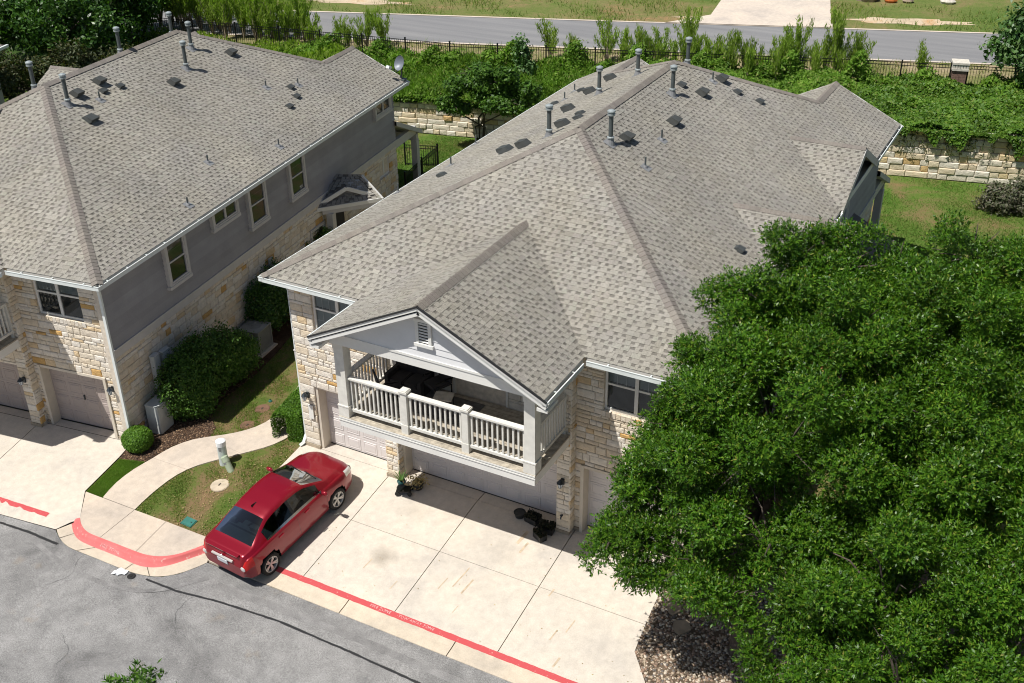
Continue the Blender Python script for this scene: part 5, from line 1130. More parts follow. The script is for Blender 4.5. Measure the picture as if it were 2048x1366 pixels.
# leafy tip of a street tree just in front of the camera's lower edge
tree('street_tree', 'leafy street tree across the asphalt from the red curb', (7.6, -13.5, zs(7.6, -13.5)+.1), [(7.25, -12.72, 5.72, .4, .35, .32), (6.95, -12.75, 5.55, .3, .28, .25), (7.6, -13.6, 4.5, 1.4, 1.2, 1.1), (7.4, -13.2, 5.0, .6, .5, .5)], 9000, .04, 'shrub_leaf', .08, fan=True, inner=.3)
# wispy upright shrubs along the far fence
def wispy(base, h, n, spread, label):
    T_ = empty('wispy_shrub', base, label=label, cat='shrub', group='wispy shrubs along the fence'); m = MB(); P = []; Nr = []
    for i in range(n):
        a = random.uniform(0, 6.28); r = random.uniform(.1, 1)*spread; hh = h*random.uniform(.6, 1.05); e = Vector((math.cos(a)*r, math.sin(a)*r, hh)); c = Vector((math.cos(a)*r*.35, math.sin(a)*r*.35, hh*.5))
        m.tube([(0, 0, -.05), c, e], [.03, .02, .005], 4, cap=False)
        for _ in range(int(110*hh/2)):
            t = random.uniform(.3, 1)**.8; q = (c*2*(1-t)*t+e*t*t) if t < 1 else e; P.append((q.x+random.gauss(0, .07), q.y+random.gauss(0, .07), q.z+random.gauss(0, .05))); Nr.append((random.gauss(0, 1), random.gauss(0, 1), .1))
    m.build('stems', 'dry_twig', T_); P = np.array(P); Nr = unit(np.array(Nr)); k = len(P)
    up = unit(np.array([0, 0, 1.])+rng.normal(0, .35, (k, 3))); sd = unit(np.cross(up, Nr)); L = up*(.17*rng.uniform(.6, 1.3, (k, 1))); w = sd*.019
    V = np.stack([P-L*.5, P+w, P+L, P-w], 1).reshape(-1, 3); link('foliage', np_mesh('foliage', V, np.arange(k*4).reshape(k, 4), 'wispy_leaf'), T_)
WS = [(-17.8, 29.2, 2.0), (-16.9, 29.6, 2.2), (-7.7, 31.4, 2.1), (-6.7, 31.9, 1.3), (-4.9, 32.3, 2.3), (-4.1, 32.6, 1.8), (-2.9, 32.6, 1.6), (-2.0, 33.1, 1.9), (-1.2, 34.4, 2.6), (-.2, 32.8, 1.8), (.7, 32.6, 1.9), (1.7, 32.2, 1.8), (2.6, 32.4, 1.7), (3.9, 32.7, 1.6), (4.5, 34.0, 2.8), (5.6, 33.6, 1.9), (6.3, 35.0, 3.1), (7.2, 35.3, 2.2), (10.0, 36.6, 1.7), (-24.5, 29.6, 2.4), (-25.6, 29.8, 2.8), (-26.8, 29.9, 2.6), (-28.0, 30.0, 2.9), (-29.3, 30.1, 2.8), (-30.4, 29.8, 3.2), (-31.6, 29.8, 3.0), (-27.4, 28.4, 2.6), (-29, 28.4, 2.8), (-30.6, 27.8, 2.6), (-23.2, 29.2, 2.2), (-22.2, 28.8, 1.9), (-21.1, 28.7, 1.6), (-19.5, 29.0, 1.5), (-25.2, 27.8, 2.2), (-23.8, 27.6, 1.8), (6.8, 34.2, 1.6)]+[(-32.2+i*.62, 27.2+1.9*((i*7) % 5)/5, 3.0+1.4*((i*3) % 4)/4-.05*i) for i in range(18)]+[(-3.6+i*.55, 31.6+.17*i+.9*((i*5) % 3)/3, 1.3+1.0*((i*3) % 4)/4) for i in range(20)]+[(-22.5+i*.8, 27.6+.12*i+.8*((i*5) % 3)/3, 1.0+.8*((i*3) % 4)/4) for i in range(7)]
for x, y, h in WS:
    side = 'tall dense wispy shrub at the fence behind the dish house roof' if x < -24 else 'short wispy bright green shrub at the fence behind the dish house roof' if x < -18.5 else ('feathery green shrub on the verge right of the satellite dish' if x < -10 else 'tallest feathery shrub standing behind the fence by the stone pillar' if h > 3.05 else 'low feathery shrub just left of the stone pillar' if x > 9 else 'feathery upright shrub along the fence behind the balcony house')
    wispy((x, y, 2.35), h, max(7, int(h*5)), random.uniform(.24, .42)*h, side)
# growth on the bank
def bank_pts(n, x0, x1, hgt):
    X = rng.uniform(x0, x1, n); Y = np.array([rng.uniform(wall_y(x)-.15, poly_y(FENCE, x)+.1) for x in X]); Z = np.array([hill(x, max(y, wall_y(x)+.05)) for x, y in zip(X, Y)])
    mound = .45+.35*np.sin(X*1.1+Y*.7)*np.sin(X*.6-Y*1.3)+.22*np.sin(X*2.7+1)*np.sin(Y*3.1); return np.stack([X, Y, Z+np.clip(mound, .08, 2)*hgt*(1-.55*rng.random(n)**2)], 1)
P = bank_pts(46000, 7.5, 19.5, .75); leaves('bank_ivy', P, np.tile([0, -.4, 1.], (len(P), 1)), .11, 'ivy_leaf', 1.5, .7, label='thick green vines covering the bank above the right retaining wall', cat='vines', kind='stuff')
n = 5200; X = rng.uniform(8.5, 18, n); drop = np.clip(.25+.35*np.sin(X*2.1)+.3*np.sin(X*5.3+1)+.15*np.sin(X*11), .02, 1.2)*rng.random(n)**1.3
P = np.stack([X, np.array([wall_y(x) for x in X])-.08-.16*rng.random(n), wall_h(9)+.08-drop], 1); leaves('hanging_vine', P, np.tile([0, -1., .3], (n, 1)), .09, 'ivy_leaf', 1.7, .5, label='vine strands trailing over the right retaining wall', cat='vines', kind='stuff')
n = 900; X = np.repeat(rng.uniform(8.8, 17.5, 60), 15); P = np.stack([X+rng.normal(0, .03, n), np.array([wall_y(x) for x in X])-.1, wall_h(9)-rng.random(n)*np.repeat(rng.uniform(.4, 1.3, 60), 15)], 1); leaves('dry_vine', P, np.tile([0, -1., 0], (n, 1)), .04, 'dull_leaf', 4, .4, label='thin dry vine stems hanging down the right retaining wall', cat='vines', kind='stuff')
def along_fence(n, x0, x1, h):
    X = rng.uniform(x0, x1, n); Y = np.array([poly_y(FENCE, x) for x in X])+rng.normal(0, .35, n); hh = np.clip(.45+.35*np.sin(X*1.9)+.25*np.sin(X*4.3+1), .12, 1.1)*h; return np.stack([X, Y, ZB+hh*rng.random(n)**.8], 1)
for x0, x1, n, h, lb_ in ((-21.5, -11, 12000, 1.05, 'loose green growth at the fence foot beside the dish house'), (-11, 8.5, 30000, 1.5, 'dense green growth along the fence behind the balcony house'), (8.5, 16, 9000, .95, 'green growth at the fence foot round the stone pillar')):
    P = along_fence(n, x0, x1, h); leaves('fence_growth', P, np.tile([0, -.4, 1.], (len(P), 1)), .075, 'bank_blade', 2.6, .9, label=lb_, cat='undergrowth', kind='stuff')
def tallgrass(name, n, x0, x1, hgt, label, mat='ivy_leaf', size=.06, aspect=6):
    P = bank_pts(n, x0, x1, hgt); k = len(P); up = unit(np.array([0, -.15, 1.])+rng.normal(0, .45, (k, 3))); sd = unit(np.cross(up, rng.normal(0, 1, (k, 3)))); L = up*(size*aspect*rng.uniform(.5, 1.2, (k, 1)))*.5; w = sd*size*.5
    V = np.stack([P-L, P+w, P+L, P-w], 1).reshape(-1, 3); link(name, np_mesh(name, V, np.arange(k*4).reshape(k, 4), mat), None, label=label, cat='grass', kind='stuff')
P = bank_pts(46000, -15.5, -3, .85); leaves('bank_grass', P, np.tile([0, -.5, 1.], (len(P), 1)), .075, 'bank_blade', 3.2, .8, label='tall rank grass on the bank above the left retaining wall', cat='grass', kind='stuff')
tallgrass('bank_blades', 9000, -15.5, -3, 1.1, 'long upright grass blades standing out of the left bank', 'bank_blade', .05, 9)
P = bank_pts(9000, -15, -3, .55); leaves('bank_weeds', P, np.tile([0, -.4, 1.], (len(P), 1)), .1, 'shrub_leaf', 1.6, .8, label='broad leaved weeds among the grass of the left bank', cat='weeds', kind='stuff')
P = bank_pts(30000, -3, 8, .9); leaves('bank_grass', P, np.tile([0, -.5, 1.], (len(P), 1)), .085, 'bank_blade', 2.6, .8, label='rank grass on the bank behind the balcony house', cat='grass', kind='stuff')
tallgrass('bank_grass', 16000, -30, -15.5, .8, 'rank grass behind the dish house', 'wispy_leaf')

# ------------------------------------------------------------------ retaining wall, fences
def retaining(x0, x1, h, rows, label, seed, obj):
    a = math.atan(.209); L = (x1-x0)/math.cos(a); R = empty('retaining_wall', (x0, wall_y(x0), gl(x0, wall_y(x0))), a, label=label, cat='wall')
    m = MB(); m.box(0, L, .12, .5, -.3, h-.02); m.build('backing', 'foundation', R); r = random.Random(seed); rh = h/rows; J = MB()
    for k in range(rows):
        u = -r.uniform(0, .4)
        while u < L:
            w = r.choice((.35, .45, .6, .75, .9))*r.uniform(.85, 1.1); i = r.randrange(6); uu = max(u, 0); ww = min(u+w, L)-uu; u += w
            if ww < .1: continue
            d = .3*r.uniform(.85, 1.15); S = Matrix.Translation((uu+.008, .3+k*.012, k*rh+.008)) @ Matrix.Diagonal((ww-.016, d+k*.0, rh-.016, 1))
            if obj: link('block', BLOCK_ME[i], R, S)
            else: J.add([S @ Vector(v) for v in BLOCKS[i].v], BLOCKS[i].f)
    if J.f: J.build('block_course', 'wall_block', R, kind='stuff')
    return R
rl_ = retaining(-14.5, -5.2, 1.5, 6, 'cream limestone block retaining wall below the tall grass behind the small yard', 5, True)
for i, u in enumerate((3.2, 4.0, 4.7)): link('block', BLOCK_ME[i], rl_, Matrix.Translation((u, .32, 1.508)) @ Matrix.Diagonal((.72, .3, .2, 1)))
retaining(-5.2, 8.2, 1.9, 7, 'limestone retaining wall section hidden behind the balcony house', 6, False)
retaining(8.2, 19, 2.2, 8, 'cream limestone block retaining wall under hanging vines by the back lawn', 7, True)
PK = MB().box(-.009, .009, -.009, .009, .06, 1.06).mesh('picket', 'black_metal')
def picket_fence(pts, h, label, base=None, space=.125, post=2.4, objs=None, zf=lambda x, y: ZB, group=None):
    """objs(x) tells where the pickets are single objects"""
    F = empty('metal_fence', (*pts[0], zf(*pts[0])), label=label, cat='fence', group=group); b = F.location.copy(); J = MB(); k = 0
    for p, q in zip(pts, pts[1:]):
        L = math.hypot(q[0]-p[0], q[1]-p[1]); a = math.atan2(q[1]-p[1], q[0]-p[0]); t = Vector(((q[0]-p[0])/L, (q[1]-p[1])/L))
        n = max(1, round(L/post)); rz = Matrix.Rotation(a, 4, 'Z')
        for i in range(n+1):
            x, y = p[0]+t.x*L*i/n, p[1]+t.y*L*i/n; m = MB(); m.box(-.032, .032, -.032, .032, -.1, h+.08); m.box(-.04, .04, -.04, .04, h+.08, h+.105); m.build('post', 'black_metal', F, Matrix.Translation((x-b.x, y-b.y, zf(x, y)-b.z)) @ rz)
        for i in range(n):
            x0_, y0_ = p[0]+t.x*L*i/n, p[1]+t.y*L*i/n; z0_ = zf(x0_, y0_); x1_, y1_ = p[0]+t.x*L*(i+1)/n, p[1]+t.y*L*(i+1)/n; z1_ = zf(x1_, y1_)
            for hz in (.12, h-.16, h-.02):
                m = MB(); m.bar((x0_-b.x, y0_-b.y, z0_-b.z+hz), (x1_-b.x, y1_-b.y, z1_-b.z+hz), .022, .03); m.build('rail', 'black_metal', F)
            c = int(L/n/space)
            for j in range(1, c):
                x, y = x0_+(x1_-x0_)*j/c, y0_+(y1_-y0_)*j/c; z = zf(x, y); M = Matrix.Translation((x-b.x, y-b.y, z-b.z)) @ Matrix.Diagonal((1, 1, h/1.06, 1))
                if (objs is None or objs(x)) and k < 300: link('picket', PK, F, M); k += 1
                else: J.add([M @ Vector(v) for v in [(-.009,-.009,.06),(.009,-.009,.06),(.009,.009,.06),(-.009,.009,.06),(-.009,-.009,1.06),(.009,-.009,1.06),(.009,.009,1.06),(-.009,.009,1.06)]], [(0,1,5,4),(1,2,6,5),(2,3,7,6),(3,0,4,7),(4,5,6,7)])
    if J.f: J.build('picket_row', 'black_metal', F, kind='stuff')
    return F
picket_fence([(-34, 25.3), (-30, 25.7), (-21.9, 26.9), (-11.9, 28.2), (7.2, 34.2), (11.55, 35.3)], 1.15, 'long black picket fence on top of the bank along the far road', objs=lambda x: -21.5 < x < -6.3 or x > 3)
picket_fence([(12.3, 35.5), (14.7, 36.1), (20, 37.5), (26, 39)], 1.15, 'black picket fence continuing right of the stone pillar', objs=lambda x: x < 16)
picket_fence([(-9.75, 20.35), (-8.28, 20.85), (-7.75, 17.3)], 1.05, 'short black picket fence closing the small yard at the dish house corner', zf=lambda x, y: gl(x, y)-.05, space=.11, post=1.8)
m = MB(); P_ = empty('stone_pillar', (11.92, 35.4, 2.4), .25, label='square fence pillar of brown stone with a pale block cap', cat='pillar')
for k in range(6):
    for j in range(2):
        b = MB(); w = .62; x0 = -w/2+(.0 if j == 0 else (.3 if k % 2 else .22)); x1 = (-w/2+(.3 if k % 2 else .22)-.01) if j == 0 else w/2; b.box(x0, x1, -w/2, w/2, k*.16+.005, k*.16+.155); b.build('stone', 'brick_brown', P_)
b = MB(); b.box(-.37, .37, -.37, .37, .96, 1.06); b.build('cap_slab', 'pale_stone', P_)
for i in range(6): b = MB(); b.box(-.36+i*.122, -.36+i*.122+.1, -.35, .35, 1.06, 1.25); b.build('cap_block', 'pale_stone', P_)
b = MB(); b.box(-.38, .38, -.38, .38, 1.25, 1.34); b.build('cap_top', 'pale_stone', P_)
# ------------------------------------------------------------------ entry porch of the left house (in that house's frame)
def lpt(x, y, z=0): return (x+WX, y, z)
A_, B_, C_, D_, E_, F_ = lpt(0, 13.45, 3.55), lpt(.95, 13.75, 3.55), lpt(0, 11.85, 2.78), lpt(1.85, 13.6, 2.78), lpt(.97, 13.95, 2.78), lpt(0, 13.65, 2.78)
dn = lambda p, d: (p[0], p[1], p[2]-d)
m = MB(); vs = [A_, B_, C_, D_, E_, F_]; m.add(vs+[dn(v, .12) for v in vs], [(0,2,3,1), (1,3,4), (0,1,4,5)], 0); m.f += [(2,8,9,3), (3,9,10,4), (4,10,11,5), (8,6,7,9), (6,11,10,7)]; m.mi += [1]*5
pr = m.build('entry_roof', ['shingle_base', 'house_trim'], house_l)
# shingle courses on its front slope
for k in range(1, 13):
    t0, t1 = (k-1)/12, k/12; L0, L1 = Vector(C_).lerp(Vector(A_), t0), Vector(C_).lerp(Vector(A_), t1); R0, R1 = Vector(D_).lerp(Vector(B_), t0), Vector(D_).lerp(Vector(B_), t1)
    n = max(3, int((R0-L0).length/.17)); n1 = (R0-L0).cross(L1-L0).normalized(); n1 = n1 if n1.z > 0 else -n1
    for i in range(n):
        if (i*7+k*3) % 5 == 0: continue
        q = [L0.lerp(R0, i/n)+n1*.02, L0.lerp(R0, (i+.82)/n)+n1*.02, L1.lerp(R1, (i+.82)/n)+n1*.006, L1.lerp(R1, i/n)+n1*.006]; s = MB(); s.add(q+[q[0]-n1*.02, q[1]-n1*.02], [(0,1,2,3), (4,5,1,0)]); s.build('shingle', 'shingle', pr)
for p, q in ((C_, D_), (D_, B_)):
    b = MB(); b.bar(dn(p, .06), dn(q, .06), .07, .14); b.build('fascia', 'white_paint', house_l)
la, lb, ap = Vector(lpt(.02, 12.15, 2.86)), Vector(lpt(1.5, 13.55, 2.86)), Vector(lpt(.74, 12.87, 3.3)); bk = Vector((-.5, .53, 0))
m = MB(); m.add([la, ap, lb, la+bk*.9, ap+bk*1.0, lb+bk*.9], [(0,3,4,1), (1,4,5,2)]); m.build('pediment_roof', 'shingle_base', house_l)
for p in (la, lb): b = MB(); b.bar(p-bk*.04, ap-bk*.04, .05, .15); b.build('pediment_board', 'white_paint', house_l)
m = MB(); m.add([la+bk*.1, lb+bk*.1, ap+bk*.1], [(0,1,2), (2,1,0)]); m.build('pediment_face', 'house_siding', house_l)
b = MB(); b.bar(lpt(.1, 12.05, 2.6), lpt(1.65, 13.5, 2.6), .16, .22); b.build('entry_beam', 'house_trim', house_l)
for x, y in ((.35, 12.25), (1.55, 13.4)): b = MB(); b.box(*[WX+x-.13, WX+x+.13, y-.13, y+.13], -.1, 2.5); b.build('entry_post', 'house_trim', house_l)
b = MB(); b.box(WX+.02, WX+.06, 12.75, 13.75, 0, 2.15); ed = b.build('entry_door', 'cushion_dark', house_l); b = MB(); b.box(WX+.06, WX+.1, 12.85, 12.9, .95, 1.1); b.build('handle', 'chrome', ed)
win(house_l, Matrix.Translation((WX, 11.2, .5)) @ Matrix.Rotation(math.pi/2, 4, 'Z') @ Matrix.Translation((0, -.06, 0)), .95, 1.6, 1, True, .07, 'screen')
# ------------------------------------------------------------------ things fixed to or beside the left house wall
def lworld(x, y, z): a = from_left(x, y); return (a[0], a[1], z+LD[2])
def box_thing(name, label, loc, rz, w, d, h, mat, cat='utility box', lid=.02, group=None):
    E = empty(name, loc, rz, label=label, cat=cat, group=group); m = MB(); m.box(-w/2, w/2, -d/2, d/2, 0, h); m.build('casing', mat, E)
    l = MB(); l.box(-w/2-.012, w/2+.012, -d/2-.012, d/2+.012, h, h+lid); l.build('lid', mat, E)
    s = MB(); s.box(-w/2+.03, w/2-.03, -d/2-.012, -d/2-.001, .04, h-.04); s.build('door_panel', mat, E); b = MB(); b.box(w/2-.09, w/2-.06, -d/2-.03, -d/2-.012, h*.5, h*.5+.08); b.build('latch', 'lamp_metal', E); return E
PR = PHI+math.pi/2
box_thing('utility_cabinet', 'large white utility cabinet standing before the stone wall by the mulch', lworld(.42, .95, .02), PR, .62, .42, .98, 'utility_box')
box_thing('meter_box', 'tall narrow grey electric box on the stone wall left of the big shrub', lworld(.17, 1.5, 1.15), PR, .26, .16, 1.1, 'utility_box')
box_thing('meter_box', 'small grey electric box on the stone wall half behind the big shrub', lworld(.15, 2.0, 1.6), PR, .34, .14, .55, 'utility_box')
box_thing('meter_box', 'low grey box on the stone wall just above the white cabinet', lworld(.15, 1.62, .8), PR, .3, .16, .32, 'utility_box')
box_thing('meter_box', 'flat pale cover plate on the stone wall above the shaded shrub', lworld(.09, 8.3, 1.95), PR, .22, .05, .4, 'utility_box')
ac = empty('air_conditioner', (-5.35, 4.2, gl(-5.35, 4.2)), PHI, label='grey air conditioner unit with round top fan in the shade', cat='air conditioner')
m = MB(); m.box(-.4, .4, -.4, .4, .08, .12); m.box(-.4, -.36, -.4, -.36, .12, .92); m.box(.36, .4, -.4, -.36, .12, .92); m.box(-.4, -.36, .36, .4, .12, .92); m.box(.36, .4, .36, .4, .12, .92); m.box(-.34, .34, -.34, .34, .12, .9); m.build('casing', 'ac_metal', ac)
for i in range(13):
    z = .15+i*.058; m = MB(); m.box(-.37, .37, -.372, -.36, z, z+.03); m.box(.36, .372, -.37, .37, z, z+.03); m.box(-.37, .37, .36, .372, z, z+.03); m.box(-.372, -.36, -.37, .37, z, z+.03); m.build('louver', 'ac_metal', ac)
m = MB(); m.lathe([(.33, .94), (.4, .93), (.42, .92), (.3, .96)], n=20); m.box(-.41, .41, -.41, .41, .9, .925); m.build('top_cover', 'ac_metal', ac)
m = MB(); m.lathe([(0, .941), (.3, .941), (.32, .935)], n=20); m.build('fan_well', 'drip_edge', ac)
for k in range(4): a = k*1.57; m = MB(); m.obox((math.cos(a)*.15, math.sin(a)*.15, .955), (math.cos(a)*.13, math.sin(a)*.13, 0), (-math.sin(a)*.05, math.cos(a)*.05, .02), (0, 0, .003)); m.build('fan_blade', 'ac_metal', ac)
m = MB(); m.slab([(-.5, -.5), (.5, -.5), (.5, .5), (-.5, .5)], .08, .12); m.build('pad', 'concrete_walk', ac)
dish = empty('satellite_dish', lworld(.28, 19.1, roof_z(WX+.28, 18.6)), PHI, label='grey satellite dish on the back corner of the roof', cat='satellite dish')
dd = Vector((-.4, -.82, .38)).normalized(); ax = dd.cross(Vector((0, 0, 1))).normalized(); ay = ax.cross(dd); cc = Vector((.02, .05, .62)); m = MB(); vs = []; fs = []
for i in range(6):
    for j in range(20): a = 6.283*j/20; rr = .29*i/5; vs.append(cc+ax*math.cos(a)*rr+ay*math.sin(a)*rr*1.06+dd*(.16*(i/5)**2))
for i in range(5): fs += [(i*20+j, i*20+(j+1) % 20, i*20+20+(j+1) % 20, i*20+20+j) for j in range(20)]
m.add(vs, fs); m.build('reflector', 'dish_grey', dish, smooth=True)
m = MB(); m.tube([(0, 0, -.05), (0, 0, .35), tuple(cc-dd*.05)], .03, 8); m.build('mast', 'vent_grey', dish)
m = MB(); m.tube([tuple(cc-ay*.36+dd*.1), tuple(cc-ay*.3+dd*.62)], .018, 6); m.build('arm', 'vent_grey', dish); m = MB(); m.obox(cc-ay*.26+dd*.62, ax*.09, ay*.05, dd*.07); m.build('receiver', 'plastic_white', dish)
m = MB(); m.box(-.16, .16, -.16, .16, -.03, .01); m.build('foot', 'vent_grey', dish)
fc = empty('faucet', lworld(.1, .25, .45), PR, label='red handled hose tap by the downspout foot', cat='faucet'); m = MB(); m.tube([(0, .05, 0), (0, -.08, 0), (0, -.1, -.05)], .018, 6); m.build('spout', 'lamp_metal', fc); m = MB(); m.lathe([(.03, .03), (.055, .04), (.055, .055), (.02, .06)], (0, -.05, 0), 8); m.build('handle', 'tail_red', fc)
# ------------------------------------------------------------------ lawn furniture of the utilities
def cyl_thing(name, label, loc, r, h, mat, cat, tilt=(0, 0), cap=None, group=None):
    E = empty(name, loc, label=label, cat=cat, group=group); d = Vector((tilt[0], tilt[1], 1)).normalized(); m = MB(); m.tube([-d*.08, d*h*.5, d*h], r, 18); m.build('body', mat, E, smooth=False)
    c = MB(); c.tube([d*(h-.14), d*(h+.01), d*(h+.03)], [r*1.1, r*1.1, r*.8], 18); c.build('cap', cap or mat, E); t = MB(); s = Vector((.3, -1, 0)).normalized(); t.obox(d*h*.72+s*r*1.0, s.cross(d)*.035, d*.06, s*.004); t.build('label_plate', 'flashing', E); return E
cyl_thing('utility_pedestal', 'upright pale grey cylindrical utility pedestal on the grass', (-1.83, -1.55, gl(-1.83, -1.55)), .13, .78, 'utility_post', 'pedestal', cap='plastic_white')
cyl_thing('utility_pedestal', 'short green pedestal tilting beside the taller grey one', (-1.45, -1.72, gl(-1.45, -1.72)), .1, .42, 'utility_green', 'pedestal', (-.55, .1))
def lid(name, label, x, y, r, mat, h=.03):
    E = empty(name, (x, y, gl(x, y)), label=label, cat='lid'); E.rotation_euler = (math.atan(SL)*.6, 0, 0); m = MB(); m.lathe([(r, -.05), (r, h), (r*.96, h+.008), (0, h+.012)], n=24); m.build('cover', mat, E)
    m = MB(); m.lathe([(r*1.05, -.05), (r*1.06, h*.7), (r, h*.7)], n=24); m.build('rim', mat, E); m = MB(); m.box(-.02, .02, -.05, .05, h+.006, h+.018); m.build('lift_slot', 'joint_dark', E)
lid('concrete_manhole', 'round tan concrete lid in the patchy grass', -1.31, -2.35, .25, 'lid_tan')
lid('manhole', 'round rusty brown lid in the grass near the sprinkler', -2.61, 1.13, .22, 'lid_brown', .015)
lid('manhole', 'round rusty brown lid in the grass next to the walk', -2.41, .19, .22, 'lid_brown', .015)
vb = empty('valve_box', (-1.14, -3.83, gl(-1.14, -3.83)), -.05, label='square teal valve box cover in the grass near the landing', cat='lid'); vb.rotation_euler = (math.atan(SL), 0, -.05)
m = MB(); m.box(-.19, .19, -.14, .14, -.1, .025); m.build('frame', 'valve_green', vb); m = MB(); m.box(-.17, .17, -.12, .12, .025, .04); m.build('cover', 'valve_green', vb); m = MB(); m.box(.09, .12, -.02, .02, .04, .045); m.build('bolt', 'drip_edge', vb)
sp = empty('sprinkler_head', (-2.67, 1.59, gl(-2.67, 1.59)), label='small green sprinkler head in the grass', cat='sprinkler'); m = MB(); m.lathe([(.05, -.05), (.06, .02), (.045, .05), (0, .055)], n=12); m.build('ring', 'valve_green', sp); m = MB(); m.lathe([(.02, .05), (.02, .09), (0, .1)], n=8); m.build('riser', 'drip_edge', sp)
tb = empty('plastic_bag', (-1.47, -6.1, zs(-1.47, -6.1)), label='crumpled clear plastic bag on the asphalt by the gutter', cat='litter'); vs = []; m = MB()
for i in range(7):
    for j in range(5): vs.append(((i-3)*.055+random.uniform(-.02, .02), (j-2)*.05+random.uniform(-.02, .02)+.02*i, .03+random.uniform(0, .07)*(1-abs(i-3)/4)))
m.add(vs, [(i*5+j, i*5+5+j, i*5+6+j, i*5+1+j) for i in range(6) for j in range(4)]); m.build('film', 'plastic_white', tb); m = MB(); m.box(-.1, .0, -.05, .0, 0, .02); m.build('wad', 'plastic_white', tb)
dl = empty('rubber_lid', (-1.12, -6.02, zs(-1.12, -6.02)), label='small black disc lying on the asphalt beside the plastic bag', cat='litter'); m = MB(); m.lathe([(.1, 0), (.11, .015), (.09, .025), (0, .02)], n=16); m.build('disc', 'tyre', dl); m = MB(); m.lathe([(.03, .02), (.03, .03), (0, .032)], n=10); m.build('boss', 'tyre', dl)
for x, y, s, lb_ in ((12.15, -1.75, .22, 'flat brown stepping stone in the pebbles further from the wall'), (11.8, -1.32, .18, 'flat brown stepping stone in the pebbles by the drive edge')):
    m = MB(); m.slab([(x+math.cos(a)*s*k, y+math.sin(a)*s*k) for a, k in ((i*6.283/9, 1+.15*math.sin(i*3.7)) for i in range(9))], lambda u, v: gl(u, v)+.05, .1); m.build('stepping_stone', 'flagstone', label=lb_, cat='stone')
# ------------------------------------------------------------------ pots and planters at the garage
def pot(label, x, y, r, h, mat, plant, name='potted_plant', cat='plant'):
    E = empty(name, (x, y, gl(x, y)+.03), label=label, cat=cat); m = MB(); m.lathe([(r*.7, 0), (r*.78, .01), (r, h*.85), (r*1.08, h*.86), (r*1.08, h), (r*.95, h), (r*.92, h*.9)], n=16); m.build('pot', mat, E); m = MB(); m.lathe([(0, h*.9), (r*.93, h*.88)], n=16); m.build('soil', 'mulch', E)
    if plant == 'aloe':
        m = MB()
        for i in range(13):
            a = i*2.4; t = .25+.5*random.random(); d = Vector((math.cos(a)*t, math.sin(a)*t, 1)).normalized(); s = d.cross(Vector((0, 0, 1))).normalized()*.022; L = random.uniform(.24, .4); o = Vector((0, 0, h*.88)); q = o+d*L*.6+Vector((math.cos(a), math.sin(a), 0))*.02
            m.add([o-s, o+s, q+s*.8, o+d*L+Vector((math.cos(a), math.sin(a), 0))*.07, q-s*.8], [(0,1,2,3,4)])
        m.build('leaves', 'young_leaf', E)
    elif plant == 'dry':
        P = rng.normal(0, 1, (260, 3))*np.array([.13, .13, .06])+np.array([0, 0, h+.05]); leaves('leaves', P, np.tile([0, 0, 1.], (260, 1)), .03, 'dry_leaf', 3, 1, E)
    elif plant == 'dark':
        P = rng.normal(0, 1, (420, 3))*np.array([r*.8, r*.8, .07])+np.array([0, 0, h+.06]); leaves('leaves', P, np.tile([0, 0, 1.], (420, 1)), .045, 'dark_leaf', 1.6, .8, E)
pot('aloe in a teal pot between the two garage doors', 3.52, -.42, .11, .2, 'teal_pot', 'aloe'); pot('dried out yellow plant in a dark pot at the double garage door', 3.98, -.3, .15, .2, 'black_pot', 'dry'); pot('empty dark green pot at the double garage door', 7.02, -.12, .15, .16, 'black_pot', None, cat='pot')
cr = empty('plant_caddy', (3.72, -.6, gl(3.72, -.6)+.03), .4, label='small black wheeled plant caddy beside the aloe', cat='caddy'); m = MB(); m.box(-.2, .2, -.14, .14, .12, .15); m.box(-.02, .02, -.14, -.1, .15, .2); m.build('tray', 'black_metal', cr)
for x, y in ((-.17, -.13), (.17, -.13), (-.17, .13), (.17, .13)): m = MB(); m.lathe([(.0, -.025), (.06, -.025), (.065, 0), (.06, .025), (0, .025)], n=14); m.build('wheel', 'tyre', cr, Matrix.Translation((x, y, .065)) @ Matrix.Rotation(math.pi/2, 4, 'X'))
def planter(label, x, y, rz, w, d):
    E = empty('planter', (x, y, gl(x, y)+.03), rz, label=label, cat='planter'); m = MB(); m.box(-w/2, w/2, -d/2, -d/2+.02, 0, .16); m.box(-w/2, w/2, d/2-.02, d/2, 0, .16); m.box(-w/2, -w/2+.02, -d/2, d/2, 0, .16); m.box(w/2-.02, w/2, -d/2, d/2, 0, .16); m.box(-w/2+.02, w/2-.02, -d/2+.02, d/2-.02, .0, .12); m.build('trough', 'black_pot', E)
    n = 420; P = np.stack([rng.uniform(-w/2, w/2, n), rng.uniform(-d/2, d/2, n), .17+rng.random(n)*.09], 1); leaves('plants', P, np.tile([0, 0, 1.], (n, 1)), .045, 'withered_leaf', 1.5, .8, E)
planter('dark planter of withered plants nearest the empty pot', 7.42, -.14, -.2, .38, .26); planter('dark planter of withered plants against the stone pier', 7.9, -.3, .05, .4, .26); planter('dark planter standing forward in the sun shadow edge', 7.85, -.6, -.5, .34, .2)
hb = empty('hose_bib', (8.3, -.24, .62), label='small brass tap on the stone pier under the lantern', cat='faucet'); m = MB(); m.tube([(0, .06, 0), (0, -.06, 0), (0, -.08, -.06)], .02, 6); m.build('spout', 'lamp_metal', hb); m = MB(); m.lathe([(.03, .02), (.045, .03), (.02, .045)], (0, -.03, 0), 8); m.build('handle', 'lamp_metal', hb)
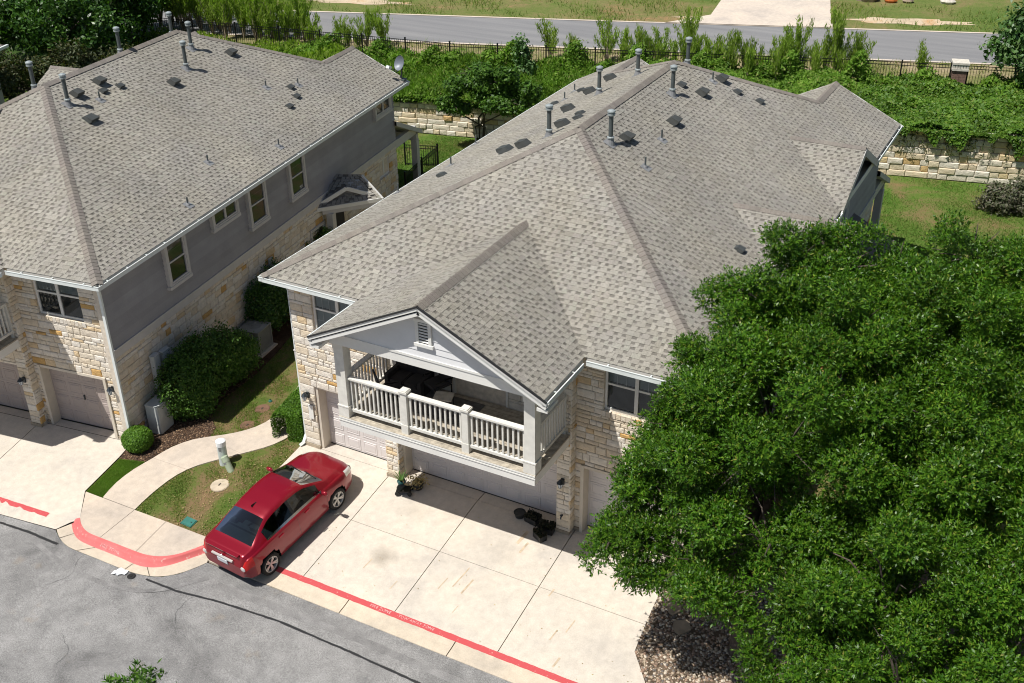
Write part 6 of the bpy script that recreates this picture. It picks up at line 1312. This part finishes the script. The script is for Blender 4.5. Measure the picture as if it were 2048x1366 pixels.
# ------------------------------------------------------------------ balcony furniture
def cushion(m, x0, x1, y0, y1, z0, z1, b=.04): m.box(x0+b, x1-b, y0, y1, z0, z1).box(x0, x1, y0+b, y1-b, z0+b*.4, z1-b*.4)
so_ = empty('outdoor_sofa', (3.85, -.22, 3.145), label='dark wicker sofa in the balcony corner', cat='sofa')
m = MB(); m.box(-.55, .55, -.3, .36, .0, .26); m.build('base', 'cushion_dark', so_); m = MB(); m.box(-.55, .55, .26, .38, .26, .66); m.build('backrest', 'cushion_dark', so_)
for x in (-.5, .5): m = MB(); m.box(x-.05, x+.05, -.3, .28, .26, .48); m.build('armrest', 'cushion_dark', so_)
for x in (-.22, .22): m = MB(); cushion(m, x-.21, x+.21, -.29, .25, .26, .36); m.build('seat_cushion', 'cushion_dark', so_)
for lbl, x, y, rz in (('dark high backed patio chair beside the balcony doors', 4.72, -.2, -.4), ('dark patio chair at the left balcony rail', 4.0, -1.25, 2.4)):
    ch = empty('patio_chair', (x, y, 3.145), rz, label=lbl, cat='chair'); m = MB(); cushion(m, -.27, .27, -.27, .27, .38, .46); m.build('seat', 'cushion_dark', ch); m = MB(); m.obox((0, .3, .78), (.27, 0, 0), (0, .02, -.005), (0, .06, .34)); m.build('backrest', 'cushion_dark', ch)
    for sx in (-1, 1):
        for sy in (-1, 1): m = MB(); m.tube([(sx*.25, sy*.25, 0), (sx*.25, sy*.25, .4)], .017, 6); m.build('leg', 'black_metal', ch)
        m = MB(); m.box(sx*.28-.02, sx*.28+.02, -.26, .28, .6, .63); m.build('armrest', 'black_metal', ch)
tbx = empty('side_table', (5.2, -.7, 3.145), .3, label='low pale topped side table on the balcony', cat='table'); m = MB(); m.box(-.24, .24, -.2, .2, .42, .45); m.build('table_top', 'pale_stone', tbx)
for sx in (-1, 1):
    for sy in (-1, 1): m = MB(); m.tube([(sx*.2, sy*.16, 0), (sx*.2, sy*.16, .43)], .014, 6); m.build('leg', 'black_metal', tbx)
m = MB(); m.box(4.1, 6.0, -1.1, .0, 3.146, 3.154); m.build('outdoor_rug', 'rug', label='dark flat rug on the balcony boards', cat='rug')
# ------------------------------------------------------------------ iron plant stand behind the right house
ir = empty('plant_stand', (13.0, 16.6, 0), .3, label='tall black iron plant stand on the back lawn by the house', cat='plant stand')
for x, y in ((-.35, -.2), (.35, -.2), (-.35, .2), (.35, .2)): m = MB(); m.tube([(x, y, 0), (x, y, 1.9), (x*.7, y*.7, 2.05)], .018, 6); m.build('upright', 'black_metal', ir)
for z in (.5, 1.1, 1.7): m = MB(); m.box(-.36, .36, -.21, .21, z, z+.02); m.build('shelf', 'black_metal', ir)
m = MB(); m.lathe([(.1, 1.12), (.16, 1.35), (.15, 1.36)], n=12); m.build('pot', 'black_pot', ir)
# ------------------------------------------------------------------ neighbours at the frame's edges
def neighbour(label, loc, rz, w, d, h, rise):
    E = empty('neighbour_house', loc, rz, label=label, cat='house'); m = MB(); m.box(-w/2, w/2, -d/2, d/2, 0, h); m.build('wall', 'house_siding', E); o = .5
    m = MB(); m.add([(-w/2-o, -d/2-o, h), (w/2+o, -d/2-o, h), (w/2+o, d/2+o, h), (-w/2-o, d/2+o, h), (-w/2+d/2, 0, h+rise), (w/2-d/2, 0, h+rise)], [(0,1,5,4), (1,2,5), (2,3,4,5), (3,0,4), (3,2,1,0)]); r = m.build('roof', 'shingle', E)
    for k in range(1, int((d/2+o)/.13)):
        t = k*.13/(d/2+o); b = MB(); z = h+rise*t
        for p, q in (((-w/2-o+(d/2+o)*t, -d/2-o+(d/2+o)*t), (w/2+o-(d/2+o)*t, -d/2-o+(d/2+o)*t)), ((w/2+o-(d/2+o)*t, -d/2-o+(d/2+o)*t), (w/2+o-(d/2+o)*t, d/2+o-(d/2+o)*t))): b.bar((*p, z), (*q, z), .05, .02)
        b.build('shingle_course', 'shingle_base', r, kind='stuff')
    for p, q in (((-w/2-o, -d/2-o), (w/2+o, -d/2-o)), ((w/2+o, -d/2-o), (w/2+o, d/2+o))): b = MB(); b.bar((*p, h+.0), (*q, h+.0), .12, .12); b.build('gutter', 'gutter_white', E)
neighbour('neighbouring shingle roof whose corner shows beside the dull olive tree', (-31.2, 6.8, -.6), .25, 9.4, 12, 5.5, 3.0)
neighbour('neighbouring shingle roof whose edge shows behind the broad oak', (24.6, 14.5, 0), -.1, 13.5, 9, 5.0, 2.6)
# ------------------------------------------------------------------ rubble and vehicle beyond the far road
for i, (x, y, s, mt, lb_) in enumerate(((8.6, 53.2, .35, 'pale_stone', 'grey boulder on the grass beyond the far road'), (6.4, 52.4, .3, 'flagstone', 'dark rock among the rubble beyond the far road'), (5.4, 52.0, .32, 'orange_plastic', 'orange rubble lump on the grass beyond the far road'), (4.0, 51.9, .6, 'flagstone', 'brown heap of rock at the drive edge beyond the far road'))):
    me = MB(); vs = []; r_ = random.Random(i)
    for a in range(5):
        for b in range(8): th = math.pi*a/4; ph = 6.283*b/8; k = s*r_.uniform(.8, 1.2); vs.append((math.sin(th)*math.cos(ph)*k*1.3, math.sin(th)*math.sin(ph)*k, math.cos(th)*k*.75+s*.4))
    me.add(vs, [(a*8+b, a*8+8+b, a*8+8+(b+1) % 8, a*8+(b+1) % 8) for a in range(4) for b in range(8)]); o = me.build('boulder', mt, label=lb_, cat='rock'); o.location = (x, y, ZB)

# ------------------------------------------------------------------ cars
def ip(t, tab): return float(np.interp(t, [a for a, _ in tab], [b for _, b in tab]))
def sm(t, tab):
    """smoothed interpolation (average of nearby samples)"""
    return sum(ip(t+d, tab) for d in (-.06, -.03, 0, .03, .06))/5
TOP = [(.14, .62), (.155, .8), (.19, .97), (.245, 1.045), (.28, 1.05), (.58, 1.085), (.65, 1.11), (1.0, 1.31), (1.3, 1.435), (1.55, 1.485), (2.0, 1.515), (2.4, 1.49), (2.62, 1.44), (3.0, 1.26), (3.32, 1.08), (3.42, 1.05), (3.8, 1.0), (4.15, .92), (4.33, .82), (4.43, .68), (4.47, .55)]
HW = [(.14, .66), (.18, .74), (.27, .8), (.48, .85), (.9, .87), (2.2, .875), (3.4, .865), (3.9, .84), (4.2, .76), (4.36, .64), (4.45, .48), (4.47, .4)]
SH = [(.14, .6), (.165, .78), (.23, .92), (.32, .965), (1.0, .99), (2.2, .965), (3.3, .93), (3.9, .87), (4.2, .79), (4.38, .68), (4.47, .52)]
ROOFW = [(.14, .62), (.28, .66), (.58, .7), (.65, .68), (1.3, .54), (1.6, .535), (2.3, .55), (2.62, .565), (3.3, .7), (3.45, .66), (4.1, .58), (4.4, .4), (4.47, .3)]
BOT = [(.14, .42), (.23, .3), (.45, .24), (.8, .2), (3.7, .19), (4.2, .21), (4.4, .26), (4.47, .36)]
LEN = 4.47; Y0C = .14; WH_R, WH_F, WZ, AR = .87, 3.48, .315, .365
def section(y):
    w, zsx, zt, zb, wr = sm(y, HW), sm(y, SH), sm(y, TOP), sm(y, BOT), min(sm(y, ROOFW), sm(y, HW)*.93); zt = max(zt, zsx+.006); cab = min(1, max(0, (zt-zsx-.09)/.2)); drop = .012+.05*cab
    ze = max(zsx+.004, zt-drop); wg = w*.925
    mid = lambda a, b, t: a+(b-a)*t
    P = [(0, zb), (w*.55, zb), (w*.88, zb+.005), (w*.955, zb+.06), (w*.985, zb+.18), (w*.985, mid(zb, zsx, .45)), (w, mid(zb, zsx, .62)), (w*.995, mid(zb, zsx, .78)), (w*.965, mid(zb, zsx, .93)), (wg+.012, zsx), (wg-.012, zsx+.012*cab)]
    for t in (.12, .3, .5, .7, .88, 1.0): P.append((mid(wg-.012, wr, t+.06*math.sin(t*math.pi)*cab*0), mid(zsx+.012*cab, ze, t)+.012*cab*math.sin(t*math.pi)))
    for t, d in ((.92, .45), (.8, .72), (.6, .9), (.3, .98), (0, 1)): P.append((wr*t, mid(ze, zt, d)))
    return P
def sedan(name, label, M, paint, detail=True, group=None):
    C = link(name, None, None, M, label=label, cat='car', group=group); ys = list(np.linspace(Y0C, LEN, 150)); S = [section(y) for y in ys]; npt = len(S[0]); parts = {}
    def put(part, quad): parts.setdefault(part, []).append(quad)
    for sg in (1, -1):
        for i in range(len(ys)-1):
            for j in range(npt-1):
                q = [(sg*S[i][j][0], ys[i], S[i][j][1]), (sg*S[i+1][j][0], ys[i+1], S[i+1][j][1]), (sg*S[i+1][j+1][0], ys[i+1], S[i+1][j+1][1]), (sg*S[i][j+1][0], ys[i], S[i][j+1][1])]
                yc = (ys[i]+ys[i+1])/2; zc = sum(p[2] for p in q)/4; xc = abs(sum(p[0] for p in q)/4)
                rw = min(math.hypot(yc-c, zc-WZ) for c in (WH_R, WH_F))
                if rw < AR and j >= 1 and zc < .8 and xc > .5: continue
                for k in range(4):
                    for c in (WH_R, WH_F):
                        d = math.hypot(q[k][1]-c, q[k][2]-WZ)
                        if d < AR and j >= 1 and abs(q[k][0]) > .5: f = AR/max(d, .05); q[k] = (q[k][0], c+(q[k][1]-c)*f, WZ+(q[k][2]-WZ)*f)
                if sg > 0: q = q[::-1]
                part = 'body'; top = S[i][16][1]
                if 11 <= j <= 14 and 1.02 < yc < 3.0 and (zc > sm(yc, SH)+.02) and sm(yc, TOP)-sm(yc, SH) > .17:
                    if 1.98 < yc < 2.06: part = 'pillar'
                    else: part = ('side_window_rear_' if yc < 2.02 else 'side_window_front_')+('r' if sg > 0 else 'l')
                elif j >= 17 and 2.66 < yc < 3.3: part = 'windshield'
                elif j >= 17 and .6 < yc < 1.28: part = 'rear_window'
                elif yc < .44 and xc > .6 and .64+.1*(yc-.14) < zc < .9+.2*(yc-.14) and 4 <= j <= 9: part = 'tail_light_'+('r' if sg > 0 else 'l')
                elif 3.98 < yc < 4.36 and 7 <= j <= 10: part = 'headlight_'+('r' if sg > 0 else 'l')
                elif j <= 2: part = 'underbody'
                elif 10 <= j <= 10 and 1.0 < yc < 3.05: part = 'belt_trim'
                put(part, q)
    MT = dict(body=paint, pillar='car_black', windshield='car_glass', rear_window='car_glass_dark', underbody='car_black', belt_trim='chrome')
    for part, Q in parts.items():
        nm = part.rsplit('_', 1)[0] if part[-2:] in ('_r', '_l') else part; nm = {'side_window_rear': 'side_window', 'side_window_front': 'side_window'}.get(nm, nm)
        mt = MT.get(part) or ('car_glass_dark' if 'side_window_rear' in part else 'car_glass' if 'side_window' in part else 'tail_red' if 'tail' in part else 'lamp_clear')
        d = {}; vs = []; fs = []
        for q in Q:
            f = []
            for p in q:
                key = (round(p[0], 4), round(p[1], 4), round(p[2], 4))
                if key not in d: d[key] = len(vs); vs.append(key)
                if d[key] not in f: f.append(d[key])
            if len(f) > 2: fs.append(tuple(f))
        b = MB(); b.add(vs, fs); b.build(nm, mt, C, smooth=True)
    # end caps
    b = MB()
    for y, s_ in ((Y0C, S[0]), (LEN, S[-1])):
        pts = [(x, y, z) for x, z in s_]+[(-x, y, z) for x, z in s_[::-1]]; MB().add(pts, [tuple(range(len(pts)))[::(1 if y == Y0C else -1)]]).build('rear_fascia' if y == Y0C else 'front_fascia', paint, C)
    if not detail:
        pass
    # wheels
    for y in (WH_R, WH_F):
        for sg in (1, -1):
            Mx = Matrix.Translation((sg*.765, y, WZ)) @ Matrix.Rotation(sg*math.pi/2, 4, 'Y'); t = MB()
            t.lathe([(.2, -.1), (.29, -.1), (.312, -.075), (.315, 0), (.312, .07), (.295, .098), (.225, .1), (.215, .085)], n=32, cap=False); w = t.build('wheel', 'tyre', C, Mx, smooth=True)
            r_ = MB(); r_.lathe([(.222, .0), (.222, .095), (.21, .098), (.2, .085), (.195, .0)], n=32, cap=False); r_.lathe([(0, .075), (.035, .078), (.045, .06)], n=16)
            for k in range(5):
                for off in (-.16, .16):
                    a = k*2*math.pi/5+off; a2 = k*2*math.pi/5+off*.45; p0 = Vector((math.cos(a2)*.03, math.sin(a2)*.03, .062)); p1 = Vector((math.cos(a)*.205, math.sin(a)*.205, .08)); r_.bar(p0, p1, .036, .02)
            r_.build('rim', 'alloy', w, Mx); d_ = MB(); d_.lathe([(0, .02), (.2, .02)], n=24); d_.build('brake_disc', 'car_black', w, Mx)
            a_ = MB(); vs = []; 
            for k in range(17): th = math.pi*k/16; vs += [(sg*.55, y+math.cos(th)*(AR-.004), WZ+math.sin(th)*(AR-.004)), (sg*.845, y+math.cos(th)*(AR-.004), WZ+math.sin(th)*(AR-.004))]
            a_.add(vs+[(sg*.55, y, WZ)], [(2*k, 2*k+1, 2*k+3, 2*k+2) for k in range(16)]+[(34, 2*k, 2*k+2) for k in range(16)]); a_.build('wheel_well', 'car_black', C)
    # mirrors, fin, plate, trim, wipers, handles, interior
    for sg in (1, -1):
        b = MB(); c = Vector((sg*.98, 2.98, 1.02)); b.lathe([(0, -.1), (.06, -.085), (.075, 0), (.06, .085), (0, .1)], n=12); mm = b.build('mirror', paint, C, Matrix.Translation(c) @ Matrix.Rotation(math.pi/2, 4, 'Y') @ Matrix.Diagonal((1.0, .75, 1.0, 1)), smooth=True)
        b = MB(); b.bar((sg*.8, 2.98, .985), (sg*.94, 2.98, 1.0), .06, .03); b.build('mirror_arm', 'car_black', C)
        for y in (1.32, 2.3): b = MB(); xx = sg*(ip(y, HW)*.985+.012); b.box(xx-.015, xx+.015, y, y+.17, .855, .88); b.build('door_handle', paint, C)
        for y in (.98, 2.02, 3.12):
            b = MB(); n_ = 10; vs = []
            for k in range(n_):
                j = 4+k*5/(n_-1); j0 = int(min(j, 8)); f_ = j-j0; s_ = section(y); x_ = s_[j0][0]+(s_[j0+1][0]-s_[j0][0])*f_; z_ = s_[j0][1]+(s_[j0+1][1]-s_[j0][1])*f_; vs += [(sg*(x_+.002), y-.004, z_), (sg*(x_+.002), y+.004, z_)]
            if y != .98: b.add(vs, [(2*k, 2*k+1, 2*k+3, 2*k+2) for k in range(n_-1)]); b.build('door_gap', 'car_black', C)
    b = MB(); b.add([(-.02, 1.4, 1.455), (.02, 1.4, 1.455), (.02, 1.6, 1.482), (-.02, 1.6, 1.482), (0, 1.4, 1.535), (0, 1.55, 1.5)], [(0,1,4), (1,2,5,4), (3,0,4,5), (2,3,5)]); b.build('antenna_fin', 'car_black', C)
    b = MB(); b.box(-.17, .17, Y0C-.03, Y0C-.008, .68, .8); b.build('license_plate', 'plate', C)
    b = MB(); b.box(-.36, .36, Y0C-.025, Y0C+.03, .83, .87); b.build('trunk_trim', 'alloy', C); b = MB(); b.lathe([(0, 0), (.05, .006), (.05, .012), (0, .016)], n=16); b.build('badge', 'chrome', C, Matrix.Translation((0, Y0C+.02, .9)) @ Matrix.Rotation(math.pi/2+.4, 4, 'X'))
    b = MB(); b.obox((0, .225, 1.06), (.55, 0, 0), (0, .05, .006), (0, -.002, .012)); b.build('spoiler', paint, C)
    b = MB(); b.box(-.5, .5, LEN-.03, LEN+.006, .44, .56); b.build('grille', 'car_black', C)
    for x in (-.28, .22): b = MB(); b.bar((x-.25, 3.34, 1.085), (x+.28, 3.22, 1.135), .015, .015); b.build('wiper', 'car_black', C)
    b = MB(); b.box(-.78, .78, .7, 3.2, .3, .34); b.build('cabin_floor', 'car_black', C); MB().box(-.6, .6, .62, .98, .95, 1.0).build('parcel_shelf', 'seat_grey', C); MB().box(-.7, .7, 2.95, 3.3, .88, .98).build('dashboard', 'cushion_dark', C)
    for x in (-.37, .37):
        b = MB(); b.box(x-.24, x+.24, 1.95, 2.45, .34, .6); b.obox((x, 1.9, .85), (.23, 0, 0), (0, .06, 0), (0, -.06, .33)); b.box(x-.12, x+.12, 1.8, 1.88, 1.2, 1.36); b.build('front_seat', 'seat_grey', C)
        b = MB(); b.box(x-.12, x+.12, .98, 1.06, 1.12, 1.27); b.build('headrest', 'seat_grey', C)
    b = MB(); b.box(-.62, .62, 1.1, 1.55, .34, .58); b.obox((0, 1.06, .85), (.6, 0, 0), (0, .06, 0), (0, -.05, .28)); b.build('rear_seat', 'seat_grey', C)
    b = MB(); vs = []
    for k in range(20): a = 6.283*k/20; vs.append((-.37+.17*math.cos(a), 2.72-.05*math.sin(a), .98+.16*math.sin(a)))
    b.tube(vs+[vs[0]], .014, 6, cap=False); b.build('steering_wheel', 'car_black', C)
    if detail:
        for sg in (1, -1):
            b = MB(); b.lathe([(0, 0), (.075, .015), (.07, .035), (0, .05)], n=14); b.build('reverse_lamp', 'lamp_clear', C, Matrix.Translation((sg*.665, Y0C+.035, .71)) @ Matrix.Rotation(math.pi/2, 4, 'X') @ Matrix.Diagonal((1, 1, 1, 1)))
    return C
_rw = Vector((2.12, -4.33)); _fw = Vector((2.36, -1.74))   # right wheels' ground contacts
_t = (_fw-_rw).normalized(); _side = Vector((_t.y, -_t.x)); _o = _rw-_t*WH_R-_side*.80
zr_, zf_ = zap(_rw.x, _rw.y) if _rw.y < -4.16 else zd(_rw.x, _rw.y), zd(_fw.x, _fw.y)
_up = Vector((_t.x, _t.y, (zf_-zr_)/(WH_F-WH_R))).normalized(); _rt = Vector((_side.x, _side.y, 0)); _nz = _rt.cross(_up).normalized()
_org = Vector((_o.x, _o.y, zr_))-Vector((0, 0, 1))*(_up.z*WH_R)
CM = Matrix(((_rt.x, _up.x, _nz.x, _org.x), (_rt.y, _up.y, _nz.y, _org.y), (_rt.z, _up.z, _nz.z, _org.z), (0, 0, 0, 1)))
sedan('parked_car', 'dark red compact sedan parked on the drive with its nose to the garage', CM, 'car_red')
sedan('parked_car', 'silver car standing beyond the far road above the dish house roof', Matrix.Translation((-32.6, 33.2, ZB+.02)) @ Matrix.Rotation(1.85, 4, 'Z'), 'car_silver', False)
